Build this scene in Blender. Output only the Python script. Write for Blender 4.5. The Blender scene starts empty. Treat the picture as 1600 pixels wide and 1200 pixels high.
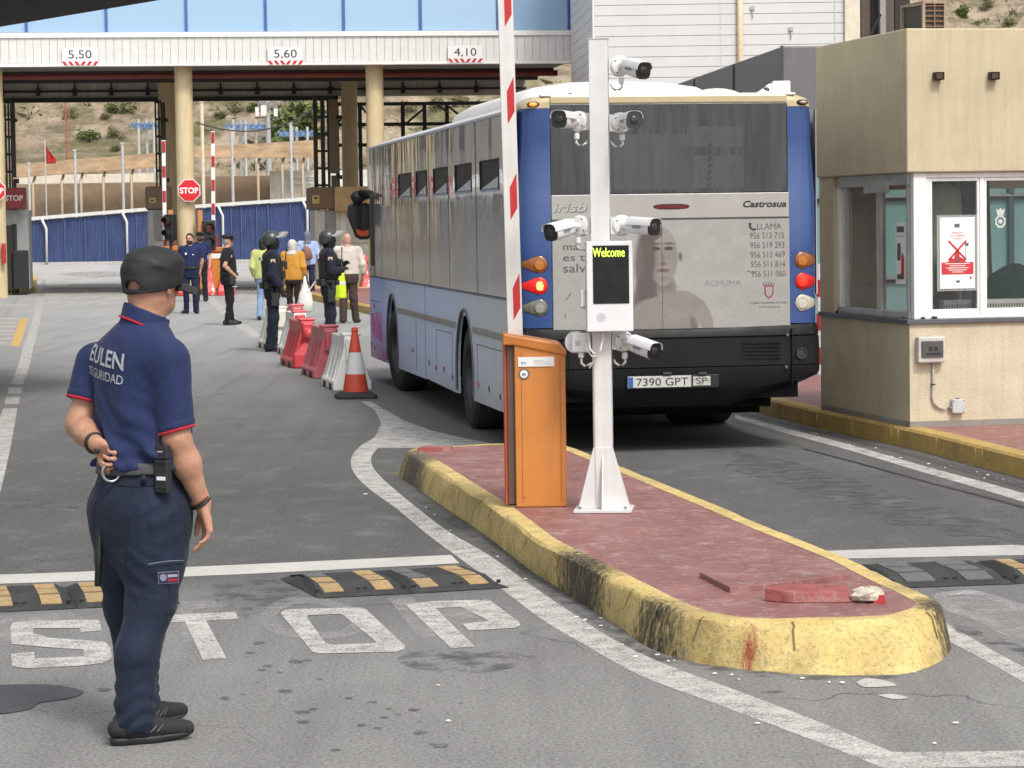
import bpy, math, random
import numpy as np
from mathutils import Vector, Matrix, noise as mnoise
# ------------------------------------------------------------------ camera, sky, sun, exposure
SC = bpy.context.scene
F_PX, CAM_H, HZ, ROLL = 4300.0, 1.95, 344.0, 0.0143      # focal length in photo pixels, eye height, horizon row, roll
PITCH = math.atan((600 - HZ) / F_PX)
_fw = Vector((0, math.cos(PITCH), -math.sin(PITCH)))
_up0 = Vector((0, math.sin(PITCH), math.cos(PITCH)))
_rt = Vector((1, 0, 0)) * math.cos(ROLL) - _up0 * math.sin(ROLL)
_up = _up0 * math.cos(ROLL) + Vector((1, 0, 0)) * math.sin(ROLL)
cam_data = bpy.data.cameras.new("camera")
cam_data.sensor_width = 36.0
cam_data.lens = 36.0 * F_PX / 1600.0
cam_data.clip_start = 0.2
cam_data.clip_end = 3000
cam = bpy.data.objects.new("camera", cam_data)
SC.collection.objects.link(cam)
cam.matrix_world = Matrix(((_rt.x, _up.x, -_fw.x, 0), (_rt.y, _up.y, -_fw.y, 0), (_rt.z, _up.z, -_fw.z, CAM_H), (0, 0, 0, 1)))
SC.camera = cam
SUN_EL, SUN_AZ = math.radians(52), math.radians(152)      # azimuth clockwise from +Y: behind the camera, to the right
world = bpy.data.worlds.new("World")
SC.world = world
world.use_nodes = True
wn, wl = world.node_tree.nodes, world.node_tree.links
wn.clear()
w_out = wn.new("ShaderNodeOutputWorld")
w_bg = wn.new("ShaderNodeBackground")
w_sky = wn.new("ShaderNodeTexSky")
w_sky.sky_type = 'NISHITA'
w_sky.sun_disc = False
w_sky.sun_elevation = SUN_EL
w_sky.sun_rotation = SUN_AZ
w_sky.dust_density = 4.0
w_sky.air_density = 1.2
w_sky.ozone_density = 1.0
w_hs = wn.new("ShaderNodeHueSaturation")                   # thin overcast: the blue of the sky is mostly washed out
w_hs.inputs["Saturation"].default_value = 0.30
wl.new(w_sky.outputs[0], w_hs.inputs["Color"])
wl.new(w_hs.outputs[0], w_bg.inputs["Color"])
w_bg.inputs["Strength"].default_value = 0.14
wl.new(w_bg.outputs[0], w_out.inputs["Surface"])
sun_data = bpy.data.lights.new("sun", 'SUN')
sun_data.energy = 1.5
sun_data.angle = math.radians(11)
sun_data.color = (1.0, 0.955, 0.89)
sun = bpy.data.objects.new("sun", sun_data)
SC.collection.objects.link(sun)
_sd = Vector((math.sin(SUN_AZ) * math.cos(SUN_EL), math.cos(SUN_AZ) * math.cos(SUN_EL), math.sin(SUN_EL)))
sun.rotation_euler = _sd.to_track_quat('Z', 'Y').to_euler()
sun.location = _sd * 60
SC.view_settings.view_transform = 'Standard'
SC.view_settings.look = 'None'
SC.view_settings.exposure = 0.55
SC.view_settings.gamma = 1.0
SC.view_settings.use_curve_mapping = False
SC.render.engine = 'CYCLES'
SC.cycles.max_bounces = 8
SC.cycles.transparent_max_bounces = 16
# ------------------------------------------------------------------ helpers
COL = SC.collection
R2 = random.Random(7)
def ray(u, v):
 return _rt * ((u - 800) / F_PX) + _up * ((600 - v) / F_PX) + _fw
def A(u, v, Y):
 "world point seen at photo pixel (u, v) at depth Y"
 d = ray(u, v)
 k = Y / d.y
 return Vector((d.x * k, Y, CAM_H + d.z * k))
def G(u, v, z=0.0):
 "world point seen at photo pixel (u, v) on the level z"
 d = ray(u, v)
 k = (z - CAM_H) / d.z
 return Vector((d.x * k, d.y * k, z))
def tag(o, label=None, cat=None, group=None, kind=None):
 if label: o["label"] = label
 if cat: o["category"] = cat
 if group: o["group"] = group
 if kind: o["kind"] = kind
 return o
def thing(name, label, cat, loc=(0, 0, 0), rotz=0.0, group=None, kind=None):
 o = bpy.data.objects.new(name, None)
 o.empty_display_size = 0.2
 COL.objects.link(o)
 o.location = loc
 o.rotation_euler = (0, 0, rotz)
 return tag(o, label, cat, group, kind)
def dup(root, loc=None, rotz=None, label=None, parent=None):
 r = root.copy()
 COL.objects.link(r)
 if parent is not None: r.parent = parent
 if loc is not None: r.location = loc
 if rotz is not None: r.rotation_euler = (0, 0, rotz)
 if label: r["label"] = label
 for ch in list(root.children):
  dup(ch, parent=r)
 return r
def rootmat(o):
 return Matrix.Translation(o.location) @ Matrix.Rotation(o.rotation_euler[2], 4, 'Z')
_fonts = {}
def text_geo(s, bold=0.0):
 key = (s, bold)
 if key in _fonts: return _fonts[key]
 cu = bpy.data.curves.new("tmp_font", 'FONT')
 cu.body = s
 cu.offset = bold
 cu.resolution_u = 3
 ob = bpy.data.objects.new("tmp_font", cu)
 COL.objects.link(ob)
 dg = bpy.context.evaluated_depsgraph_get()
 dg.update()
 me = ob.evaluated_get(dg).to_mesh()
 vs = [(v.co.x, v.co.y) for v in me.vertices]
 fs = [tuple(p.vertices) for p in me.polygons]
 ob.evaluated_get(dg).to_mesh_clear()
 bpy.data.objects.remove(ob)
 bpy.data.curves.remove(cu)
 x0 = min(p[0] for p in vs); x1 = max(p[0] for p in vs)
 y0 = min(p[1] for p in vs); y1 = max(p[1] for p in vs)
 _fonts[key] = (vs, fs, x0, x1, y0, y1)
 return _fonts[key]
class MB:
 "collects shapes into ONE mesh"
 def __init__(self, M=None):
  self.v = []; self.f = []; self.mi = []; self.cur = 0; self.M = M; self.vc = None
 def add(self, vs, fs):
  b = len(self.v)
  for p in vs:
   p = Vector(p)
   self.v.append(self.M @ p if self.M is not None else p)
  for f in fs:
   self.f.append([b + i for i in f]); self.mi.append(self.cur)
  return self
 def box(self, c, s, rot=None, taper=None):
  hx, hy, hz = s[0] / 2, s[1] / 2, s[2] / 2
  t = taper or (1, 1)
  vs = [(-hx, -hy, -hz), (hx, -hy, -hz), (hx, hy, -hz), (-hx, hy, -hz),
    (-hx * t[0], -hy * t[1], hz), (hx * t[0], -hy * t[1], hz), (hx * t[0], hy * t[1], hz), (-hx * t[0], hy * t[1], hz)]
  c = Vector(c)
  R = rot if rot is not None else Matrix.Identity(3)
  return self.add([c + R @ Vector(p) for p in vs],
      [(3, 2, 1, 0), (4, 5, 6, 7), (0, 1, 5, 4), (1, 2, 6, 5), (2, 3, 7, 6), (3, 0, 4, 7)])
 def span(self, p0, p1):
  "box from two corners"
  p0, p1 = Vector(p0), Vector(p1)
  return self.box((p0 + p1) / 2, [abs(p1[i] - p0[i]) for i in range(3)])
 def cyl(self, p0, p1, r0, r1=None, n=16, caps=True):
  return self.tube([p0, p1], [r0, r0 if r1 is None else r1], n, caps)
 def tube(self, pts, r, n=10, caps=True, closed=False):
  pts = [Vector(p) for p in pts]
  if not isinstance(r, (list, tuple)): r = [r] * len(pts)
  vs = []; fs = []
  m = len(pts)
  ref = None
  for i, p in enumerate(pts):
   if closed: d = pts[(i + 1) % m] - pts[i - 1]
   else: d = pts[min(i + 1, m - 1)] - pts[max(i - 1, 0)]
   d.normalize()
   if ref is None:
    ref = Vector((0, 0, 1)) if abs(d.z) < 0.9 else Vector((1, 0, 0))
   a = d.cross(ref)
   if a.length < 1e-4: a = d.orthogonal()
   a.normalize()
   b = d.cross(a)
   ref = -b if False else ref
   for k in range(n):
    t = 2 * math.pi * k / n
    vs.append(p + a * (math.cos(t) * r[i]) + b * (math.sin(t) * r[i]))
  for i in range(m if closed else m - 1):
   j = (i + 1) % m
   for k in range(n):
    l = (k + 1) % n
    fs.append((i * n + k, i * n + l, j * n + l, j * n + k))
  if caps and not closed:
   fs.append(tuple(range(n - 1, -1, -1))); fs.append(tuple((m - 1) * n + k for k in range(n)))
  return self.add(vs, fs)
 def prism(self, pts, o, ax, ay, d, depth):
  "outline pts (2D) in the frame o + x*ax + y*ay, extruded along d by depth"
  o, ax, ay, d = Vector(o), Vector(ax), Vector(ay), Vector(d)
  n = len(pts)
  lo = [o + ax * x + ay * y for x, y in pts]
  hi = [p + d * depth for p in lo]
  fs = [tuple(range(n - 1, -1, -1)), tuple(range(n, 2 * n))]
  fs += [(i, (i + 1) % n, n + (i + 1) % n, n + i) for i in range(n)]
  return self.add(lo + hi, fs)
 def sheet(self, pts):
  return self.add(pts, [tuple(range(len(pts)))])
 def strip(self, L, Rr):
  n = len(L)
  return self.add(list(L) + list(Rr), [(i, n + i, n + i + 1, i + 1) for i in range(n - 1)])
 def loft(self, rings, caps=True, closed=True):
  n = len(rings[0])
  vs = [p for r in rings for p in r]
  fs = []
  for i in range(len(rings) - 1):
   for k in range(n if closed else n - 1):
    l = (k + 1) % n
    fs.append((i * n + k, i * n + l, (i + 1) * n + l, (i + 1) * n + k))
  if caps:
   fs.append(tuple(range(n - 1, -1, -1))); fs.append(tuple((len(rings) - 1) * n + k for k in range(n)))
  return self.add(vs, fs)
 def lathe(self, prof, o, axis=(0, 0, 1), n=24, caps=True):
  ax = Vector(axis).normalized()
  a = ax.orthogonal().normalized(); b = ax.cross(a)
  o = Vector(o)
  rings = [[o + ax * h + (a * math.cos(2 * math.pi * k / n) + b * math.sin(2 * math.pi * k / n)) * max(r, 1e-4) for k in range(n)] for r, h in prof]
  return self.loft(rings, caps)
 def ball(self, c, r, n=14, m=10, R=None):
  r = r if isinstance(r, (list, tuple)) else (r, r, r)
  c = Vector(c)
  rings = []
  for i in range(m + 1):
   t = math.pi * i / m
   rr = max(math.sin(t), 1e-3)
   ring = []
   for k in range(n):
    q = Vector((r[0] * rr * math.cos(2 * math.pi * k / n), r[1] * rr * math.sin(2 * math.pi * k / n), -r[2] * math.cos(t)))
    ring.append(c + (R @ q if R is not None else q))
   rings.append(ring)
  return self.loft(rings)
 def text(self, s, o, ax, ay, h, bold=0.0, w=None, align='C', shear=0.0):
  "lettering with cap height h standing on o (o = baseline centre / left)"
  vs, fs, x0, x1, y0, y1 = text_geo(s, bold)
  k = h / 0.70
  kx = w / (x1 - x0) if w else k
  off = -(x0 + x1) / 2 if align == 'C' else -x0
  o, ax, ay = Vector(o), Vector(ax), Vector(ay)
  return self.add([o + ax * ((x + off + shear * y) * kx) + ay * (y * k) for x, y in vs], fs)
 def obj(self, name, mats, parent=None, bevel=0.0, smooth=False, world=False, seg=2, auto=None, recalc=True):
  me = bpy.data.meshes.new(name)
  vs = self.v
  if world and parent is not None:
   inv = rootmat(parent).inverted()
   vs = [inv @ p for p in vs]
  me.from_pydata([tuple(p) for p in vs], [], self.f)
  if not isinstance(mats, (list, tuple)): mats = [mats]
  for m in mats: me.materials.append(m)
  if len(mats) > 1: me.polygons.foreach_set("material_index", self.mi)
  me.update()
  if recalc:
   import bmesh
   bm = bmesh.new(); bm.from_mesh(me)
   bmesh.ops.recalc_face_normals(bm, faces=bm.faces)
   bm.to_mesh(me); bm.free()
  if smooth:
   me.polygons.foreach_set("use_smooth", [True] * len(me.polygons))
   if auto: me.set_sharp_from_angle(angle=math.radians(auto))
  o = bpy.data.objects.new(name, me)
  COL.objects.link(o)
  if parent is not None: o.parent = parent
  if bevel > 0:
   b = o.modifiers.new("edge", 'BEVEL')
   b.width = bevel; b.segments = seg; b.limit_method = 'ANGLE'; b.angle_limit = math.radians(40)
   b.harden_normals = False
  return o
# ------------------------------------------------------------------ materials
_mats = {}
def srgb(r, g, b):
 f = lambda c: (c / 255 / 12.92) if c / 255 <= 0.04045 else ((c / 255 + 0.055) / 1.055) ** 2.4
 return (f(r), f(g), f(b))
class NT:
 def __init__(self, name):
  self.m = bpy.data.materials.new(name)
  self.m.use_nodes = True
  self.n, self.l = self.m.node_tree.nodes, self.m.node_tree.links
  self.n.clear()
  self.out = self.n.new("ShaderNodeOutputMaterial")
  self.bs = self.n.new("ShaderNodeBsdfPrincipled")
  self.l.new(self.bs.outputs[0], self.out.inputs["Surface"])
  self.tc = None
 def co(self, kind="Object"):
  if self.tc is None: self.tc = self.n.new("ShaderNodeTexCoord")
  return self.tc.outputs[kind]
 def pos(self):
  return self.n.new("ShaderNodeNewGeometry").outputs["Position"]
 def mapping(self, src, scale=(1, 1, 1), rot=(0, 0, 0), loc=(0, 0, 0)):
  mp = self.n.new("ShaderNodeMapping")
  mp.inputs["Scale"].default_value = scale
  mp.inputs["Rotation"].default_value = rot
  mp.inputs["Location"].default_value = loc
  self.l.new(src, mp.inputs["Vector"])
  return mp.outputs[0]
 def noise(self, src, scale, detail=3, rough=0.55, dist=0.0):
  t = self.n.new("ShaderNodeTexNoise")
  t.inputs["Scale"].default_value = scale
  t.inputs["Detail"].default_value = detail
  t.inputs["Roughness"].default_value = rough
  t.inputs["Distortion"].default_value = dist
  self.l.new(src, t.inputs["Vector"])
  return t.outputs["Fac"]
 def voro(self, src, scale, feat='F1', out="Distance"):
  t = self.n.new("ShaderNodeTexVoronoi")
  t.feature = feat
  t.inputs["Scale"].default_value = scale
  self.l.new(src, t.inputs["Vector"])
  return t.outputs[out]
 def ramp(self, fac, stops):
  r = self.n.new("ShaderNodeValToRGB")
  e = r.color_ramp.elements
  while len(e) < len(stops): e.new(0.5)
  for el, (p, c) in zip(e, stops):
   el.position = p
   el.color = (c, c, c, 1) if isinstance(c, (int, float)) else (*c, 1)
  self.l.new(fac, r.inputs["Fac"])
  return r.outputs["Color"]
 def mix(self, fac, a, b, mode='MIX'):
  x = self.n.new("ShaderNodeMix")
  x.data_type = 'RGBA'; x.blend_type = mode
  for s, val in ((x.inputs[0], fac), (x.inputs[6], a), (x.inputs[7], b)):
   if isinstance(val, (int, float)): s.default_value = val if s == x.inputs[0] else (val, val, val, 1)
   elif isinstance(val, (tuple, list)): s.default_value = (*val[:3], 1)
   else: self.l.new(val, s)
  return x.outputs[2]
 def math(self, op, a, b=0.0, c=0.0):
  m = self.n.new("ShaderNodeMath"); m.operation = op
  for s, val in zip(m.inputs, (a, b, c)):
   if isinstance(val, (int, float)): s.default_value = val
   else: self.l.new(val, s)
  return m.outputs[0]
 def sep(self, src):
  s = self.n.new("ShaderNodeSeparateXYZ"); self.l.new(src, s.inputs[0]); return s.outputs
 def bump(self, h, strength=0.3, dist=0.01):
  b = self.n.new("ShaderNodeBump")
  b.inputs["Strength"].default_value = strength
  b.inputs["Distance"].default_value = dist
  self.l.new(h, b.inputs["Height"])
  self.l.new(b.outputs[0], self.bs.inputs["Normal"])
 def set(self, **k):
  for n, v in k.items():
   s = self.bs.inputs[n.replace("_", " ")]
   if isinstance(v, (int, float)): s.default_value = v
   elif isinstance(v, (tuple, list)): s.default_value = (*v[:3], 1)
   else: self.l.new(v, s)
  return self
def mat(name, col, rough=0.6, metal=0.0, var=0.12, scale=6.0, bump=0.0, bscale=40.0, streak=0.0, dirt=0.0, coat=0.0,
  dirtcol=(0.10, 0.085, 0.065), spec=0.5, emit=None, estr=0.0):
 "plain painted / cloth / plastic surface with procedural variation, streaks and dirt"
 if name in _mats: return _mats[name]
 t = NT(name)
 c = t.co()
 n1 = t.noise(c, scale, 5, 0.6)
 a = tuple(max(x * (1 - var), 0) for x in col)
 b = tuple(min(x * (1 + var), 1) for x in col)
 base = t.mix(t.ramp(n1, [(0.3, 0.0), (0.7, 1.0)]), a, b)
 if streak > 0:
  s = t.noise(t.mapping(c, (14, 14, 0.7)), 1.6, 4, 0.65)
  base = t.mix(t.math('MULTIPLY', t.ramp(s, [(0.45, 0.0), (0.75, 1.0)]), streak), base, dirtcol)
 if dirt > 0:
  s = t.noise(c, 2.3, 8, 0.7, 0.4)
  base = t.mix(t.math('MULTIPLY', t.ramp(s, [(0.48, 0.0), (0.72, 1.0)]), dirt), base, dirtcol)
 t.set(Base_Color=base, Metallic=metal)
 rr = t.ramp(t.noise(c, scale * 2.1, 3), [(0.3, max(rough - 0.07, 0.02)), (0.7, min(rough + 0.07, 1))])
 t.set(Roughness=rr)
 t.bs.inputs["Specular IOR Level"].default_value = spec
 if coat: t.bs.inputs["Coat Weight"].default_value = coat; t.bs.inputs["Coat Roughness"].default_value = 0.08
 if bump: t.bump(t.noise(c, bscale, 4, 0.6), bump, 0.01)
 if emit:
  t.bs.inputs["Emission Color"].default_value = (*emit, 1); t.bs.inputs["Emission Strength"].default_value = estr
 _mats[name] = t.m
 return t.m
def cloth(name, col, rough=0.85, var=0.15):
 if name in _mats: return _mats[name]
 t = NT(name)
 c = t.co()
 n1 = t.noise(c, 5, 4)
 n2 = t.noise(c, 260, 2)
 base = t.mix(t.ramp(n1, [(0.3, 0), (0.7, 1)]), tuple(x * (1 - var) for x in col), tuple(min(1, x * (1 + var)) for x in col))
 base = t.mix(t.math('MULTIPLY', n2, 0.25), base, tuple(x * 0.6 for x in col))
 t.set(Base_Color=base, Roughness=rough)
 t.bs.inputs["Sheen Weight"].default_value = 0.05
 t.bs.inputs["Sheen Roughness"].default_value = 0.5
 t.bs.inputs["Specular IOR Level"].default_value = 0.25
 h = t.math('ADD', t.math('MULTIPLY', t.noise(t.mapping(c, (1, 1, 0.6)), 16, 3, 0.5, 0.6), 1.0), t.math('MULTIPLY', n2, 0.08))
 t.bump(h, 0.55, 0.014)
 _mats[name] = t.m
 return t.m
def skin(name, col):
 if name in _mats: return _mats[name]
 t = NT(name)
 c = t.co()
 n1 = t.noise(c, 22, 4)
 base = t.mix(t.ramp(n1, [(0.3, 0), (0.7, 1)]), (col[0] * 0.93, col[1] * 0.80, col[2] * 0.76), (min(1, col[0] * 1.08), col[1] * 1.06, col[2] * 1.04))
 n3 = t.noise(c, 150, 3)
 base = t.mix(t.math('MULTIPLY', t.ramp(n3, [(0.5, 0), (0.7, 1)]), 0.16), base, (col[0] * 0.45, col[1] * 0.32, col[2] * 0.27))
 n4 = t.noise(t.mapping(c, (260, 260, 70), (.3, .2, 0)), 1.0, 2)
 base = t.mix(t.math('MULTIPLY', t.ramp(n4, [(0.56, 0), (0.68, 1)]), 0.30), base, (col[0] * 0.35, col[1] * 0.28, col[2] * 0.25))
 t.set(Base_Color=base, Roughness=0.5)
 t.bs.inputs["Specular IOR Level"].default_value = 0.4
 t.bs.inputs["Subsurface Weight"].default_value = 0.08
 t.bs.inputs["Subsurface Radius"].default_value = (0.012, 0.005, 0.003)
 t.bs.inputs["Subsurface Scale"].default_value = 0.4
 t.bump(t.noise(c, 90, 4), 0.25, 0.004)
 _mats[name] = t.m
 return t.m
def emis(name, col, s):
 return mat(name, col, 0.3, var=0.02, emit=col, estr=s)
def glassy(name, col, alpha=0.35, rough=0.03, wave=0.0, dirt=0.0):
 "window glass: partly see-through, strong mirror at grazing angles"
 if name in _mats: return _mats[name]
 t = NT(name)
 c = t.co()
 t.set(Base_Color=col, Roughness=rough)
 t.bs.inputs["Specular IOR Level"].default_value = 0.9
 t.bs.inputs["Alpha"].default_value = alpha
 if dirt:
  d = t.ramp(t.noise(t.mapping(c, (5, 5, 0.8)), 2.2, 5, 0.65), [(0.4, 0.0), (0.75, 1.0)])
  t.set(Base_Color=t.mix(t.math('MULTIPLY', d, dirt), col, (0.28, 0.28, 0.27)))
  t.set(Roughness=t.math('ADD', t.math('MULTIPLY', d, 0.25), rough))
 if wave: t.bump(t.noise(t.mapping(c, (1, 1.0, 0.35)), 1.7, 2, 0.4), wave, 0.05)
 _mats[name] = t.m
 return t.m
# ------------------------------------------------------------------ ground
def make_asphalt():
 t = NT("asphalt")
 p = t.pos()
 x, y, z = t.sep(p)
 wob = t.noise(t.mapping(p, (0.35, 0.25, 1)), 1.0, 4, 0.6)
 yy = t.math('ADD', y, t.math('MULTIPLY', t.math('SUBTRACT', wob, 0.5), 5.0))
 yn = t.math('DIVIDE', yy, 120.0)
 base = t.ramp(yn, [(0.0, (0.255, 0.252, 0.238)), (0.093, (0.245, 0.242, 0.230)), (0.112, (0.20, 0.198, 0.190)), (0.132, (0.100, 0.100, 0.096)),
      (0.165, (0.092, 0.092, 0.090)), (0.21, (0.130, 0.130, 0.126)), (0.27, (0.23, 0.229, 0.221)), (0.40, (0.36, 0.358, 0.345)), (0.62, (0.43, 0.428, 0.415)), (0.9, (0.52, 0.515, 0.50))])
 big = t.noise(t.mapping(p, (0.9, 0.35, 1)), 1.1, 6, 0.62, 0.6)
 base = t.mix(t.math('MULTIPLY', t.ramp(big, [(0.42, 0.0), (0.70, 1.0)]), 0.40), base, t.mix(0.45, base, (0.03, 0.03, 0.031)))
 pale = t.noise(t.mapping(p, (1.3, 0.8, 1)), 2.1, 6, 0.7, 0.3)
 base = t.mix(t.math('MULTIPLY', t.ramp(pale, [(0.52, 0.0), (0.78, 1.0)]), 0.32), base, (0.36, 0.355, 0.34))
 tr = t.noise(t.mapping(p, (3.2, 0.09, 1), (0, 0, 0.155)), 1.3, 4, 0.6)
 base = t.mix(t.math('MULTIPLY', t.ramp(tr, [(0.45, 0.0), (0.68, 1.0)]), 0.30), base, t.mix(0.6, base, (0.05, 0.05, 0.05)))
 g1 = t.noise(p, 60, 5, 0.8)
 g2 = t.voro(p, 150)
 base = t.mix(t.math('MULTIPLY', t.ramp(g1, [(0.38, 1.0), (0.52, 0.0)]), 0.75), base, t.mix(0.25, (0.02, 0.02, 0.021), base))
 base = t.mix(t.math('MULTIPLY', t.ramp(g1, [(0.54, 0.0), (0.68, 1.0)]), 0.6), base, t.mix(0.5, base, (0.62, 0.61, 0.58)))
 mid = t.noise(p, 28, 4, 0.7)
 base = t.mix(t.math('MULTIPLY', t.ramp(mid, [(0.42, 0.0), (0.66, 1.0)]), 0.30), base, t.mix(0.5, base, (0.05, 0.05, 0.05)))
 wv = t.n.new("ShaderNodeVectorMath"); wv.operation = 'ADD'
 wn2 = t.n.new("ShaderNodeTexNoise"); wn2.inputs["Scale"].default_value = 2.2; t.l.new(p, wn2.inputs["Vector"])
 t.l.new(p, wv.inputs[0]); t.l.new(wn2.outputs["Color"], wv.inputs[1])
 ce = t.voro(wv.outputs[0], 0.42, 'DISTANCE_TO_EDGE')
 cm = t.math('MULTIPLY', t.ramp(ce, [(0.0, 1.0), (0.007, 0.0)]), t.ramp(t.noise(p, 0.5, 3), [(0.50, 0.0), (0.58, 0.75)]))
 base = t.mix(cm, base, (0.03, 0.03, 0.03))
 t.set(Base_Color=base)
 t.set(Roughness=t.ramp(big, [(0.4, 0.80), (0.75, 0.62)]))
 t.bs.inputs["Specular IOR Level"].default_value = 0.35
 h = t.math('ADD', t.math('MULTIPLY', g1, 0.8), t.math('MULTIPLY', g2, 0.6))
 t.bump(h, 0.55, 0.006)
 return t.m
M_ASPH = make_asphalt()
def worn(name, col, lo, hi, scale=7.0, dark=(0.30, 0.29, 0.27)):
 "road paint with gaps where it has worn through to the asphalt"
 t = NT(name)
 p = t.pos()
 n1 = t.noise(p, scale, 8, 0.75)
 n2 = t.noise(p, scale * 9, 4, 0.7)
 n3 = t.noise(p, 120, 3, 0.7)
 n = t.math('ADD', t.math('MULTIPLY', n1, 0.34), t.math('ADD', t.math('MULTIPLY', n2, 0.36), t.math('MULTIPLY', n3, 0.30)))
 al = t.ramp(n, [(lo, 0.0), (hi, 1.0)])
 d = t.noise(t.mapping(p, (1.5, 0.8, 1)), 2.4, 6, 0.7)
 t.set(Base_Color=t.mix(t.math('MULTIPLY', t.ramp(d, [(0.4, 0.0), (0.75, 1.0)]), 0.55), col, dark), Roughness=0.7, Alpha=al)
 t.bs.inputs["Specular IOR Level"].default_value = 0.3
 t.bump(t.noise(p, 110, 3), 0.4, 0.004)
 return t.m
M_WHITE = worn("road_paint_white", (0.50, 0.49, 0.46), 0.40, 0.52)
M_OLD = worn("road_paint_old", (0.46, 0.455, 0.44), 0.43, 0.60, 5.0)
M_YELLOWP = worn("road_paint_yellow", (0.62, 0.40, 0.10), 0.38, 0.50)
M_PINKP = worn("road_paint_pale", (0.60, 0.52, 0.46), 0.40, 0.52)
g = MB()
xs = [-420, -60, -20, 0, 20, 60, 420]
ys = [-60, 0, 30, 60, 110, 200, 620]
vs = [(x, y, 0) for y in ys for x in xs]
fs = [(j * 7 + i, j * 7 + i + 1, (j + 1) * 7 + i + 1, (j + 1) * 7 + i) for j in range(6) for i in range(6)]
g.add(vs, fs)
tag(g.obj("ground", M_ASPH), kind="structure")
_mark_n = [0]
def marking(polys, m=None, z=0.004, name="road_marking"):
 b = MB()
 _mark_n[0] += 1; z = z * .3 + _mark_n[0] * 0.00003
 for i, pl in enumerate(polys): b.sheet([G(u, v, z + i * 0.00001) for u, v in pl])
 return tag(b.obj(name, m or M_WHITE, recalc=False), kind="structure")
def dense(pts, n=4):
 "Catmull-Rom through pixel points"
 out = []
 P = [pts[0]] + list(pts) + [pts[-1]]
 for i in range(1, len(P) - 2):
  p0, p1, p2, p3 = P[i - 1], P[i], P[i + 1], P[i + 2]
  for k in range(n):
   t = k / n
   out.append(tuple(0.5 * ((2 * p1[a]) + (-p0[a] + p2[a]) * t + (2 * p0[a] - 5 * p1[a] + 4 * p2[a] - p3[a]) * t * t + (-p0[a] + 3 * p1[a] - 3 * p2[a] + p3[a]) * t ** 3) for a in range(2)))
 out.append(tuple(pts[-1]))
 return out
def line_strip(Lp, Rp, m=None, z=0.004, n=4):
 L, Rr = dense(Lp, n), dense(Rp, n)
 _mark_n[0] += 1; z = z * .3 + _mark_n[0] * 0.00003
 return tag(MB().strip([G(u, v, z) for u, v in L], [G(u, v, z) for u, v in Rr]).obj("road_marking", m or M_WHITE, recalc=False), kind="structure")
# curved edge line round the left of the island
line_strip([(593, 666), (585, 683), (562, 698), (549, 716), (552, 737), (575, 762), (620, 795), (668, 835), (722, 875), (790, 925), (850, 970), (910, 1005), (1000, 1055), (1120, 1100), (1240, 1145), (1330, 1180), (1390, 1204), (1440, 1225)],
   [(606, 668), (602, 686), (590, 700), (580, 715), (583, 730), (600, 750), (645, 788), (700, 830), (765, 868), (838, 920), (905, 965), (960, 1000), (1040, 1038), (1160, 1082), (1280, 1128), (1372, 1166), (1440, 1192), (1500, 1216)])
# painted nose behind the island
marking([[(588, 700), (597, 672), (594, 656), (585, 640), (563, 627), (579, 627), (603, 641), (632, 657), (675, 673), (722, 684), (785, 696), (760, 698), (660, 699.5)]])
# left lane edge line (winding), far part paler
line_strip([(65, 437), (60, 462)], [(72, 437), (70, 462)], M_OLD, n=2)
line_strip([(58, 466), (54, 485), (46, 515), (36, 543), (27, 575), (17, 600)], [(69, 466), (66, 485), (59, 515), (52, 543), (45, 575), (36, 600)])
marking([[(14, 605), (35, 605), (33, 615), (12, 615)], [(10, 620), (31, 620), (29, 631), (7, 631)]])
line_strip([(5, 638), (-6, 668), (-22, 720), (-38, 770), (-60, 830)], [(27, 638), (22, 668), (12, 720), (0, 770), (-14, 830)])
# edge line along the right kerb
line_strip([(1148, 648), (1240, 672), (1330, 695), (1440, 727), (1540, 754), (1640, 782)], [(1149, 654), (1240, 680), (1330, 704), (1440, 737), (1540, 766), (1640, 797)], n=2)
# edge line right of the island tip
line_strip([(1430, 950), (1485, 977), (1540, 1010), (1600, 1043), (1640, 1066)], [(1430, 962), (1485, 1003), (1540, 1032), (1600, 1066), (1640, 1088)], n=2)
# bottom cross line
line_strip([(1378, 1175), (1480, 1174.5), (1640, 1172)], [(1400, 1200), (1480, 1199), (1640, 1196)], n=2)
# stop lines
marking([[(-60, 900), (120, 893.5), (380, 882), (705, 867), (718, 880), (400, 896), (120, 908), (-60, 914)]], worn("road_paint_grey", (0.50, 0.48, 0.45), 0.32, 0.42))
marking([[(1279, 861), (1450, 855), (1660, 849), (1660, 866), (1450, 870), (1306, 873)]], worn("road_paint_grey2", (0.46, 0.45, 0.43), 0.34, 0.46))
# far dashes and lines
dl = [[(72, 463), (103, 463), (99, 466.5), (71, 466.5)], [(123, 463.2), (140, 463.2), (136, 466), (121, 466)], [(164, 463), (200, 463), (200, 467), (164, 467)],
  [(76, 471.5), (97, 471.5), (94, 474), (73, 474)], [(101, 471.5), (121, 471.5), (118, 474), (99, 474)], [(127, 471.5), (147, 471.5), (144, 474), (125, 474)],
  [(152, 471.5), (172, 471.5), (170, 474), (150, 474)], [(177, 471.5), (198, 471.5), (196, 474), (175, 474)], [(390, 463), (412, 463), (412, 466), (390, 466)],
  [(397, 472), (411, 472), (411, 474), (397, 474)], [(470, 472), (492, 472), (492, 474), (470, 474)], [(560, 471), (600, 471), (600, 474), (560, 474)],
  [(0, 462), (28, 461.5), (20, 465), (0, 466)], [(0, 475), (45, 475), (40, 478), (0, 478.5)]]
marking(dl)
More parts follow.
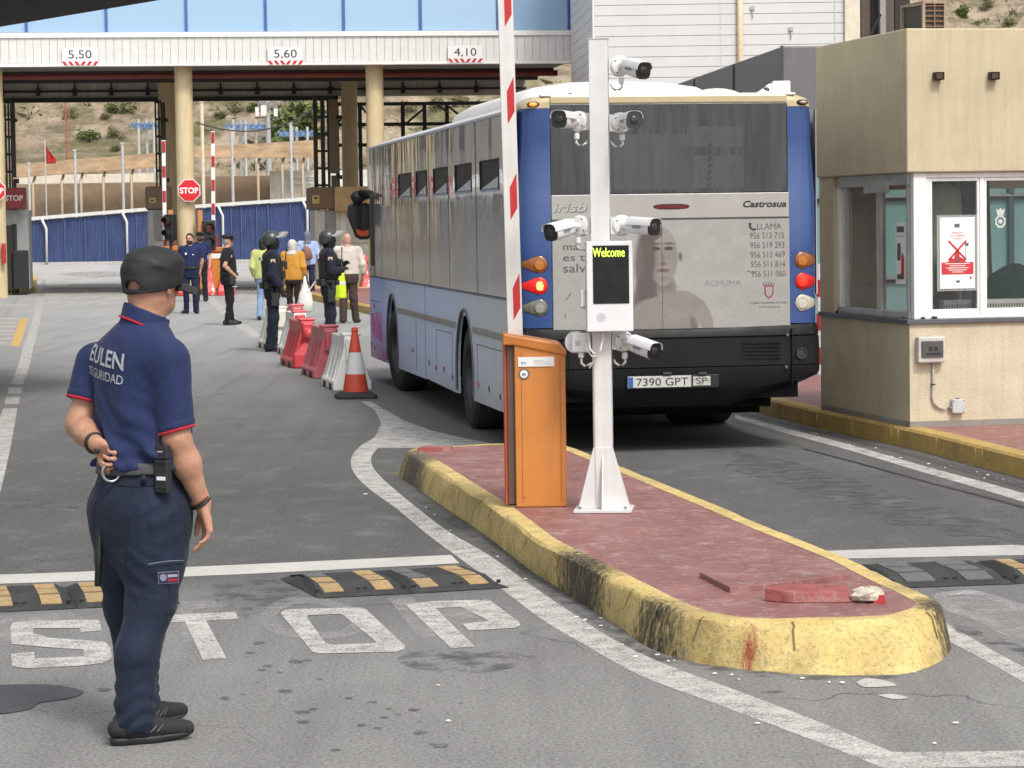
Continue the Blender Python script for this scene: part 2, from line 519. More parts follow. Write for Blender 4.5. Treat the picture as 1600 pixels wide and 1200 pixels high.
marking([[(200, 461), (420, 461), (420, 462.3), (200, 462.3)], [(560, 460), (640, 460), (640, 462), (560, 462)], [(0, 458.5), (60, 458), (60, 459.3), (0, 459.6)]])
line_strip([(318, 464), (340, 484), (365, 507), (398, 528)], [(334, 464), (352, 481), (378, 503), (408, 522)], n=3)
# old ghost line left and hatched yellow box
marking([[(24, 465), (31, 465), (12, 495), (2, 495)]], M_OLD)
marking([[(31, 497.5), (44, 497.5), (31, 541), (16, 541)]], M_YELLOWP)
marking([[(-10, 497.0 + k * 6.3), (29 - k * 2, 497.0 + k * 6.3), (28.5 - k * 2, 498.6 + k * 6.3), (-10, 498.6 + k * 6.3)] for k in range(7)], M_PINKP)
# STOP lettering: ghost of the old one, then the new one over it
M_GHOST = worn("road_paint_ghost", (0.36, 0.355, 0.34), 0.42, 0.62, 6.0)
def band(outer, inner, m, z):
 b = MB()
 n = len(outer)
 z = z * .3 + .0006; vs = [G(u, v, z) for u, v in outer] + [G(u, v, z) for u, v in inner]
 b.add(vs, [(i, (i + 1) % n, n + (i + 1) % n, n + i) for i in range(n)])
 return tag(b.obj("road_marking", m, recalc=False), kind="structure")
# ghost O, P, T, S
band(dense([(455, 933), (425, 942), (408, 958), (409, 975), (425, 988), (455, 996), (520, 998), (570, 985), (575, 962), (545, 945), (500, 934)], 2),
  dense([(460, 944), (446, 950), (432, 960), (434, 972), (450, 982), (480, 986), (520, 988), (545, 978), (545, 965), (520, 950), (490, 943)], 2), M_GHOST, 0.004)
marking([[(605, 934), (645, 933), (682, 995), (656, 997)], [(656, 948), (760, 945), (780, 965), (672, 968)]], M_GHOST, 0.004)
marking([[(280, 940), (352, 938), (360, 948), (300, 952), (320, 1000), (285, 1004)], [(0, 962), (110, 957), (140, 968), (20, 985), (20, 1002), (0, 1010)]], M_GHOST, 0.004)
Z2 = 0.009
marking([[(16.5, 978), (22, 972), (60, 970), (152, 968), (156, 971), (159, 985), (126, 988), (124, 981), (52, 981.5), (52, 989), (75, 996), (140, 1001), (165, 1003), (172, 1012), (175, 1028), (160, 1036), (120, 1040.5), (40, 1044), (19, 1040.5), (17, 1021), (53, 1018.5), (55, 1029), (132, 1025.5), (130, 1014.5), (100, 1013), (50, 1009), (18, 1006)]], z=Z2)
marking([[(245, 961.5), (368, 956), (372.5, 967), (322, 969.5), (354, 1028.5), (317, 1031), (289, 971), (248, 974)]], z=Z2)
band([(438, 958), (446, 952), (560, 949), (572, 952), (632, 1008), (632, 1014), (620, 1018), (500, 1021), (488, 1018), (478, 1006)],
  [(479, 963), (481, 961), (532, 959), (536, 961), (586, 1001), (587, 1003), (585, 1005), (515, 1007), (511, 1006), (503, 998)], M_WHITE, Z2)
b = MB()
# P: stem and bowl
for pl in ([(633, 944), (670, 940), (742, 1010), (705, 1013)], [(670, 940.4), (676, 939), (760, 937), (767, 939), (811, 972), (813, 977), (803, 981), (733, 985), (722, 974.5), (765, 970), (720, 948), (679, 950)]):
 b.sheet([G(u, v, Z2 * .3 + .0007 + .0001 * (len(pl) > 4)) for u, v in pl])
tag(b.obj("road_marking", M_WHITE, recalc=False), kind="structure")
# right lane lettering, partly outside the frame
band(dense([(1458, 932), (1470, 925), (1520, 922), (1570, 935), (1640, 960), (1680, 985), (1640, 1000), (1580, 998), (1530, 972), (1480, 955)], 2),
  dense([(1478, 936), (1488, 931), (1518, 929), (1560, 942), (1622, 966), (1640, 980), (1622, 988), (1590, 986), (1545, 965), (1498, 950)], 2), M_OLD, 0.004)
marking([[(1465, 935), (1520, 930), (1640, 968), (1640, 990), (1600, 1000), (1480, 950)]], M_GHOST, 0.007)
# stains: shaped patches of oil and damp asphalt
def stain_mat(name, col, rough, lo, hi, sc):
 t = NT(name)
 p = t.pos()
 n = t.noise(p, sc, 6, 0.65)
 gr = t.noise(p, 75, 4, 0.75)
 t.set(Base_Color=t.mix(t.ramp(gr, [(0.50, 0), (0.66, 0.7)]), col, tuple(min(1, x * 2.2 + .07) for x in col)), Roughness=rough, Alpha=t.ramp(n, [(lo, 0.0), (hi, 1.0)]))
 return t.m
M_OIL = stain_mat("oil", (0.040, 0.040, 0.042), 0.5, 0.20, 0.32, 14)
M_DRIP = stain_mat("drip", (0.085, 0.084, 0.082), 0.75, 0.34, 0.66, 24)
M_SMEAR = stain_mat("smear", (0.075, 0.074, 0.072), 0.65, 0.47, 0.72, 6)
marking([dense([(-30, 1072), (30, 1069), (85, 1070), (115, 1075), (131, 1081), (112, 1090), (80, 1095), (60, 1098), (50, 1106), (35, 1110), (10, 1114), (-30, 1113), (-30, 1072)], 3)], M_OIL, 0.010, "road_stain")
b = MB()
for (u, v, a) in [(462, 1033, 12), (480, 1031, 8), (410, 1046, 7), (436, 1050, 5), (472, 1112, 13), (473, 1127, 12), (582, 1096, 8), (608, 1107, 6), (648, 1108, 10), (622, 1116, 6), (565, 1132, 8), (590, 1137, 7), (657, 1144, 12),
     (676, 1162, 6), (689, 1165, 13), (525, 1171, 8), (405, 1004, 10), (418, 1040, 9), (392, 1019, 8), (446, 1079, 12), (488, 1107, 8), (600, 1120, 7), (350, 1090, 9), (162, 1077, 12), (545, 1090, 6), (500, 1060, 7)]:
 c = [(u + a * math.cos(t) * R2.uniform(.8, 1.2), v + a * 0.22 * math.sin(t) * R2.uniform(.8, 1.2)) for t in [k * math.pi / 6 for k in range(12)]]
 b.sheet([G(x, y, 0.0040) for x, y in c])
for _ in range(12):
 u, v = R2.uniform(380, 760), R2.uniform(1020, 1185)
 a = R2.uniform(1.5, 4)
 b.sheet([G(u + a * math.cos(k), v + a * 0.25 * math.sin(k), 0.0042) for k in [q * math.pi / 4 for q in range(8)]])
tag(b.obj("road_stain", M_DRIP, recalc=False), kind="structure")
marking([dense([(640, 1018), (700, 1012), (780, 1016), (840, 1026), (790, 1045), (720, 1052), (650, 1044), (620, 1030), (640, 1018)], 3),
   dense([(330, 912), (430, 905), (470, 925), (440, 945), (395, 950), (385, 975), (374, 950), (340, 945), (330, 912)], 3),
   dense([(1480, 965), (1530, 985), (1600, 1010), (1640, 1040), (1580, 1015), (1500, 990), (1480, 965)], 3)], M_SMEAR, 0.0105, "road_stain")
# rubber-blackened strip and drain in front of the far checkpoint
marking([dense([(72, 447), (150, 444), (240, 446), (240, 457), (150, 458), (72, 457), (72, 447)], 2), dense([(300, 447), (420, 444), (500, 447), (500, 457), (300, 458), (300, 447)], 2), dense([(90, 428), (150, 424), (230, 428), (150, 434), (90, 428)], 2)], M_SMEAR, 0.006, "road_stain")
marking([[(72, 449.3), (660, 447.5), (660, 449.5), (72, 451.4)], [(72, 453), (660, 451.2), (660, 452), (72, 453.9)]], mat("drain_iron", (0.03, 0.03, 0.03), 0.6), 0.012, "road_drain")
marking([[(110, 443.5), (180, 443.3), (190, 446), (105, 446.2)], [(400, 443), (470, 443), (480, 446), (395, 446)], [(130, 447.2), (170, 447.2), (172, 448.8), (128, 448.8)]], M_OLD, 0.009)
# tar seam in the right lane
line_strip([(1255, 700), (1340, 722), (1450, 752), (1560, 780), (1640, 802)], [(1255, 701.5), (1340, 724), (1450, 754.5), (1560, 783), (1640, 806)], mat("tar", (0.02, 0.02, 0.02), 0.6), 0.006, 3)
# ------------------------------------------------------------------ kerbs and pavements
def kerb_mat(name, col, dark, scuffs):
 t = NT(name)
 p = t.pos()
 n1 = t.noise(p, 9, 6, 0.7)
 base = t.mix(t.ramp(n1, [(0.3, 0), (0.7, 1)]), dark, col)
 n2 = t.noise(p, 45, 5, 0.7)
 base = t.mix(t.math('MULTIPLY', t.ramp(n2, [(0.50, 0), (0.66, 1)]), 0.55), base, (0.17, 0.125, 0.06))
 chip = t.noise(p, 16, 7, 0.75)
 base = t.mix(t.ramp(chip, [(0.63, 0), (0.655, 1)]), base, (0.42, 0.40, 0.36))
 gr = t.noise(p, 3.1, 6, 0.7, 0.4)
 base = t.mix(t.math('MULTIPLY', t.ramp(gr, [(0.46, 0), (0.70, 1)]), 0.6), base, (0.20, 0.15, 0.085))
 for (cx, cy, rx, ry, col2, thr) in scuffs:
  x, y, z = t.sep(p)
  d = t.math('ADD', t.math('POWER', t.math('DIVIDE', t.math('SUBTRACT', x, cx), rx), 2.0), t.math('POWER', t.math('DIVIDE', t.math('SUBTRACT', y, cy), ry), 2.0))
  fall = t.math('SUBTRACT', 1.0, d)
  nn = t.noise(t.mapping(p, (34, 26, 11)), 1.0, 7, 0.78, 0.8)
  k = t.math('ADD', t.math('MULTIPLY', t.math('MAXIMUM', fall, -1.0), 0.27), t.math('SUBTRACT', nn, thr))
  base = t.mix(t.ramp(k, [(0.0, 0.0), (0.20, 0.95)]), base, col2)
 t.set(Base_Color=base, Roughness=0.72)
 t.bs.inputs["Specular IOR Level"].default_value = 0.3
 t.bump(t.math('ADD', n2, t.math('MULTIPLY', n1, 0.8)), 0.75, 0.014)
 return t.m
def red_mat():
 t = NT("red_paving")
 p = t.pos()
 n1 = t.noise(t.mapping(p, (1, 0.6, 1)), 3.5, 6, 0.65)
 base = t.mix(t.ramp(n1, [(0.3, 0), (0.7, 1)]), (0.185, 0.068, 0.060), (0.275, 0.125, 0.113))
 n2 = t.noise(t.mapping(p, (1, 1, 1)), 20, 7, 0.75)
 base = t.mix(t.math('MULTIPLY', t.ramp(n2, [(0.56, 0), (0.66, 1)]), 0.65), base, (0.52, 0.44, 0.41))
 n3 = t.noise(p, 7, 6, 0.7, 0.5)
 base = t.mix(t.math('MULTIPLY', t.ramp(n3, [(0.52, 0), (0.68, 1)]), 0.40), base, (0.48, 0.39, 0.36))
 n4 = t.noise(p, 1.8, 4, 0.6)
 base = t.mix(t.math('MULTIPLY', t.ramp(n4, [(0.56, 0), (0.7, 1)]), 0.45), base, (0.26, 0.065, 0.055))
 n5 = t.noise(p, 2.6, 5, 0.6)
 base = t.mix(t.math('MULTIPLY', t.ramp(n5, [(0.60, 0), (0.72, 1)]), 0.3), base, (0.10, 0.085, 0.06))
 t.set(Base_Color=base, Roughness=t.ramp(n1, [(0.3, 0.42), (0.7, 0.66)]))
 t.bump(t.math('ADD', n2, n3), 0.6, 0.008)
 return t.m
M_RED = red_mat()
tipL = G(960, 985, 0.1); mid1 = G(905, 905, .12); nose = G(640, 735, .1); tipR = G(1455, 985, .1)
M_KERB = kerb_mat("kerb_yellow", (0.68, 0.535, 0.235), (0.58, 0.42, 0.14),
     [(mid1.x, mid1.y, .30, .75, (0.030, 0.030, 0.029), 0.545), (tipL.x + .05, tipL.y, .30, .55, (0.030, 0.029, 0.027), 0.53),
     (nose.x + .02, nose.y, .25, .9, (0.07, 0.065, 0.06), 0.54), (tipR.x + .06, tipR.y + .1, .18, .34, (0.04, 0.036, 0.03), 0.55),
     (G(1170, 1035, .03).x, G(1170, 1035, .03).y, .05, .07, (0.34, 0.05, 0.04), 0.62)])
M_KERB2 = kerb_mat("kerb_ochre", (0.56, 0.38, 0.11), (0.42, 0.28, 0.085), [])
IZ = 0.20
topL = [(637, 706), (673, 728), (716, 757), (763, 787), (800, 815), (836, 843), (876, 864), (915, 884), (950, 902), (985, 920), (1022, 939), (1052, 952), (1084, 961), (1125, 968), (1168, 971.5), (1215, 972.5), (1269, 971), (1345, 969.5), (1410, 966), (1445, 958.5), (1468, 949)]
basL = [(617, 741), (655, 766), (696, 795), (738, 822), (780, 853), (822, 886), (862, 913), (903, 940), (935, 960), (968, 981), (1002, 1007), (1032, 1020), (1067, 1031), (1112, 1040), (1160, 1046), (1212, 1052), (1275, 1055.5), (1355, 1056.5), (1420, 1053), (1468, 1036), (1486, 1017)]
topR = [(1469, 941), (1455, 932), (1432, 921), (1400, 907), (1365, 890), (1331, 873), (1260, 845), (1200, 822), (1134, 794), (1060, 764), (994, 737), (940, 716), (890, 697), (860, 692), (800, 692), (700, 697), (650, 700)]
# dirt gathered along the foot of the island, a pale mortar spill in front of it
line_strip([(u + 4, v - 2) for u, v in basL[1:-1]], [(u - 20, v + 5) for u, v in basL[1:-1]], M_SMEAR, 0.0105, 2)
line_strip([(1150, 705), (1240, 720), (1400, 770), (1560, 820), (1640, 850)], [(1130, 730), (1200, 750), (1350, 800), (1500, 840), (1600, 860)], M_SMEAR, 0.0105, 2)
marking([dense([(1338, 1066), (1352, 1060), (1372, 1061), (1392, 1066), (1400, 1071), (1376, 1073), (1350, 1073), (1338, 1066)], 3), dense([(1372, 1086), (1395, 1084), (1420, 1090), (1395, 1092), (1372, 1086)], 3)], worn("mortar_spill", (.48, .46, .41), .36, .46), 0.006, "road_stain")
top = [G(u, v, IZ) for u, v in topL] + [G(u, v, IZ) for u, v in topR]
base = [G(u, v, 0) for u, v in basL]
nL = len(topL)
cen = sum((Vector(p) for p in top), Vector()) / len(top)
def offset_loop(loop, d):
 n = len(loop); out = []
 for i in range(n):
  t = (loop[(i + 1) % n] - loop[i - 1]); t.z = 0; t.normalize()
  nn = Vector((t.y, -t.x, 0))
  out.append(loop[i] + nn * d)
 return out
# orientation: make sure +d goes outward
_area = sum(top[i].x * top[(i + 1) % len(top)].y - top[(i + 1) % len(top)].x * top[i].y for i in range(len(top)))
OUT = 1 if _area > 0 else -1
off = offset_loop(top, 0.05 * OUT)
for i in range(nL, len(top)): base.append(Vector((off[i].x, off[i].y, 0)))
# stay continuous where the two ways of finding the base meet
loops = []
def jit(loop, a, z0=None):
 return [p + Vector((R2.uniform(-a, a), R2.uniform(-a, a), R2.uniform(-a, a) * .6)) for p in loop]
def subdiv(loop, n=4):
 out = []
 L = len(loop)
 for i in range(L):
  p0, p1, p2, p3 = loop[i - 1], loop[i], loop[(i + 1) % L], loop[(i + 2) % L]
  for k in range(n):
   t = k / n
   out.append(0.5 * ((2 * p1) + (p2 - p0) * t + (2 * p0 - 5 * p1 + 4 * p2 - p3) * t * t + (3 * p1 - p0 - 3 * p2 + p3) * t ** 3))
 return out
topd, based = subdiv(top), subdiv(base)
lo = [Vector((p.x, p.y, -0.02)) for p in based]
m1 = [b.lerp(t, .45) for b, t in zip(based, topd)]
m2 = [b.lerp(t, .86) for b, t in zip(based, topd)]
m2 = [p + (q - p) * -0.0 for p, q in zip(m2, topd)]
tin1 = offset_loop(topd, -0.018 * OUT)
tin2 = offset_loop(topd, -0.115 * OUT)
t0 = [Vector((p.x, p.y, IZ - 0.014)) for p in topd]
tin1 = [Vector((p.x, p.y, IZ)) for p in tin1]
tin2 = [Vector((p.x, p.y, IZ + 0.001)) for p in tin2]
k = MB()
m1, m2, t0, tin1 = jit(m1, .007), jit(m2, .008), jit(t0, .006), jit(tin1, .004)
k.loft([lo, m1, m2, t0, tin1, tin2], caps=False)
# joints between the cast kerb stones
ROWS = [lo, m1, m2, t0, tin1, tin2]
acc_ = 0
for i in range(len(topd)):
 acc_ += (topd[i] - topd[i - 1]).length
 if acc_ < R2.choice((.45, .8, 1.0)): continue
 acc_ = 0
 for a_, c_ in zip(ROWS[1:4], ROWS[2:5]):
  e_ = (c_[i] - c_[i - 1]).normalized() * .005
  n_ = (a_[i] - cen); n_.z = 0; n_.normalize(); n_ = n_ * .005 + Vector((0, 0, .001))
  k.cur = 1; k.add([a_[i] - e_ + n_, a_[i] + e_ + n_, c_[i] + e_ + n_, c_[i] - e_ + n_], [(0, 1, 2, 3)])
tag(k.obj("kerb", [M_KERB, mat("kerb_joint", (.16, .11, .05), .9)], smooth=True, auto=38), kind="structure")
tin3 = [Vector((p.x, p.y, IZ - 0.004)) for p in offset_loop(topd, -0.10 * OUT)]
tag(MB().sheet([p + Vector((0, 0, 0.003)) for p in tin3]).obj("pavement", M_RED), kind="structure")
# the right-hand pavement with its kerb (booth stands on it)
KZ = 0.16
kb = [(1105, 622), (1165, 640), (1264, 666), (1390, 694), (1450, 708), (1520, 727), (1600, 748), (1700, 774)]
kbase = [G(u, v, 0) for u, v in kb]
d0 = (kbase[1] - kbase[-1]).normalized()
kbase = [kbase[0] + d0 * 55] + kbase + [kbase[-1] - d0 * 9, kbase[-1] - d0 * 24]
kn = Vector((1, .155, 0)).normalized()
kk = MB()
kk.strip([Vector((p.x, p.y, -.02)) for p in kbase], [p + Vector((0, 0, KZ - .02)) + kn * .015 for p in kbase])
kk.strip([p + Vector((0, 0, KZ - .02)) + kn * .015 for p in kbase], [p + Vector((0, 0, KZ)) + kn * .035 for p in kbase])
kk.strip([p + Vector((0, 0, KZ)) + kn * .035 for p in kbase], [p + Vector((0, 0, KZ)) + kn * .19 for p in kbase])
# joints between the kerb stones
for i in range(1, len(kbase) - 1):
 seg = kbase[i + 1] - kbase[i]
 for q in range(int(seg.length / 1.0) + 1):
  p = kbase[i] + seg.normalized() * (q * 1.0 + .2)
  kk.box(p + Vector((0, 0, KZ * .45)) + kn * .008, (.012, .012, KZ * .8))
tag(kk.obj("kerb", M_KERB2, smooth=True, auto=30), kind="structure")
pv = MB()
inn = [p + kn * .19 + Vector((0, 0, KZ - 0.002)) for p in kbase]
far = [p + Vector((26, 4, KZ - 0.002)) for p in kbase]
pv.strip(inn, far)
tag(pv.obj("pavement", M_RED, recalc=False), kind="structure")
# dark gutter
line_strip([(1150, 640), (1264, 668), (1390, 698), (1450, 713), (1600, 754), (1700, 782)], [(1150, 645), (1264, 673), (1390, 704), (1450, 720), (1600, 763), (1700, 790)], M_DRIP, 0.011, 2)
# far left pavement under the first toll booth
fk = MB()
a0, a1, a2, a3 = G(-40, 457, 0), G(56, 457, 0), G(58, 437, 0), G(-40, 437, 0)
fk.loft([[a0, a1, a2, a3], [p + Vector((0, 0, .16)) for p in (a0, a1, a2, a3)]])
tag(fk.obj("kerb", M_KERB, bevel=.03), kind="structure")
pz = Vector((0, 0, .165))
tag(MB().sheet([a0 + pz + Vector((0, .5, 0)), a1 + pz + Vector((-.4, .5, 0)), a2 + pz + Vector((-.4, -.4, 0)), a3 + pz]).obj("pavement", mat("grey_red_paving", (0.22, 0.17, 0.155), .8)), kind="structure")
# far middle pavement behind the bus
fk = MB()
a0, a1, a2, a3 = G(486, 460, 0), G(660, 458, 0), G(660, 438, 0), G(500, 438, 0)
fk.loft([[a0, a1, a2, a3], [p + Vector((0, 0, .16)) for p in (a0, a1, a2, a3)]])
tag(fk.obj("kerb", M_KERB, bevel=.03), kind="structure")
fk = MB()
a0, a1, a2, a3 = G(236, 460, 0), G(330, 459, 0), G(330, 440, 0), G(240, 440, 0)
fk.loft([[a0, a1, a2, a3], [p + Vector((0, 0, .16)) for p in (a0, a1, a2, a3)]])
tag(fk.obj("kerb", M_KERB, bevel=.03), kind="structure")
# small litter and grit along the kerbs
lt = MB()
for _ in range(70):
 w = R2.random()
 if w < .45:
  i = R2.randrange(0, nL - 2); t = R2.random()
  u = basL[i][0] + (basL[i + 1][0] - basL[i][0]) * t - R2.uniform(3, 45); v = basL[i][1] + (basL[i + 1][1] - basL[i][1]) * t + R2.uniform(0, 14)
 elif w < .7:
  u = R2.uniform(1180, 1600); v = 655 + (u - 1180) * .245 + R2.uniform(-4, 8)
 else:
  u = R2.uniform(500, 1600); v = R2.uniform(720, 1190)
  if 620 < u < 1490 and v < 1060: continue
 p = G(u, v, .006); s = R2.uniform(.004, .011)
 lt.ball(p, (s * R2.uniform(.8, 1.6), s, s * .5), 6, 4)
tag(lt.obj("litter", mat("litter_white", (0.62, 0.60, 0.56), .8)), kind="stuff")
# ------------------------------------------------------------------ hill
def hill_z(x, y):
 t = max(0.0, (y - 172) / 130.0)
 zz = 3.0 * min(t * 6, 1) + 62 * t ** 1.15
 zz += mnoise.fractal((x * .02, y * .02, 1.3), 1.0, 2.0, 5) * 7 * min(1, t * 3)
 zz += mnoise.fractal((x * .09, y * .07, 4.3), 1.0, 2.0, 4) * 1.8 * min(1, t * 5)
 zz += abs(mnoise.noise((x * .05 + y * .01, y * .015, 9))) * 5 * min(1, t * 3)
 zz += max(0, (x - 15) * .06) * min(1, t * 3)
 return zz
def make_hill():
 t = NT("hill_earth")
 p = t.pos()
 n1 = t.noise(t.mapping(p, (.06, .06, .10)), 1.0, 8, .65, .5)
 base = t.ramp(n1, [(.30, (.23, .18, .13)), (.45, (.37, .29, .205)), (.58, (.50, .405, .30)), (.72, (.34, .27, .195))])
 n2 = t.noise(p, .55, 8, .72)
 base = t.mix(t.ramp(n2, [(.45, 0), (.58, .85)]), base, (.17, .14, .095))
 n3 = t.noise(p, .18, 6, .65)
 base = t.mix(t.ramp(n3, [(.49, 0), (.62, .7)]), base, (.12, .135, .05))
 st = t.noise(t.mapping(p, (.25, .25, 2.2), (0, .3, 0)), 1.0, 5, .6)
 base = t.mix(t.ramp(st, [(.5, 0), (.7, .4)]), base, (.50, .41, .31))
 rk = t.voro(t.mapping(p, (.5, .3, .9)), .9)
 base = t.mix(t.ramp(rk, [(.12, .7), (.30, 0)]), base, (.46, .40, .32))
 t.set(Base_Color=base, Roughness=.95)
 t.bs.inputs["Specular IOR Level"].default_value = .1
 t.bump(t.math('ADD', n2, n1), 1.0, .8)
 return t.m
h = MB()
nx, ny = 150, 70
hv = []
for j in range(ny + 1):
 y = 168 + (j / ny) ** 1.4 * 260
 for i in range(nx + 1):
  x = -130 + 300 * i / nx
  hv.append((x, y, hill_z(x, y)))
h.add(hv, [(j * (nx + 1) + i, j * (nx + 1) + i + 1, (j + 1) * (nx + 1) + i + 1, (j + 1) * (nx + 1) + i) for j in range(ny) for i in range(nx)])
tag(h.obj("hill", make_hill(), smooth=True), kind="structure")
def leaf_clump(b, c, r, n, s, rnd, flat=.8):
 "n small leaf faces scattered through a lumpy volume"
 cx, cy, cz = c
 lob = [(rnd.gauss(0, .45), rnd.gauss(0, .45), rnd.gauss(.1, .40)) for _ in range(7)]
 for _ in range(n):
  l = rnd.choice(lob)
  q = Vector((rnd.gauss(0, 1), rnd.gauss(0, 1), rnd.gauss(0, 1))); q.normalize(); q *= rnd.random() ** .5 * .62
  p = Vector((cx + (l[0] + q.x) * r, cy + (l[1] + q.y) * r, cz + max(-.6, (l[2] + q.z)) * r * flat))
  a = Vector((rnd.gauss(0, 1), rnd.gauss(0, 1), rnd.gauss(0, .6))).normalized() * s * rnd.uniform(.6, 1.3)
  bb = a.cross(Vector((rnd.gauss(0, 1), rnd.gauss(0, 1), rnd.gauss(0, 1)))).normalized() * s * .55
  b.add([p - a, p + bb, p + a, p - bb], [(0, 1, 2, 3)])
def leaf_mat(name, c1, c2, c3):
 t = NT(name)
 n = t.noise(t.pos(), 1.6, 4, .6)
 n2 = t.noise(t.pos(), 9, 2, .6)
 base = t.mix(t.ramp(n, [(.35, 0), (.65, 1)]), c1, c2)
 t.set(Base_Color=t.mix(t.ramp(n2, [(.5, 0), (.7, .7)]), base, c3), Roughness=.7)
 t.bs.inputs["Specular IOR Level"].default_value = .2
 return t.m
M_LEAF = leaf_mat("leaves", (.060, .085, .025), (.115, .145, .045), (.18, .20, .075))
M_LEAF2 = leaf_mat("leaves_dry", (.12, .11, .05), (.19, .17, .085), (.28, .25, .15))
M_BARK = mat("bark", (.13, .10, .07), .9)
def on_hill(u, v):
 "march along the sight line until the slope is met"
 d = ray(u, v); lo_ = 168 / d.y
 k = lo_
 while k < 460:
  p = Vector((0, 0, CAM_H)) + d * k
  if hill_z(p.x, p.y) > p.z: break
  k += .25
 return Vector((d.x * k, d.y * k, CAM_H + d.z * k))
# bushes: (photo u, v, radius in photo px, label)
shrubs = [(142, 216, 17, "dark green bush in the middle of the brown slope, seen under the left height sign"),
   (180, 212, 13, "small green bush on the slope just left of the blue steel frame"),
   (175, 172, 13, "bush near the top of the slope under the left height sign"),
   (200, 172, 14, "bush close below the gantry beam left of the first portal"),
   (166, 184, 10, "low bush between two others high on the brown slope"),
   (178, 234, 10, "small dry bush low on the slope above the tan canopy"),
   (112, 180, 9, "dry scrub tuft beside the red lattice mast"),
   (372, 172, 11, "dry bush high on the slope right of the stop sign column"),
   (398, 172, 14, "green bush just left of the utility pole on the slope"),
   (342, 182, 9, "small bush on the slope right of the beige pole"),
   (640, 172, 12, "low green bush on the slope behind the black steel frame"),
   (680, 170, 14, "bush on the slope above the bus roof, left of the barrier arm"),
   (1505, 22, 15, "green bush on the slope right of the roof ventilation box"),
   (1545, 8, 14, "bush at the upper edge of the slope above the booth roof"),
   (1578, 36, 14, "green bush on the slope at the far right above the booth"),
   (1530, 38, 10, "small dry bush on the slope just above the booth roof")]
for i, (u, v, r, lab) in enumerate(shrubs):
 p = on_hill(u, v + r * .5)
 rr = r * p.y / F_PX
 root = thing("bush", lab, "bush", p, 0, "bushes on the hillside")
 b = MB()
 leaf_clump(b, (0, 0, rr * .6), rr * 1.05, 420, rr * .14, random.Random(i + 40))
 b.obj("crown", M_LEAF if i % 3 != 1 else M_LEAF2, root, recalc=False)
 MB().cyl((0, 0, -rr * .3), (0, 0, rr * .7), rr * .08, rr * .03, 8).obj("trunk", M_BARK, root)
# ground scrub on the slope: tufts nobody could count
b = MB(); rs = random.Random(5)
for _ in range(5200):
 x = rs.uniform(-50, 75); y = rs.uniform(173, 300)
 s = rs.uniform(.12, .62)
 if mnoise.noise((x * .11, y * .05, 2)) < rs.uniform(-.5, .35): continue
 z = hill_z(x, y)
 for q in range(5):
  a = Vector((rs.gauss(0, 1), rs.gauss(0, 1), abs(rs.gauss(.6, .5)))) * s
  w = a.cross(Vector((rs.gauss(0, 1), rs.gauss(0, 1), .3))).normalized() * s * .4
  o_ = Vector((x + rs.gauss(0, s), y, z - .1))
  b.add([o_ - w, o_ + w, o_ + a], [(0, 1, 2)])
tag(b.obj("scrub", leaf_mat("scrub_leaves", (.10, .095, .052), (.15, .14, .075), (.27, .23, .15)), recalc=False), "dry scrub covering the brown slope", "scrub", kind="stuff")
# tree right of the utility pole
tp = on_hill(462, 232); tp.z -= .4
root = thing("tree", "pale green tree on the slope beside the utility pole, left of the middle gantry portal", "tree", tp)
k = tp.y / F_PX
b = MB()
for q, (du, dv, r, n) in enumerate([(0, -45, 26, 1500), (22, -25, 22, 1100), (-18, -22, 18, 800), (8, -62, 18, 800), (-4, -10, 22, 900), (30, -48, 16, 500)]):
 leaf_clump(b, (du * k, R2.uniform(-1, 1), (-dv + 8) * k), r * k, n, .30, random.Random(q + 90), 1.0)
b.obj("crown", leaf_mat("leaves_olive", (.11, .14, .055), (.18, .22, .09), (.30, .33, .16)), root, recalc=False)
t_ = MB().tube([(0, 0, -.5), (.1, 0, 1.4), (0, 0, 3.4)], [.28, .2, .08], 8)
for a in (0, 1.2, 2.6, 4): t_.tube([(0.05, 0, 1.3), (math.cos(a) * .9, math.sin(a) * .6, 2.6), (math.cos(a) * 1.4, math.sin(a), 3.4)], [.13, .08, .03], 6)
t_.obj("trunk", M_BARK, root)
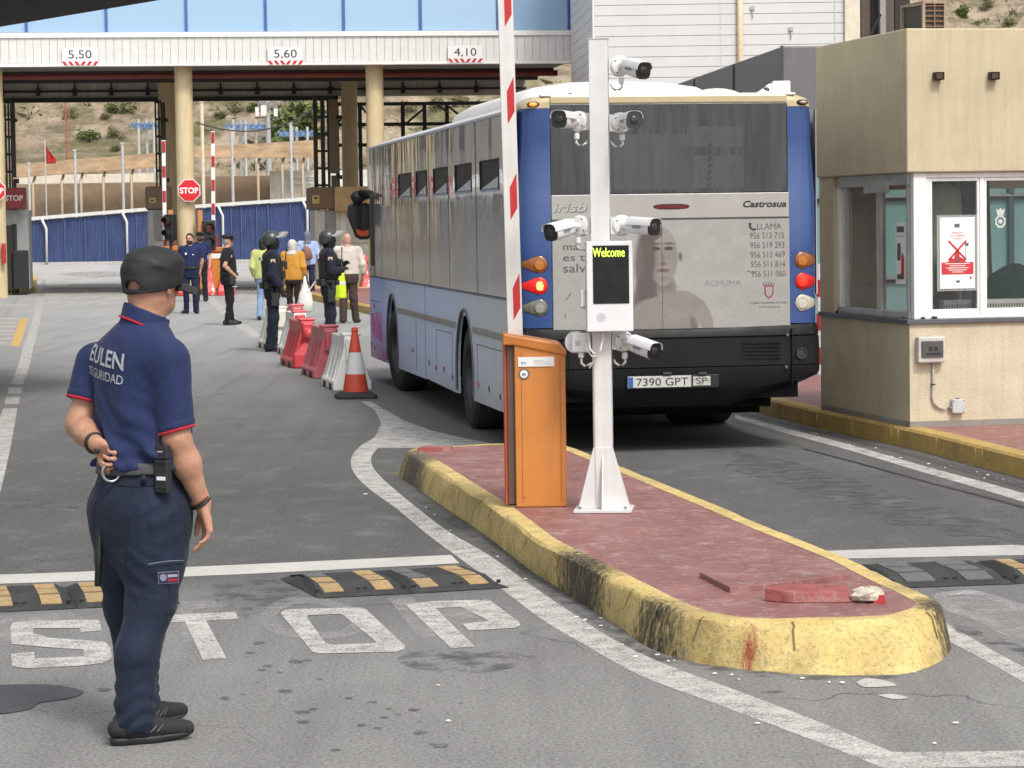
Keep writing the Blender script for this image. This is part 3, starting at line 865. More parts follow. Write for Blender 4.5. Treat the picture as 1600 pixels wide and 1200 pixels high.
# ------------------------------------------------------------------ blue sheet fence (Y ~ 142)
M_BLUE = mat("blue_sheet", (0.017, 0.034, 0.115), .6, var=.25, scale=.8, streak=.5, dirtcol=(.10, .13, .22))
M_WPIPE = mat("white_pipe", (0.62, 0.62, 0.60), .5, streak=.2)
FY = 141.0
def fence(name, lab, pts, pipes, seams):
 "pts: [(u, v_top)] ; base follows the ground"
 root = thing(name, lab, "fence", A(pts[0][0], 410, FY).xy.to_3d(), 0, "blue sheet fences")
 b = MB()
 W0, W1 = A(*pts[0], FY), A(*pts[-1], FY)
 n = int((W1.x - W0.x) / .11)
 ring0, ring1 = [], []
 for i in range(n * 2 + 1):
  t = i / (n * 2)
  x = W0.x + (W1.x - W0.x) * t
  zt = W0.z + (W1.z - W0.z) * t
  y = FY + (.012 if (i // 1) % 2 else -.0)
  ring0.append(Vector((x, y, 0))); ring1.append(Vector((x, y, zt)))
 b.strip(ring0, ring1)
 b.strip([p + Vector((0, .06, 0)) for p in ring0], [p + Vector((0, .06, 0)) for p in ring1])
 b.obj("sheet", M_BLUE, root, world=True, recalc=False)
 b = MB()
 b.box(((W0.x + W1.x) / 2, FY, (W0.z + W1.z) / 2 + .12), ((W1.x - W0.x) + .2, .35, .17), Matrix.Rotation(-math.atan2(W1.z - W0.z, W1.x - W0.x), 3, 'Y'))
 b.obj("gutter", mat("white_gutter", (.58, .58, .56), .5, streak=.15), root, world=True)
 b = MB()
 b.box(((W0.x + W1.x) / 2, FY, .07), ((W1.x - W0.x), .3, .14))
 b.obj("footing", mat("concrete_pale", (.42, .41, .39), .9, dirt=.3), root, world=True)
 for u in seams:
  p = A(u, 380, FY)
  zt = W0.z + (W1.z - W0.z) * (p.x - W0.x) / (W1.x - W0.x)
  MB().box((p.x, FY - .05, zt / 2), (.07, .06, zt - .1)).obj("post", mat("blue_post", (.04, .075, .21), .5), root, world=True)
 for u in pipes:
  p = A(u, 380, FY - .2)
  zt = W0.z + (W1.z - W0.z) * (p.x - W0.x) / (W1.x - W0.x)
  MB().tube([(p.x - .25, FY - .1, zt + .15), (p.x - .18, FY - .25, zt - .05), (p.x, FY - .25, zt - .45), (p.x, FY - .25, .15)], .065, 10).obj("downpipe", M_WPIPE, root, world=True, smooth=True)
 return root
fence("sheet_fence", "blue corrugated sheet fence with white gutter seen through the left gantry bay", [(28, 347), (262, 328)], [73, 199], [43, 102, 134, 167, 214])
fence("sheet_fence", "blue corrugated sheet fence seen through the bay right of the stop sign column", [(308, 326), (500, 313)], [349, 481], [362, 378, 402, 420, 455])
# low building roof line beyond (white parapet and tan walls)
M_TAN = mat("tan_render", (.30, .215, .14), .9, dirt=.35, scale=1.0)
M_CREAM = mat("cream_wall", (.62, .57, .48), .85, dirt=.3, scale=.8)
def wallbox(name, lab, cat, u0, v0, u1, v1, Y, th, m, ztop=None):
 p0, p1 = A(u0, v1, Y), A(u1, v0, Y)
 root = thing(name, lab, cat, (p0.x, Y, 0))
 z0 = max(0.0, p0.z) if v1 < 412 else 0.0
 MB().span((p0.x, Y, z0), (p1.x, Y + th, p1.z)).obj("wall", m, root, world=True, bevel=.02)
 return root
wallbox("low_building", "long tan rendered wall behind the left blue fence, under the tan canopy", "building", -20, 285, 262, 420, 150, 3, M_TAN)
wallbox("low_building", "tan rendered wall behind the right blue fence, left of the cream parapet", "building", 300, 274, 430, 420, 150, 3, M_TAN)
cr = wallbox("parapet_wall", "cream painted block with railing behind the right blue fence", "wall", 424, 266, 505, 420, 148, 2, M_CREAM)
b = MB()
for v in (276, 286): p0, p1 = A(452, v, 147.8), A(500, v, 147.8); b.cyl(p0, p1, .05, n=8)
for u in (454, 476, 497): p0, p1 = A(u, 272, 147.8), A(u, 300, 147.8); b.cyl(p0, p1, .05, n=8)
b.obj("railing", M_WPIPE, cr, world=True)
wallbox("low_building", "white washed low building behind the round columns, left of the bus", "building", 505, 265, 640, 420, 150, 3, mat("white_wash", (.6, .59, .56), .85, dirt=.3, scale=.7))
wallbox("parapet_wall", "pale parapet strip under the tan canopy behind the left fence", "wall", 30, 271, 240, 288, 153, 1, M_CREAM)
# translucent tan canopy on bent posts (left and right bay)
M_AWN = mat("tan_sheet", (.33, .22, .125), .6, var=.35, scale=1.5, streak=.6, dirtcol=(.16, .10, .055))
M_GALV = mat("galvanised", (.52, .52, .51), .45, .3, streak=.2)
for (lab, u0, v0a, v0b, u1, v1a, v1b, posts) in [
 ("tan canopy on bent steel posts behind the left bay of the gantry", 22, 258, 274, 262, 239, 256, [50, 95, 125, 160, 204]),
 ("tan canopy on bent steel posts behind the bay right of the stop sign", 300, 232, 244, 500, 218, 242, [362, 402, 440, 455, 472])]:
 Yc = 146
 root = thing("covered_walkway", lab, "canopy", A(u0, 340, Yc).xy.to_3d(), 0, "tan canopies beyond the gantry")
 pa, pb, pc, pd = A(u0, v0a, Yc + 2.5), A(u1, v1a, Yc + 2.5), A(u1, v1b, Yc), A(u0, v0b, Yc)
 b = MB()
 nseg = 26
 rings = []
 for i in range(nseg + 1):
  t = i / nseg
  hi_, lo_ = pa.lerp(pb, t), pd.lerp(pc, t)
  o_ = (.015 if i % 2 else 0)
  prof = []
  for s, bow in ((0, 0), (.25, .18), (.5, .22), (.75, .16), (1, -.10)):
   p = hi_.lerp(lo_, s); p.z += bow + o_; prof.append(p)
  rings.append(prof + [q - Vector((0, 0, .05)) for q in prof[::-1]])
 b.loft(rings)
 b.obj("canopy", M_AWN, root, world=True)
 for u in posts:
  t = (u - u0) / (u1 - u0)
  tz = pd.lerp(pc, t)
  MB().tube([(tz.x, Yc + .2, 0), (tz.x, Yc + .2, tz.z - .5), (tz.x + .1, Yc + .9, tz.z + .15), (tz.x + .35, Yc + 2.4, tz.z + .55)], .075, 8).obj("post", mat("tan_post", (.42, .34, .24), .6), root, world=True, smooth=True)
# tall galvanised posts in front of the canopies
for u, vt, w, lab in [(45, 256, 4, "galvanised post at the left end of the left canopy"), (117, 236, 4.5, "galvanised post in the middle of the left canopy, right of the red flag"),
      (191, 225, 4.5, "galvanised post at the right part of the left canopy"), (315, 160, 5.5, "tall beige post just right of the gantry column with the stop sign"),
      (362, 203, 4.5, "galvanised post left of the utility pole in the middle bay"), (454, 193, 4.5, "galvanised post right of the utility pole, near the middle portal")]:
 Yp = 144.5
 p = A(u, vt, Yp)
 root = thing("steel_post", lab, "post", (p.x, Yp, 0), 0, "steel posts beyond the blue fences")
 r_ = w * Yp / F_PX / 2
 b = MB().cyl((0, 0, 0), (0, 0, p.z), r_, n=12); b.box((0, 0, p.z + .04), (r_ * 2.6, r_ * 2.6, .08)); b.box((0, 0, .03), (.4, .4, .06))
 b.obj("shaft", M_GALV if u != 315 else mat("beige_post", (.62, .53, .40), .6), root)
# blue steel frames on posts high on the slope
M_BLUF = mat("blue_frame", (.16, .27, .46), .5)
for lab, u0, u1, v, pu in [("blue steel platform on white posts left of the first gantry portal", 205, 243, 198, [216, 227, 240]),
       ("blue steel platform on posts in front of the utility pole", 354, 412, 199, [364, 374, 383, 398]),
       ("blue steel platform low between the utility pole and the middle portal", 436, 488, 210, [456, 462, 480])]:
 Yp = 166
 p0, p1 = A(u0, v, Yp), A(u1, v, Yp)
 root = thing("steel_platform", lab, "platform", ((p0.x + p1.x) / 2, Yp, 0), 0, "blue steel platforms")
 b = MB()
 for dy in (0, 1.2, 2.4): b.span((p0.x, Yp + dy, p0.z - .08), (p1.x, Yp + dy + .12, p0.z + .10))
 for i in range(7):
  x = p0.x + (p1.x - p0.x) * i / 6; b.span((x - .05, Yp - .2, p0.z + .1), (x + .05, Yp + 2.6, p0.z + .22))
 b.obj("deck", M_BLUF, root, world=True)
 for j, u in enumerate(pu):
  q = A(u, v - 12, Yp)
  MB().cyl((q.x, Yp + .6 * (j % 2), 0), (q.x, Yp + .6 * (j % 2), q.z), .09, n=8).obj("post", M_GALV, root, world=True)
# red flag
p = A(70, 218, 145); pb = A(71, 256, 145)
root = thing("flag", "limp red flag on a pale pole above the left tan canopy", "flag", (p.x, 145, 0))
MB().cyl((0, 0, 0), (0, 0, p.z), .045, .03, 8).obj("pole", M_GALV, root)
b = MB()
zt, zb = A(70, 226, 145).z, A(70, 256, 145).z
rings = []
for i in range(11):
 t = i / 10
 z = zt + (zb - zt) * t
 w = .16 + .42 * min(1, t * 1.6) * (1 - .25 * t)
 fr = [Vector((.05 + w * s / 6, .07 * math.sin(s * 1.9 + t * 3), z - .06 * s * (1 - t))) for s in range(7)]
 rings.append(fr + [q + Vector((0, .02, 0)) for q in fr[::-1]])
b.loft(rings)
b.obj("cloth", cloth("red_flag", (.42, .03, .03)), root, smooth=True)
# red lattice mast
p = A(104, 150, 176); q = A(104, 236, 176)
root = thing("lattice_mast", "thin red lattice mast standing on the slope left of the bushes", "mast", (p.x, 176, q.z - 1))
b = MB(); H_ = p.z - q.z + 1.5
for a in range(3):
 c = Vector((.16 * math.cos(a * 2.09), .16 * math.sin(a * 2.09), 0)); b.cyl(c, c + Vector((0, 0, H_)), .022, n=6)
for i in range(int(H_ / .35)):
 for a in range(3):
  c0 = Vector((.16 * math.cos(a * 2.09), .16 * math.sin(a * 2.09), i * .35)); c1 = Vector((.16 * math.cos((a + 1) * 2.09), .16 * math.sin((a + 1) * 2.09), i * .35 + .35)); b.cyl(c0, c1, .014, n=5)
b.obj("lattice", mat("mast_red", (.35, .12, .08), .6), root)
# utility pole with boxes
p = A(418, 150, 160); root = thing("utility_pole", "grey utility pole carrying white equipment boxes in the middle bay", "utility pole", (p.x, 160, 0))
MB().cyl((0, 0, 0), (0, 0, p.z + 1), .2, .13, 12).obj("pole", mat("pole_grey", (.36, .36, .36), .6), root)
for du, v0, v1, w in ((-16, 168, 182, 6), (-6, 165, 181, 9), (13, 170, 182, 6)):
 a_, c_ = A(418 + du - w / 2, v0, 159.7), A(418 + du + w / 2, v1, 159.7)
 MB().span((a_.x, 159.5, a_.z), (c_.x, 159.85, c_.z)).obj("equipment_box", mat("box_white", (.66, .66, .64), .5), root, world=True, bevel=.02)
b = MB()
for v in (160, 168, 184): z = A(418, v, 160).z; b.span((p.x - .75, 159.9, z - .04), (p.x + .6, 159.98, z + .04))
for du in (-14, -6, 2, 10): z = A(418, 160, 160).z; b.cyl((p.x + du * .037, 159.8, z), (p.x + du * .037, 159.8, z - .45), .05, n=8)
b.obj("crossarm", mat("pole_dark", (.2, .2, .2), .6), root, world=True)
# sagging cable
pts = [A(306, 191, 120)]
for t in range(1, 17):
 s = t / 16; u = 306 + (492 - 306) * s; v = 191 + (168 - 191) * s + 100 * s * (1 - s) * (1.0 + .25 * (s - .5))
 pts.append(A(u, v, 120 - 26 * s))
tag(MB().tube(pts, .030, 6).obj("cable", mat("black_cable", (.015, .015, .015), .5)), "black cable sagging across the bay right of the stop sign", "cable")
# ------------------------------------------------------------------ gantry (customs canopy over the road)
GROT = .135
gR = Vector((A(893, 100, 78.0).x, 78.0, 0))
gantry = thing("customs_gantry", "white panelled gantry with blue tinted glazing spanning the road on cream columns", "gantry", gR, GROT)
GM = rootmat(gantry)
def gl(u, v, yl):
 "point in gantry coordinates on local depth yl seen at pixel (u,v)"
 inv = GM.inverted()
 o_ = inv @ Vector((0, 0, CAM_H)); d = inv.to_3x3() @ ray(u, v)
 k = (yl - o_.y) / d.y
 return o_ + d * k
zb, zt = gl(450, 102.0, 0).z, gl(450, 49.5, 0).z
xl = gl(-30, 100, 0).x - 3
M_PANEL = mat("white_panel", (.64, .64, .62), .45, var=.05, streak=.18, dirtcol=(.30, .27, .22))
M_TRIM = mat("white_trim", (.74, .74, .72), .45, var=.04, streak=.12, dirtcol=(.3, .27, .22))
b = MB()
x = 0.0
while x > xl:
 b.span((x - .216, 0, zb + .1), (x - .004, .08, zt - .12)); x -= .22
b.obj("fascia", M_PANEL, gantry, bevel=.004, seg=1)
MB().span((xl, .02, zb + .1), (-.02, .07, zt - .1)).obj("backing", mat("panel_gap", (.18, .18, .175), .7), gantry)
b = MB(); b.span((xl, -.05, zt - .14), (.02, .2, zt)); b.span((xl, -.06, zb), (.02, .2, zb + .09))
b.obj("trim", M_TRIM, gantry, bevel=.01)
M_GBLUE = mat("mullion_blue", (.045, .12, .34), .4)
glass_b = NT("gantry_glass")
glass_b.set(Base_Color=(.33, .50, .70), Roughness=.06, Metallic=.4)
glass_b.bs.inputs["Specular IOR Level"].default_value = 1.0
glass_b.bump(glass_b.noise(glass_b.co(), .35, 2), .05, .05)
mu = [-84, 41, 166, 291, 415, 537, 657, 778, 893]
mx = [gl(u, 40, .1).x for u in mu]; mx[-1] = -.04
for i in range(8):
 MB().span((mx[i] + .03, .12, zt + .02), (mx[i + 1] - .03, .15, 11)).obj("window_pane", glass_b.m, gantry)
for xx in mx:
 MB().span((xx - .04, .05, zt + .002), (xx + .04, .2, 11)).obj("mullion", M_GBLUE, gantry)
b = MB(); b.span((xl, .25, zt), (-.02, 9.5, 11)); b.span((xl, .0, 11.01), (0.0, 9.6, 11.5))
b.obj("upper_storey", mat("dark_interior", (.20, .22, .24), .8), gantry)
MB().span((xl, .2, zb + .05), (-.02, 9.5, zb + .25)).obj("soffit", mat("soffit_grey", (.22, .21, .20), .7, streak=.5, dirt=.4), gantry)
b = MB()
for yy in (3.2, 6.4): b.span((xl, yy, zb - .12), (-.02, yy + .25, zb + .05))
b.obj("soffit_beam", mat("beam_dark", (.045, .045, .045), .7), gantry)
MB().cyl((xl, 2.0, zb - .16), (-.1, 2.0, zb - .16), .085, n=12).obj("pipe", mat("fire_pipe_red", (.19, .035, .03), .5, dirt=.3), gantry, smooth=True, auto=40)
zr0, zr1 = gl(450, 157, 9).z, gl(450, 137, 9).z
MB().span((xl, 9, zr0 + .12), (-.02, 9.35, zr1 + .45)).obj("rear_beam", mat("rear_beam_grey", (.50, .48, .43), .7, streak=.4), gantry)
b = MB(); b.span((xl, 8.9, zr0), (gl(528, 150, 9).x, 9.2, zr0 + .12)); b.span((xl, 8.95, zr0 + .30), (-.02, 9.02, zr0 + .36))
u = 3
while u < 780:
 p = gl(u, 150, 8.9); b.box((p.x, 8.86, zr0 + .30), (.13, .14, .22)); b.cyl((p.x, 8.86, zr0 + .4), (p.x, 8.86, zr0 + .75), .03, n=6); u += 57
b.obj("rear_rail", mat("rail_black", (.025, .025, .025), .6), gantry)
M_CREAMC = mat("cream_column", (.60, .49, .30), .75, var=.08, streak=.35, dirt=.12, dirtcol=(.33, .24, .13), scale=3)
cols = [(-8, .7, .26), (289, .7, .25), (587, .7, .25), (264, 8.0, .30), (547, 8.2, .25), (-22, 8, .3)]
for (u, yl, r_) in cols:
 p = gl(u, 240, yl)
 MB().cyl((p.x, yl, 0), (p.x, yl, zb + .06 if yl < 5 else zr1 + .5), r_, n=28).obj("column", M_CREAMC, gantry, smooth=True, auto=40)
# height signs on the fascia
M_SIGNW = mat("sign_white", (.72, .72, .71), .4, var=.02)
M_BLACKP = mat("sign_black", (.012, .012, .013), .5)
M_SIGNR = mat("sign_red", (.48, .018, .022), .4, var=.05)
def height_sign(u0, v0, u1, v1, vs, txt, lab):
 p0, p1 = gl(u0, vs, -.075), gl(u1, v0, -.075)
 root = thing("height_sign", lab, "sign", GM @ Vector(((p0.x + p1.x) / 2, -.075, p0.z)), GROT, "height limit signs on the gantry")
 W = p1.x - p0.x; H = p1.z - p0.z; st = gl(u0, v1, -.075).z * 0 + H * .24
 MB().span((-W / 2, 0, 0), (W / 2, .012, H)).obj("plate", M_SIGNW, root)
 MB().text(txt, (0, -.003, st + H * .16), (1, 0, 0), (0, 0, 1), H * .46, .0, w=W * .64).obj("lettering", M_BLACKP, root, recalc=False)
 b = MB()
 n = 6; w = W / 6.2
 for i in range(n):
  s = 1 if i >= 3 else -1
  x0 = -W / 2 + .03 + i * (W - .06 - w * .55) / (n - 1)
  dx = s * w * .5
  lo_ = 0 if s > 0 else w * .5
  b.sheet([(x0 + lo_ - (w * .25), -.003, .01), (x0 + lo_ + w * .3, -.003, .01), (x0 + lo_ + dx + w * .3, -.003, st), (x0 + lo_ + dx - (w * .25), -.003, st)])
 b.obj("chevrons", M_SIGNR, root, recalc=False)
height_sign(97, 74, 153, 97, 103, "5,50", "white height limit sign reading 5,50 with red stripes")
height_sign(418.5, 73, 473.5, 94, 101.5, "5,60", "white height limit sign reading 5,60 with red stripes")
height_sign(700, 71, 754, 92, 98, "4,10", "white height limit sign reading 4,10 with red stripes")
# black scanner portals under the gantry
M_BLK = mat("black_steel", (.016, .016, .017), .55)
for lab, (ua, ub), v0, v1, yl in [("black lattice scanner portal beside the left toll booth", (6, 27), 156, 345, 6.0),
         ("black lattice scanner portal left of the column with the stop sign", (241, 262), 156, 345, 6.0),
         ("black lattice scanner portal in the middle of the gantry above the tan booth", (489, 531), 152, 345, 6.0)]:
 p0, p1 = gl(ua, v0, yl), gl(ub, v1, yl)
 root = thing("scanner_portal", lab, "portal", GM @ Vector((p0.x, yl, 0)), GROT, "black scanner portals")
 W = p1.x - p0.x; H = p0.z
 b = MB()
 b.span((0, 0, 0), (W * .16, .2, H)); b.span((W * .30, .05, 0), (W * .46, .25, H)); b.span((W * .56, 0, 0), (W * .66, .2, H))
 for i in range(9): z = 1.5 + i * (H - 1.6) / 8; b.span((0, .08, z), (W * .66, .14, z + .07))
 b.obj("frame", M_BLK, root)
 b = MB(); b.span((W * .62, -.05, H * .60), (W, .3, H - .08)); b.span((W * .7, .0, H * .35), (W * .98, .25, H * .59))
 b.span((W * .72, .0, 0), (W * 1.0, .3, H * .35))
 b.obj("panel", mat("portal_brown", (.05, .042, .035), .7) if ua != 489 else mat("portal_tan", (.16, .125, .085), .7), root)
 b = MB(); b.cyl((W * .98, -.1, H - .6), (W * 1.1, -.25, H - .62), .06, n=8); b.box((W * 1.02, -.05, H * .58), (.14, .25, .12))
 b.obj("lamp", M_BLK, root)
# black steel framed opening behind the round columns
root = thing("braced_steelwork", "black steel frame with diagonal bracing behind the round columns, left of the bus roof", "steel frame", GM @ Vector((gl(600, 200, 11).x, 11, 0)), GROT)
b = MB()
ub = [526, 562, 629, 663, 698, 762]
for u in ub: p = gl(u, 164, 11); b.span((p.x - .06, 10.95, 0), (p.x + .06, 11.07, p.z))
for v in (163, 195, 227): p, q = gl(524, v, 11), gl(764, v, 11); b.span((p.x, 10.94, p.z - .055), (q.x, 11.06, p.z + .055))
for u0, v0, u1, v1 in ((562, 164, 572, 176), (632, 195, 662, 170), (700, 176, 684, 164), (526, 195, 545, 170), (698, 164, 720, 182)):
 b.cyl(gl(u0, v0, 10.9), gl(u1, v1, 10.9), .04, n=6)
b.obj("bars", M_BLK, root, world=False)
root.children[0].location = -(GM.inverted() @ root.location)
# ------------------------------------------------------------------ toll booths at the gantry
M_GREYB = mat("booth_grey", (.36, .37, .37), .5, streak=.2)
M_WHITEB = mat("booth_white", (.64, .64, .63), .5, streak=.15)
M_BROWN = mat("board_brown", (.17, .115, .075), .65, streak=.2)
M_TANB = mat("board_tan", (.46, .32, .16), .65, streak=.15)
M_DARKG = glassy("dark_booth_glass", (.03, .035, .04), .8)
def gbox(b, u0, v0, u1, v1, yl, dy, z0=None):
 p0, p1 = gl(u0, v1, yl), gl(u1, v0, yl)
 b.span((p0.x, yl, p0.z if z0 is None else z0), (p1.x, yl + dy, p1.z))
 return b
def gthing(name, lab, cat, u, yl, group=None):
 p = gl(u, 350, yl)
 o_ = thing(name, lab, cat, GM @ Vector((p.x, yl, 0)), GROT, group)
 o_["_gx"] = p.x; o_["_gy"] = yl
 return o_
def gput(b, name, m, root, **k):
 "mesh given in gantry coordinates, under a thing placed with gthing"
 off = Vector((root["_gx"], root["_gy"], 0))
 b.v = [Vector(p) - off for p in b.v]
 return b.obj(name, m, root, **k)
r = gthing("toll_booth", "grey toll booth with a dark doorway at the left edge, under the brown stop board", "toll booth", 25, 3.5, "toll booths under the gantry")
gput(gbox(MB(), 8, 328, 44, 440, 3.5, 2.4, .165), "body", M_GREYB, r, bevel=.02)
gput(gbox(MB(), 20, 350, 26, 420, 3.44, .06), "window", M_DARKG, r)
gput(gbox(MB(), 21, 391, 44, 437, 3.2, .3, .17), "counter", mat("counter_black", (.02, .02, .022), .5), r, bevel=.02)
gput(gbox(MB(), 10, 352, 19, 436, 3.38, .1, .17), "door", mat("door_brownblack", (.03, .027, .025), .6), r)
gput(gbox(MB(), 3, 380, 9, 412, .3, .12), "fire_box", mat("fire_box_red", (.42, .03, .03), .4), r, bevel=.02)
r = gthing("toll_booth", "grey toll booth behind the raised barrier and traffic light left of the stop sign column", "toll booth", 248, 5, "toll booths under the gantry")
gput(gbox(MB(), 233, 327, 266, 440, 5, 2.4, .165), "body", M_GREYB, r, bevel=.02)
gput(gbox(MB(), 228, 291, 268, 327, 4.9, 2.6), "sign_box", M_BROWN, r, bevel=.05)
gput(gbox(MB(), 242, 329, 262, 375, 4.94, .06), "window", mat("booth_pane", (.22, .23, .23), .3), r)
gput(gbox(MB(), 233, 309, 243, 317, 4.87, .03), "notice", mat("notice_yellow", (.5, .38, .14), .6), r)
gput(gbox(MB(), 235.5, 312, 240, 314.5, 4.86, .008), "mark", M_BLACKP, r)
r = gthing("toll_booth", "white toll booth with tan sign boards on its roof, left of the bus front", "toll booth", 540, 5, "toll booths under the gantry")
gput(gbox(MB(), 494, 326, 640, 448, 5, 2.4, .165), "body", M_WHITEB, r, bevel=.02)
gput(gbox(MB(), 487, 292, 523, 327, 4.8, 2.6), "sign_box", M_BROWN, r, bevel=.04)
gput(gbox(MB(), 523.5, 290, 645, 330, 4.6, 2.9), "roof", M_TANB, r, bevel=.03)
gput(gbox(MB(), 509, 329, 530, 375, 4.94, .06), "window", mat("booth_pane", (.22, .23, .23), .3), r)
gput(gbox(MB(), 542, 332, 600, 380, 4.94, .06), "window", mat("booth_pane2", (.5, .5, .5), .3), r)
gput(gbox(MB(), 488, 305, 499, 318, 4.77, .03), "notice", mat("notice_yellow", (.5, .38, .14), .6), r)
gput(gbox(MB(), 491, 308, 496, 311, 4.76, .008), "mark", M_BLACKP, r)
gput(gbox(MB(), 548, 400, 600, 412, 4.9, .08), "counter", M_WHITEB, r)
for u0, u1, vv in ((494, 497, 326), (504, 507, 326), (527, 530, 330)):
 gput(gbox(MB(), u0, vv, u1, 448, 4.93, .06, .17), "frame", mat("frame_grey", (.5, .5, .5), .5), r)
# stop signs
def octagon(r_): return [(r_ * math.cos(math.pi / 8 + k * math.pi / 4), r_ * math.sin(math.pi / 8 + k * math.pi / 4)) for k in range(8)]
def stop_sign(u, v, rp, yl, lab, board=None, dull=False):
 r = gthing("stop_sign", lab, "stop sign", u, yl, "stop signs at the gantry")
 c = gl(u, v, yl); rr = rp * (c - gl(u + 1, v, yl)).length / math.cos(math.pi / 8)
 if board:
  gput(gbox(MB(), *board, yl + .03, .08), "board", mat("stop_board", (.14, .045, .04), .6), r, bevel=.05)
 else:
  gput(MB().prism(octagon(rr), c, (1, 0, 0), (0, 0, 1), (0, 1, 0), .03), "rim", M_SIGNW, r)
  gput(MB().span((c.x - .05, yl + .03, c.z - .2), (c.x + .05, yl + .25, c.z + .2)), "bracket", M_GALV, r)
 mr = mat("stop_red_dull", (.20, .022, .022), .6, dirt=.3) if dull else mat("stop_red", (.60, .012, .022), .35, var=.04)
 gput(MB().prism(octagon(rr * .92), c + Vector((0, -.012, 0)), (1, 0, 0), (0, 0, 1), (0, 1, 0), .012), "face", mr, r)
 gput(MB().text("STOP", c + Vector((0, -.016, -rr * .235)), (1, 0, 0), (0, 0, 1), rr * .47, .035, w=rr * 1.55), "lettering", mat("stop_letters_dull", (.5, .42, .40), .5) if dull else M_SIGNW, r, recalc=False)
stop_sign(295.5, 297.5, 17.5, .30, "clean red stop sign on the cream column right of the traffic light")
stop_sign(-8.5, 298, 17, .26, "red stop sign cut by the left edge of the picture on the first column")
stop_sign(22, 309.5, 17, 3.0, "dull dark stop sign on a brown board above the left toll booth", board=(5, 293, 41, 328), dull=True)
# red and white barrier arms by the far lanes
def small_arm(u0, v0, u1, v1, yl, lab):
 r = gthing("boom_barrier", lab, "barrier", u1, yl, "raised barriers under the gantry")
 p0, p1 = gl(u1, v1, yl), gl(u0, v0, yl)
 n = 9
 for i in range(n):
  pass
 w = .055
 bw, br = MB(), MB()
 bw.box((p0 + p1) / 2, (w * 2, .05, (p1 - p0).length), Matrix.Rotation(math.atan2(p1.x - p0.x, p1.z - p0.z), 3, 'Y'))
 for i in range(0, n, 2):
  a_, c_ = p1.lerp(p0, i / n + .01), p1.lerp(p0, (i + 1) / n)
  br.box((a_ + c_) / 2 + Vector((0, -.03, 0)), (w * 1.7, .02, (c_ - a_).length), Matrix.Rotation(math.atan2(p1.x - p0.x, p1.z - p0.z), 3, 'Y'))
 gput(bw, "arm", M_SIGNW, r, bevel=.008); gput(br, "stripes", mat("arm_red", (.36, .02, .025), .5), r)
 q = gl(u1, 400, yl)
 gput(MB().span((q.x - .15, yl, .165), (q.x + .15, yl + .3, p0.z + .1)), "pedestal", mat("pedestal_red", (.20, .03, .03), .6), r, bevel=.02)
small_arm(255.5, 219, 258, 393, .5, "raised red and white barrier arm left of the column with the stop sign")
small_arm(332.5, 205, 333.5, 372, .5, "raised red and white barrier arm right of the column with the stop sign")
def traffic_light(u, v0, v1, yl, lab, yaw, lit):
 r = gthing("traffic_light", lab, "traffic light", u, yl, "small traffic lights at the gantry lanes")
 t_, b_ = gl(u, v0, yl), gl(u, v1, yl)
 H = t_.z - b_.z; W = H * .42
 Rz = Matrix.Rotation(yaw, 4, 'Z')
 base = Vector((t_.x, yl, 0))
 def put(b, n, m, **k):
  b.v = [base + Rz @ Vector(q) for q in b.v]; return gput(b, n, m, r, **k)
 put(MB().span((-W / 2, 0, b_.z), (W / 2, W * .7, t_.z)), "housing", M_BLK, bevel=.03)
 for i in range(2):
  z = t_.z - H * (.26 + .48 * i)
  put(MB().lathe([(W * .33, 0), (W * .30, .02), (.001, .035)], (0, -.002, z), (0, -1, 0), 16), "lens", mat("lens_red_off", (.16, .03, .03), .25) if i == 0 else mat("lens_green_off", (.02, .05, .035), .25))
  hood = MB(); ring = []
  for d_ in (0, .16):
   ring.append([Vector((W * .40 * math.cos(a), -d_ * (1 if math.sin(a) > -.2 else .35), z + W * .40 * math.sin(a))) for a in [k * math.pi / 9 for k in range(18)]])
  for d_ in (.16, 0): ring.append([Vector((W * .36 * math.cos(a), -d_ * (1 if math.sin(a) > -.2 else .35), z + W * .36 * math.sin(a))) for a in [k * math.pi / 9 for k in range(18)]])
  hood.loft(ring, caps=False); put(hood, "hood", M_BLK)
 put(MB().cyl((0, W * .35, .165), (0, W * .35, b_.z), .05, n=10), "pole", M_BLK)
traffic_light(262, 335, 376, .0, "two lens traffic light turned left, in front of the raised barrier by the left booth", -.75, 0)
traffic_light(326.5, 344, 391, .0, "two lens traffic light facing the road, right of the stop sign column", .1, 0)
M_ORANGE = mat("cabinet_orange", (.52, .19, .028), .42, var=.06, dirt=.08)
for lab, u0, u1, v0, v1, up in [("orange barrier cabinet behind the officers, right of the stop sign column", 322, 347, 386, 452, 314), ("orange barrier cabinet partly hidden behind the bearded man", 258, 276, 384, 452, 268)]:
 r = gthing("barrier_cabinet", lab, "barrier cabinet", (u0 + u1) / 2, .1, "orange cabinets at the far barriers")
 gput(gbox(MB(), u0, v0 + 8, u1, v1, .1, .4, .165), "body", M_ORANGE, r, bevel=.015)
 gput(gbox(MB(), u0 - 2, v0, u1 + 2, v0 + 8, .05, .5), "lid", mat("orange_lid", (.45, .15, .03), .5), r, bevel=.02)
 gput(gbox(MB(), u0 + 2, v0 + 10, u1 - 2, v0 + 18, .085, .02), "label_strip", M_SIGNW, r)
 gput(gbox(MB(), up - 2.3, 328, up + 2.3, v1, .15, .12, .165), "post", mat("orange_post", (.50, .21, .06), .5), r)
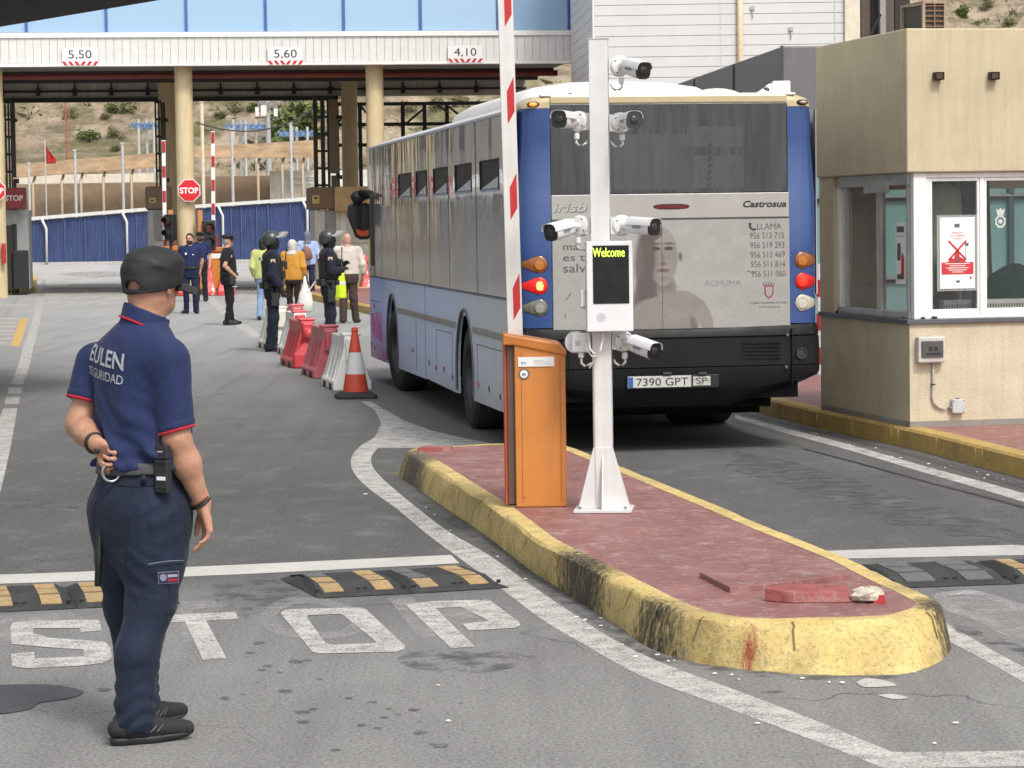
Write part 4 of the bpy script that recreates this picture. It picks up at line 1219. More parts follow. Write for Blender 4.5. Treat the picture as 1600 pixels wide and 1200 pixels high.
# red plastic barriers round the cabinets (worn, speckled white)
def red_bar_mat():
 t = NT("red_plastic_worn"); p = t.co()
 n = t.noise(t.mapping(p, (1, 1, .6)), 9, 6, .7)
 t.set(Base_Color=t.mix(t.ramp(n, [(.56, 0), (.60, 1)]), (.55, .055, .05), (.62, .55, .50)), Roughness=.5); return t.m
M_REDW = red_bar_mat()
for lab, u0, u1, v0, v1, yl, m_ in [("worn red plastic barrier speckled white behind the bearded man", 318, 336, 408, 462, -.9, M_REDW), ("red plastic barrier just left of the officer in the black cap", 338, 366, 400, 463, -1.0, mat("red_plastic_far", (.55, .05, .05), .45)),
         ("red plastic barrier beside the white booth, left of the bus mirror", 562, 578, 400, 456, -.4, M_REDW), ("red plastic barrier low behind the guard's cap", 276, 288, 414, 460, -.6, mat("red_plastic_far", (.55, .05, .05), .45))]:
 r = gthing("plastic_barrier", lab, "barrier", (u0 + u1) / 2, yl, "red plastic barriers at the gantry")
 p0, p1, pt = gl(u0, v1, yl), gl(u1, v1, yl), gl((u0 + u1) / 2, v0, yl)
 W = p1.x - p0.x; H = pt.z
 b = MB()
 prof = [(.5, 0), (.5, .12), (.34, .40), (.22, .78), (.24, .84), (.20, 1.0)]
 b.loft([[Vector((pt.x + s * W * w_, yl + d_ * w_ * .9, H * z)) for s, d_ in ((-1, -1), (1, -1), (1, 1), (-1, 1))] for w_, z in prof])
 gput(b, "shell", m_, r, bevel=.03)
 gput(MB().box((pt.x, yl, H * 1.02), (W * .3, W * .3, H * .06)), "lug", m_, r, bevel=.01)
# ------------------------------------------------------------------ white customs building
Yb = 70.0
c0 = A(930, 100, Yb); c1 = A(1345, 40, Yb); cL = A(893, 100, 77.8)
bld = thing("customs_building", "large white building clad in horizontal panels behind the bus and the grey block", "building", (c0.x, Yb, 0))
b = MB(); z = .0; hh = .262
while z < 11:
 b.span((c0.x, Yb, z + .004), (A(1320, 50, Yb).x, Yb + .12, z + hh - .008))
 z += hh
# the return face runs back to the gantry
dirv = Vector((cL.x - c0.x, 77.8 - Yb, 0)); L_ = dirv.length; dirv.normalize(); nrm = Vector((-dirv.y, dirv.x, 0))
z = 0.0
while z < 11:
 o_ = Vector((c0.x - .01, Yb + .02, z + .004))
 b.prism([(0, 0), (L_, 0), (L_, hh - .012), (0, hh - .012)], o_, dirv, (0, 0, 1), nrm * -1, .1)
 z += hh
b.obj("wall", mat("white_cladding", (.62, .62, .605), .5, var=.04, streak=.12, scale=.6, dirtcol=(.35, .32, .28)), bld, world=True)
MB().span((c0.x + .1, Yb + .06, 0), (c1.x, Yb + 12, 11)).obj("core", mat("cladding_gap", (.24, .24, .235), .8), bld, world=True)
p0, p1 = A(1320, 50, Yb - .1), A(1345, 50, Yb - .1)
MB().span((p0.x + .01, Yb - .1, 0), (p1.x, Yb + .3, 11)).obj("column", mat("pale_cream", (.68, .60, .48), .6), bld, world=True)
p0, p1 = A(1152, 60, Yb - .08), A(1161, 60, Yb - .08)
MB().cyl(((p0.x + p1.x) / 2, Yb - .08, 0), ((p0.x + p1.x) / 2, Yb - .08, 11), .07, n=14).obj("downpipe", mat("pipe_cream", (.64, .48, .32), .5), bld, world=True, smooth=True)
b = MB()
for u in (1305, 1126): p = A(u, 40, Yb - .02); b.span((p.x - .012, Yb - .012, 0), (p.x + .012, Yb - .004, 11))
b.obj("panel_joint", mat("joint_white", (.55, .55, .54), .6), bld, world=True)
p = A(927, 30, Yb - .05); MB().cyl((p.x, Yb - .05, 2), (p.x, Yb - .05, 11), .03, n=8).obj("conduit", M_TRIM, bld, world=True)
b = MB()
for u, v in ((1176, 12), (1236, 45)):
 p = A(u, v, Yb - .03); b.box(p, (.10, .05, .10)); b.cyl(p, p - Vector((0, 0, .25)), .015, n=6)
b.obj("bracket", mat("bracket_grey", (.4, .4, .4), .5), bld, world=True)
# brown columns right of it
root = thing("portal_columns", "dark brown steel columns between the white building and the ventilation box", "columns", A(1380, 60, 58).xy.to_3d())
for u0, u1, m_ in ((1346, 1361, mat("rust_brown", (.10, .075, .06), .8, streak=.5)), (1361, 1380, mat("rust_dark", (.035, .027, .024), .8)), (1372, 1382, mat("steel_grey", (.30, .28, .25), .6, streak=.3)), (1382, 1398, mat("timber_brown", (.10, .085, .065), .8, streak=.4)), (1398, 1423, mat("rust_dark", (.035, .027, .024), .8))):
 k_ = .3 if u0 == 1372 else 0
 p0, p1 = A(u0, 60, 58), A(u1, 60, 58)
 MB().span((p0.x + .01, 58 - k_, 0), (p1.x - .01, 58.3 - k_, 8.5)).obj("column", m_, root, world=True)
MB().cyl(A(1359, 58, 57.6), A(1376, 22, 57.6), .03, n=6).obj("brace", M_BLK, root, world=True)
# ------------------------------------------------------------------ dark grey block
Yg = 40.0
gc = A(1222, 72, Yg); ge = Vector((A(1038, 137, 52.5).x, 52.5, gc.z)); gb = A(1222, 195, Yg).z
blk = thing("grey_block", "dark grey clad block with sloping-looking top edge behind the bus, left of the booth", "building", (gc.x, Yg, 0))
d_ = Vector((ge.x - gc.x, ge.y - gc.y, 0)); d_ = d_.normalized() * 24
rt_ = Vector((9, 1.2, 0))
b = MB()
q = [Vector((gc.x, Yg, 0)), Vector((gc.x, Yg, 0)) + rt_, Vector((gc.x, Yg, 0)) + rt_ + d_, Vector((gc.x, Yg, 0)) + d_]
b.loft([[p + Vector((0, 0, gb)) for p in q], [p + Vector((0, 0, gc.z)) for p in q]])
b.obj("cladding", mat("grey_cladding", (.125, .125, .13), .5, var=.08, streak=.3, dirtcol=(.22, .21, .2)), blk, world=True, bevel=.02)
b = MB()
for t in (.18, .36, .54, .72): p = q[0] + d_ * t; b.box(Vector((p.x, p.y, (gb + gc.z) / 2)) - Vector((.015, 0, 0)), (.02, .05, gc.z - gb - .02))
b.box((gc.x - .005, Yg - .005, (gb + gc.z) / 2), (.04, .04, gc.z - gb + .01))
b.obj("panel_joint", mat("joint_dark", (.05, .05, .05), .6), blk, world=True)
b = MB(); q2 = [p + Vector((.45, .45, 0)) for p in q]
b.loft([[p + Vector((0, 0, 0)) for p in q2], [p + Vector((0, 0, gb - .02)) for p in q2]])
b.obj("glazed_front", glassy("teal_glass", (.14, .26, .25), 1.0, .05, .05), blk, world=True)
b = MB()
for s in range(10): p = q2[0] + rt_ * (s / 9); b.box((p.x - .0, p.y - .04, gb / 2), (.08, .06, gb - .04))
for s in range(1, 14): p = q2[0] + d_ * (s / 13); b.box((p.x - .04, p.y, gb / 2), (.06, .08, gb - .04))
for z in (1.0, 2.2): b.cyl(q2[0] + Vector((0, -.03, z)), q2[1] + Vector((0, -.03, z)), .05, n=6)
b.obj("window_frame", mat("frame_dark", (.04, .05, .05), .5), blk, world=True)
# ------------------------------------------------------------------ canopy above the viewer's left
e0, e1 = A(0, 42, 36), A(250, 0, 32)
zc = (e0.z + e1.z) / 2
e0 = G(0, 42, zc) if False else Vector((ray(0, 42).x, ray(0, 42).y, 0)) * ((zc - CAM_H) / ray(0, 42).z); e1 = Vector((ray(250, 0).x, ray(250, 0).y, 0)) * ((zc - CAM_H) / ray(250, 0).z)
de = (e1 - e0)
can = thing("roof_canopy", "black underside of a canopy roof cutting the top left corner", "canopy", (e0.x - 4, e0.y - 6, 0))
b = MB()
s0 = e0 - de * 1.6; s1 = e1 + de * .25
q = [s0, s1, s1 + Vector((-3.0, -9, 0)), s0 + Vector((-3, -9, 0))]
b.loft([[Vector((p.x, p.y, zc)) for p in q], [Vector((p.x, p.y, zc + .5)) for p in q]])
b.obj("roof_slab", mat("canopy_black", (.012, .012, .013), .8), can, world=True)
b = MB(); b.tube([Vector((s0.x, s0.y, zc + .06)), Vector((s1.x, s1.y, zc + .06))], .045, 8); b.obj("edge_trim", mat("canopy_edge", (.09, .08, .07), .6), can, world=True)
for t in (.05, .5):
 p = s0.lerp(s1, t) + Vector((-2.2, -4.5, 0)); MB().cyl((p.x, p.y, 0), (p.x, p.y, zc), .16, n=16).obj("column", M_CREAMC, can, world=True, smooth=True, auto=40)
# building along the left side of the road (outside the frame: what the bus windows mirror)
sb = thing("office_building", "long low office building with white awning left of the road, mirrored in the bus windows", "building", (-12, 52, 0), .15)
sb.hide_render = False
b = MB(); b.span((-6, -22, 0), (0, 22, 4.6)); b.obj("wall", mat("office_wall", (.36, .34, .30), .8, dirt=.2), sb)
for i in range(7):
 y = -19 + i * 6.2
 MB().span((.0, y, 1.0), (.05, y + 2.6, 2.5)).obj("window", mat("office_white", (.66, .66, .66), .4), sb)
 MB().span((.0, y + 3.4, 0.05), (.05, y + 4.6, 2.4)).obj("door", mat("office_dark", (.05, .05, .055), .5), sb)
ob = thing("office_building", "tall pale building beyond the gantry, mirrored in the bus windows", "building", (-19.5, 97, 0), .15)
MB().span((-8, -15, 0), (0, 15, 7.5)).obj("wall", mat("office_pale", (.72, .71, .68), .7), ob)
for z in (.9, 4.2):
 for i in range(9): MB().span((.0, -14 + i * 3.2, z), (.06, -12.2 + i * 3.2, z + 1.7)).obj("window", mat("office_dark", (.05, .05, .055), .3), ob)
b = MB()
for i in range(14): y = -21.5 + i * 3.1; b.add([(0, y, 3.2), (1.4, y, 2.75), (1.4, y + 2.9, 2.75), (0, y + 2.9, 3.2), (1.4, y, 2.55), (1.4, y + 2.9, 2.55)], [(0, 1, 2, 3), (1, 4, 5, 2)])
b.obj("awning", mat("awning_white", (.74, .74, .72), .6), sb, recalc=False)
# ------------------------------------------------------------------ guard booth on the right
M_STUCCO = mat("booth_stucco", (.50, .433, .29), .85, var=.07, scale=2.5, bump=.3, bscale=70, dirt=.22, streak=.28, dirtcol=(.27, .225, .15))
M_STUCCO2 = mat("booth_plaster", (.54, .47, .34), .88, var=.09, scale=3.5, bump=.6, bscale=45, dirt=.35, streak=.25, dirtcol=(.34, .27, .17))
M_FRAMEW = mat("frame_white", (.74, .74, .73), .4, var=.05, streak=.15)
M_ALU = mat("aluminium", (.50, .50, .49), .35, .6, streak=.3)
BC = G(1422, 668, KZ)
BR = math.atan2(.48, 2.30)
booth = thing("guard_booth", "cream rendered guard booth with sliding corner windows on the right pavement", "booth", (BC.x, BC.y, 0), BR)
BM = rootmat(booth)
W_, D_ = 3.6, 2.38
ZS, ZU, ZT = 1.05, 2.30, 3.50
def panel_box(b, x0, y0, z0, x1, y1, z1): return b.span((x0, y0, z0), (x1, y1, z1))
b = MB()   # low wall
b.span((0, 0, KZ - .05), (W_, .14, ZS - .02)); b.span((0, .141, KZ - .05), (.14, D_, ZS - .02)); b.span((0.141, D_ - .14, KZ - .05), (W_, D_, ZS - .02))
b.obj("wall", M_STUCCO2, booth)
b = MB()   # upper block, slightly overhanging
b.prism([(-.02, -.02), (W_, -.02), (W_, D_ + .03), (-.02, D_ + .03)], (0, 0, ZU), (1, 0, 0), (0, 1, 0), (0, 0, 1), ZT - ZU)
b.obj("parapet", M_STUCCO, booth, bevel=.012)
MB().span((0.0, 1.98, ZS - .02), (.5, D_, ZU)).obj("pier", M_STUCCO, booth)
b = MB(); b.span((.5, D_ - .14, ZU - .12), (W_, D_, ZU))
for x in (.5, 1.3, 2.1, 2.9): b.span((x, D_ - .14, ZS - .02), (x + .08, D_, ZU - .12))
b.obj("back_wall", mat("booth_inside", (.72, .66, .54), .85), booth)
b = MB(); b.span((-.03, -.03, ZS - .019), (W_, .16, ZS + .018)); b.span((-.03, .161, ZS - .019), (.16, 2.36, ZS + .018))
b.obj("sill", mat("sill_slate", (.085, .09, .105), .5), booth, bevel=.004)
# window frames
zf0, zf1 = ZS + .018, ZU - .001
b = MB()
b.span((.05, .02, zf0), (.165, .10, zf1))                                   # corner post
b.span((.165, .03, zf0), (W_, .09, zf0 + .035)); b.span((.165, .03, zf1 - .045), (W_, .09, zf1))
x = .20
for xx, hw_ in ((.183, .018), (.665, .022), (1.9, .03)): b.span((xx - hw_, .035, zf0 + .035), (xx + hw_, .085, zf1 - .045))
for xa, xb in ((.201, .643), (.687, 1.87)):
 b.span((xa, .042, zf0 + .035), (xb, .078, zf0 + .08)); b.span((xa, .042, zf1 - .075), (xb, .078, zf1 - .045))
 b.span((xa, .042, zf0 + .08), (xa + .022, .078, zf1 - .075)); b.span((xb - .022, .042, zf0 + .08), (xb, .078, zf1 - .075))
b.obj("window_frame", M_FRAMEW, booth, bevel=.004, seg=1)
b = MB()
b.span((.03, .10, zf0), (.09, 1.98, zf0 + .06)); b.span((.025, .10, zf1 - .10), (.095, 1.98, zf1))
for yy in (.14, .84, .90, 1.74, 1.95): b.span((.035, yy - .025, zf0 + .06), (.085, yy + .025, zf1 - .10))
b.span((.0, .55, zf1 - .16), (.028, 1.15, zf1 - .06))
b.obj("window_frame", M_ALU, booth, bevel=.004, seg=1)
MB().span((.03, 1.90, zf0 + .0), (.10, 1.976, zf1 - .0)).obj("window_jamb", M_FRAMEW, booth)
for x0, x1 in ((.223, .621), (.709, 1.848)):
 MB().span((x0, .057, zf0 + .08), (x1, .063, zf1 - .075)).obj("window_pane", glassy("booth_glass", (.06, .09, .095), .20, .02, .12), booth)
for y0, y1 in ((.165, .815), (.925, 1.715)):
 MB().span((.057, y0, zf0 + .06), (.063, y1, zf1 - .10)).obj("window_pane", glassy("booth_glass_side", (.05, .075, .08), .24, .02, .10), booth)
b = MB(); b.box((.23, .025, zf0 + .012), (.045, .02, .02)); b.box((.12, -.0, zf0 + .01), (.03, .02, .02)); b.box((-.005, .13, zf0 + .01), (.02, .03, .02)); b.box((.0, 1.9, zf0 + .01), (.02, .03, .02))
b.obj("latch", M_BLK, booth)
# spouts
for x in (.245, .735):
 b = MB(); b.loft([[Vector((x + sx * .04, -.02 - .075 * (1), 3.1 + sz * .032)) for sx, sz in ((-1, -1), (1, -1), (1, 1), (-1, 1))], [Vector((x + sx * .035, -.0, 3.1 + sz * .032)) for sx, sz in ((-1, -1), (1, -1), (1, 1), (-1, 1))]], caps=False)
 b.loft([[Vector((x + sx * .03, -.02 - .072, 3.1 + sz * .024)) for sx, sz in ((-1, -1), (1, -1), (1, 1), (-1, 1))], [Vector((x + sx * .028, -.022, 3.1 + sz * .024)) for sx, sz in ((-1, -1), (1, -1), (1, 1), (-1, 1))]])
 b.obj("spout", mat("spout_rust", (.055, .035, .022), .7), booth)
MB().span((-.0, .0, KZ - .05), (W_, D_, KZ + .05)).obj("floor", mat("floor_grey", (.45, .45, .44), .8), booth)
def bthing(name, lab, cat, x, y, z, group=None):
 return thing(name, lab, cat, BM @ Vector((x, y, z)), BR, group)
# things inside the booth
r = bthing("counter", "pale counter behind the booth windows", "counter", .9, .55, KZ)
MB().span((-.74, -.3, .78), (2.4, .25, .82)).obj("top", mat("counter_top", (.5, .48, .44), .5), r)
MB().span((-.7, -.2, 0), (2.4, -.16, .779)).obj("panel", mat("counter_panel", (.4, .38, .34), .6), r)
r = bthing("jacket", "dark green jacket draped behind the right booth window", "jacket", 1.12, .42, KZ + .8)
b = MB(); rings = []
for z, w, d in ((0.0, .34, .16), (.15, .33, .17), (.32, .30, .16), (.44, .24, .12), (.50, .12, .07), (.53, .03, .02)):
 rings.append([Vector((w * math.cos(a) * (1 + .07 * math.sin(5 * a + z * 9)), d * math.sin(a) * (1 + .12 * math.sin(4 * a + z * 7)), z + .03 * math.sin(a * 3))) for a in [k * math.pi / 12 for k in range(24)]])
b.loft(rings); b.obj("fabric", cloth("jacket_green", (.018, .026, .020)), r, smooth=True)
r = bthing("curtain", "grey curtain hanging behind the left booth window", "curtain", .6, 1.5, 1.1)
b = MB(); top_, bot_ = [], []
for i in range(60):
 x = i * .012; yy = .05 * math.sin(i * .9) + .02 * math.sin(i * 2.1); top_.append(Vector((x, yy, 1.15))); bot_.append(Vector((x * 1.05, yy * 1.2, -.05)))
b.strip(top_, bot_); b.obj("fabric", cloth("curtain_grey", (.40, .40, .37)), r, smooth=True)
r = bthing("coat", "pale khaki coat hanging high behind the first front window pane", "coat", .45, .40, 1.75)
b = MB(); rings = []
for z, w, d in ((.48, .02, .02), (.44, .09, .05), (.38, .15, .07), (.15, .17, .08), (-.2, .19, .09), (-.3, .18, .09)):
 rings.append([Vector((w * math.cos(a) * (1 + .1 * math.sin(6 * a + z * 5)), d * math.sin(a), z)) for a in [k * math.pi / 12 for k in range(24)]])
b.loft(rings); b.obj("fabric", cloth("coat_khaki", (.42, .38, .29)), r, smooth=True)
for x, lab in ((.50, "white plastic crate low behind the first front window pane"), (1.05, "white plastic crate under the dark jacket behind the right booth window")):
 r = bthing("plastic_crate", lab, "crate", x, .30, KZ + .82, "crates on the booth counter")
 b = MB()
 w = .12 if x < .9 else .3
 b.span((-w, -.1, 0), (w, -.085, .03)); b.span((-w, -.1, .2), (w, -.085, .24)); b.span((-w, .1, 0), (w, .11, .24)); b.span((-w, -.084, 0), (-w + .01, .099, .24)); b.span((w - .01, -.084, 0), (w, .099, .24)); b.span((-w + .011, -.084, 0), (w - .011, .099, .01))
 for i in range(int(w / .012)): xx = -w + .012 + i * .024; b.span((xx, -.098, .03), (xx + .012, -.088, .2))
 for z in (.07, .115, .16): b.span((-w, -.0995, z), (w, -.086, z + .012))
 b.obj("body", mat("crate_white", (.62, .6, .55), .5), r)
r = bthing("red_bag", "dark red bag between the poster and the crate behind the first front pane", "bag", .46, .36, KZ + .82)
MB().loft([[Vector((w * math.cos(a), .06 * math.sin(a), z)) for a in [k * math.pi / 8 for k in range(16)]] for z, w in ((0, .08), (.12, .11), (.26, .12), (.30, .07))]).obj("body", cloth("bag_red", (.20, .035, .03)), r, smooth=True)
# posters on the panes
M_PAPER = mat("paper", (.74, .74, .72), .7, var=.03)
M_REDINK = mat("ink_red", (.50, .03, .04), .6)
M_GREYINK = mat("ink_grey", (.10, .10, .11), .6)
r = bthing("poster", "white poster with a red crossed-out figure and red band on the front pane", "poster", .445, .050, 1.32)
pw, ph = .31, .60
MB().span((-pw / 2 - .025, -.002, -.02), (pw / 2 + .03, .0, ph + .02)).obj("sleeve", glassy("plastic_sleeve", (.5, .55, .53), .35, .15), r)
MB().span((-pw / 2, -.006, 0), (pw / 2, -.003, ph)).obj("sheet", M_PAPER, r)
b = MB(); y = -.0075
b.sheet([(-pw * .46, y, ph * .20), (pw * .46, y, ph * .20), (pw * .46, y, ph * .37), (-pw * .46, y, ph * .37)])
for s in (1, -1):
 b.add([(-s * .085, y, ph * .66), (-s * .072, y, ph * .68), (s * .085, y, ph * .41), (s * .070, y, ph * .395)], [(0, 1, 2, 3)])
b.sheet([(-.09, y, ph * .37), (-.06, y, ph * .43), (-.03, y, ph * .42), (-.02, y, ph * .52), (.01, y, ph * .54), (.02, y, ph * .45), (.07, y, ph * .40), (.075, y, ph * .371), (0, y, ph * .371)])
b.obj("print_red", M_REDINK, r, recalc=False)
b = MB(); y = -.0085
b.text("Gracias por", (0, y, ph * .775), (1, 0, 0), (0, 0, 1), .016, w=.10); b.text("su y respeto", (0, y, ph * .735), (1, 0, 0), (0, 0, 1), .016, w=.13); b.text("buzon", (0, y, ph * .695), (1, 0, 0), (0, 0, 1), .014, w=.07)
b.obj("print_text", M_REDINK, r, recalc=False)
b = MB()
b.sheet([(-.025, y, ph * .86), (.02, y, ph * .86), (.02, y, ph * .91), (-.025, y, ph * .91)])
b.sheet([(.072, y, ph * .40), (.076, y, ph * .40), (.076, y, ph * .66), (.072, y, ph * .66)]); b.sheet([(.07, y, ph * .60), (.10, y, ph * .60), (.10, y, ph * .64), (.07, y, ph * .64)])
b.lathe([(.022, 0), (.013, 0)], (0.0, y - .001, ph * .405), (0, -1, 0), 12, caps=False)
b.sheet([(-.012, y, .05), (.02, y, .052), (.02, y, .07), (-.012, y, .068)]); b.sheet([(.11, y, .08), (.125, y, .08), (.125, y, .10), (.11, y, .10)])
b.obj("print_black", M_GREYINK, r, recalc=False)
b = MB(); y = -.0087
for i in range(5): w = (.11, .07, .10, .08, .05)[i]; z = ph * .345 - i * .0175; b.sheet([(-w, y, z), (w, y, z), (w, y, z + .006), (-w, y, z + .006)])
b.obj("print_white", M_PAPER, r, recalc=False)
r = thing("poster", "narrow leaflet with a black cat-eared figure on the side pane", "poster", BM @ Vector((.048, .33, 1.36)), BR - math.pi / 2)
MB().span((-.12, -.004, 0), (.12, 0, .52)).obj("sheet", M_PAPER, r)
b = MB(); y = -.0055
b.sheet([(-.09, y, .44), (.09, y, .44), (.09, y, .49), (-.09, y, .49)])
b.sheet([(-.085, y, .20), (.0, y, .20), (.01, y, .30), (0, y, .36), (-.01, y, .345), (-.06, y, .345), (-.075, y, .36), (-.08, y, .30)])
b.sheet([(-.085, y, .04), (.06, y, .04), (.05, y, .09), (-.085, y, .08)])
b.text("alerta a tu lado", (0, y, .40), (1, 0, 0), (0, 0, 1), .018, w=.17)
b.obj("print_black", M_GREYINK, r, recalc=False)
MB().sheet([(.01, y, .045), (.09, y, .045), (.09, y, .22), (.05, y, .27), (.02, y, .24)]).obj("print_red", M_REDINK, r, recalc=False)
# police shaped decal on the right pane
r = bthing("window_decal", "white badge shaped decal on the right front pane", "decal", .835, .053, 1.88)
b = MB()
oct_ = [(.052 * math.cos(k * math.pi / 8) * (1.0 if k % 2 else .86), .06 * math.sin(k * math.pi / 8) * (1.0 if k % 2 else .86)) for k in range(16)]
inn_ = [(x * .68, z * .68) for x, z in oct_]
n = 16
b.add([(x, 0, z) for x, z in oct_] + [(x, 0, z) for x, z in inn_], [(i, (i + 1) % n, n + (i + 1) % n, n + i) for i in range(n)])
b.sheet([(-.028, 0, .055), (.028, 0, .055), (.04, 0, .11), (.02, 0, .095), (0, 0, .115), (-.02, 0, .095), (-.04, 0, .11)])
b.sheet([(.02 * math.cos(k * .785), -.0, .02 * math.sin(k * .785)) for k in range(8)])
b.obj("print", mat("decal_white", (.5, .52, .5), .5), r, recalc=False)
# meter box with conduit and junction box on the low wall
r = bthing("meter_box", "grey meter box with smoked cover on the booth wall under the front window", "meter box", .17, -.002, .82)
MB().span((-.12, -.075, -.115), (.12, 0, .105)).obj("case", mat("meter_grey", (.50, .48, .44), .5, dirt=.2), r, bevel=.012)
MB().span((-.095, -.088, -.07), (.098, -.074, .072)).obj("cover", mat("meter_smoked", (.07, .07, .07), .15, coat=.5), r, bevel=.01)
b = MB(); b.span((-.03, -.092, -.012), (.0, -.087, .02)); b.span((.015, -.092, -.012), (.045, -.087, .022)); b.span((-.06, -.091, -.05), (.07, -.0875, -.03))
b.obj("dial", mat("meter_dial", (.02, .02, .02), .4), r)
cd = bthing("conduit", "thin grey conduit curving from the meter box to the junction box", "conduit", .2, 0, .7)
b = MB()
pts = [(0, -.02, .01), (0, -.02, -.10), (-.003, -.02, -.22), (-.008, -.02, -.28), (.005, -.02, -.335), (.04, -.02, -.37), (.09, -.02, -.385), (.155, -.02, -.385)]
b.tube(pts, .011, 10); b.obj("pipe", mat("conduit_grey", (.42, .38, .34), .6), cd, smooth=True)
b = MB(); b.span((-.018, -.034, -.185), (.016, -.001, -.175)); b.obj("clip", M_BLK, cd)
jb = bthing("junction_box", "small square grey junction box low on the booth wall", "junction box", .415, -.001, .33)
MB().span((-.056, -.05, -.06), (.056, 0, .06)).obj("case", mat("junction_grey", (.44, .45, .45), .5, dirt=.1), jb, bevel=.008)
b = MB()
for sx in (-1, 1):
 for sz in (-1, 1): b.cyl((sx * .044, -.0525, sz * .048), (sx * .044, -.0495, sz * .048), .006, n=8)
b.cyl((-.06, -.025, -.015), (-.075, -.025, -.015), .016, n=10); b.cyl((.0, -.025, .058), (.0, -.025, .072), .015, n=10)
b.obj("screw", mat("screw_grey", (.22, .22, .22), .4, .5), jb)
# roof ventilation box
r = bthing("air_conditioner", "rusty ventilation unit with a barred front on the booth roof", "air conditioner", .18, .10, ZT)
MB().span((.012, .02, 0), (.188, .53, .215)).obj("body", mat("ac_dark", (.055, .05, .045), .7, streak=.4), r)
b = MB()
for x in (0, .19): b.span((x - .012, -.0, 0), (x + .012, .024, .235)); b.span((x - .012, .52, 0), (x + .012, .545, .235))
b.span((-.012, -.002, .216), (.202, .026, .24)); b.span((-.012, .027, .218), (.013, .519, .238))
b.obj("frame", mat("ac_frame", (.34, .26, .18), .8, streak=.5), r)
b = MB()
for i in range(5): b.span((.012, .004, .02 + i * .043), (.178, .014, .028 + i * .043))
b.span((.090, .0, .01), (.100, .012, .215)); b.obj("grille", mat("ac_rust", (.24, .13, .07), .8), r)
# camera on the grey block, above the bus roof
p = A(1222, 140, 39.7)
r = thing("security_camera", "white security camera on the grey block above the right end of the bus roof", "security camera", p)
MB().span((-.13, .06, -.16), (.13, .26, .13)).obj("bracket", M_SIGNW, r, bevel=.02)
b = MB(); b.ball((-.16, -.02, -.03), (.11, .11, .12)); b.tube([(-.10, .02, 0), (-.22, -.10, -.06), (-.34, -.2, -.12)], [.07, .10, .09], 14)
b.obj("housing", M_SIGNW, r, smooth=True)
MB().ball((-.24, -.16, -.02), (.05, .05, .05)).obj("lens", mat("lens_black", (.01, .01, .012), .1), r, smooth=True)
sp_ = A(1281, 600, 31)
r = thing("striped_post", "red and white striped post between the bus and the guard booth", "post", (sp_.x + .02, 31, KZ))
MB().cyl((0, 0, 0), (0, 0, 1.25), .05, n=16).obj("shaft", M_SIGNW, r)
for z in (.12, .50, .88): MB().cyl((0, 0, z), (0, 0, z + .19), .052, n=16).obj("stripe", mat("arm_red_near", (.46, .022, .026), .4), r)
# ------------------------------------------------------------------ orange cabinet with the raised barrier
pc = G(842, 792.5, IZ)
cabR = .02
cab = thing("barrier_cabinet", "tall orange barrier cabinet with sloping lid on the red island", "barrier cabinet", (pc.x, pc.y, IZ), cabR)
cw, cd_, chl, chr_ = .345, .34, 1.035, .965
M_ORB = mat("cabinet_orange_near", (.54, .20, .040), .42, var=.07, scale=3, dirt=.22, streak=.22, dirtcol=(.33, .135, .05))
MB().prism([(-cw / 2 + .035, 0), (cw / 2, 0), (cw / 2, chr_ - .03), (-cw / 2 + .035, chl - .045)], (0, 0, 0), (1, 0, 0), (0, 0, 1), (0, 1, 0), cd_).obj("body", M_ORB, cab, bevel=.008)
b = MB(); b.span((-cw / 2 - .01, .03, .02), (-cw / 2 + .034, cd_ - .02, chl - .05)); b.obj("side_channel", mat("channel_dark", (.10, .055, .04), .5), cab)
b = MB(); b.span((-cw / 2 - .028, .04, .01), (-cw / 2 - .011, cd_ - .02, chl - .03)); b.obj("side_panel", mat("side_panel_red", (.42, .055, .022), .45), cab, bevel=.003)
b = MB(); b.prism([(-cw / 2 - .035, chl - .045), (-cw / 2 + .03, chl - .045), (cw / 2 + .006, chr_ - .045), (cw / 2 + .006, chr_ - .01), (cw / 2 - .03, chr_ + .035), (-cw / 2 - .03, chl + .03)], (0, -.012, 0), (1, 0, 0), (0, 0, 1), (0, 1, 0), cd_ + .02)
b.obj("lid", mat("cabinet_lid", (.50, .17, .03), .4, var=.05), cab, bevel=.012)
b = MB(); b.span((-cw / 2 + .075, -.003, .03), (-cw / 2 + .078, .0, chl - .09)); b.span((cw / 2 - .034, -.003, .03), (cw / 2 - .031, .0, chr_ - .06))
b.obj("seam", mat("seam_brown", (.30, .10, .02), .6), cab)
b = MB(); b.span((-cw / 2 - .02, .01, -.002), (cw / 2, cd_, .012)); b.obj("base_plate", mat("base_olive", (.12, .10, .04), .7), cab)
st_ = MB(); st_.span((-.115, -.006, .86), (.105, -.0005, .918)); st_.obj("sticker", M_SIGNW, cab)
b = MB(); b.text("trc", (-.098, -.0075, .875), (1, 0, 0), (0, 0, 1), .020, .01, align='L')
b.obj("lettering", mat("ink_blue_grey", (.10, .12, .18), .5), cab, recalc=False)
b = MB()
for z, w in ((.895, .06), (.886, .10), (.873, .11)): b.sheet([(-.02, -.0075, z), (-.02 + w, -.0075, z), (-.02 + w, -.0075, z + .0025), (-.02, -.0075, z + .0025)])
b.obj("fine_print", mat("ink_pale", (.40, .42, .46), .5), cab, recalc=False)
MB().lathe([(.034, 0), (.034, .004), (.001, .005)], (-.08, -.0005, .815), (0, -1, 0), 24).obj("badge_ring", mat("badge_grey", (.12, .12, .12), .4), cab)
MB().lathe([(.024, .0055), (.001, .0065)], (-.08, -.0005, .815), (0, -1, 0), 24).obj("badge", M_SIGNW, cab)
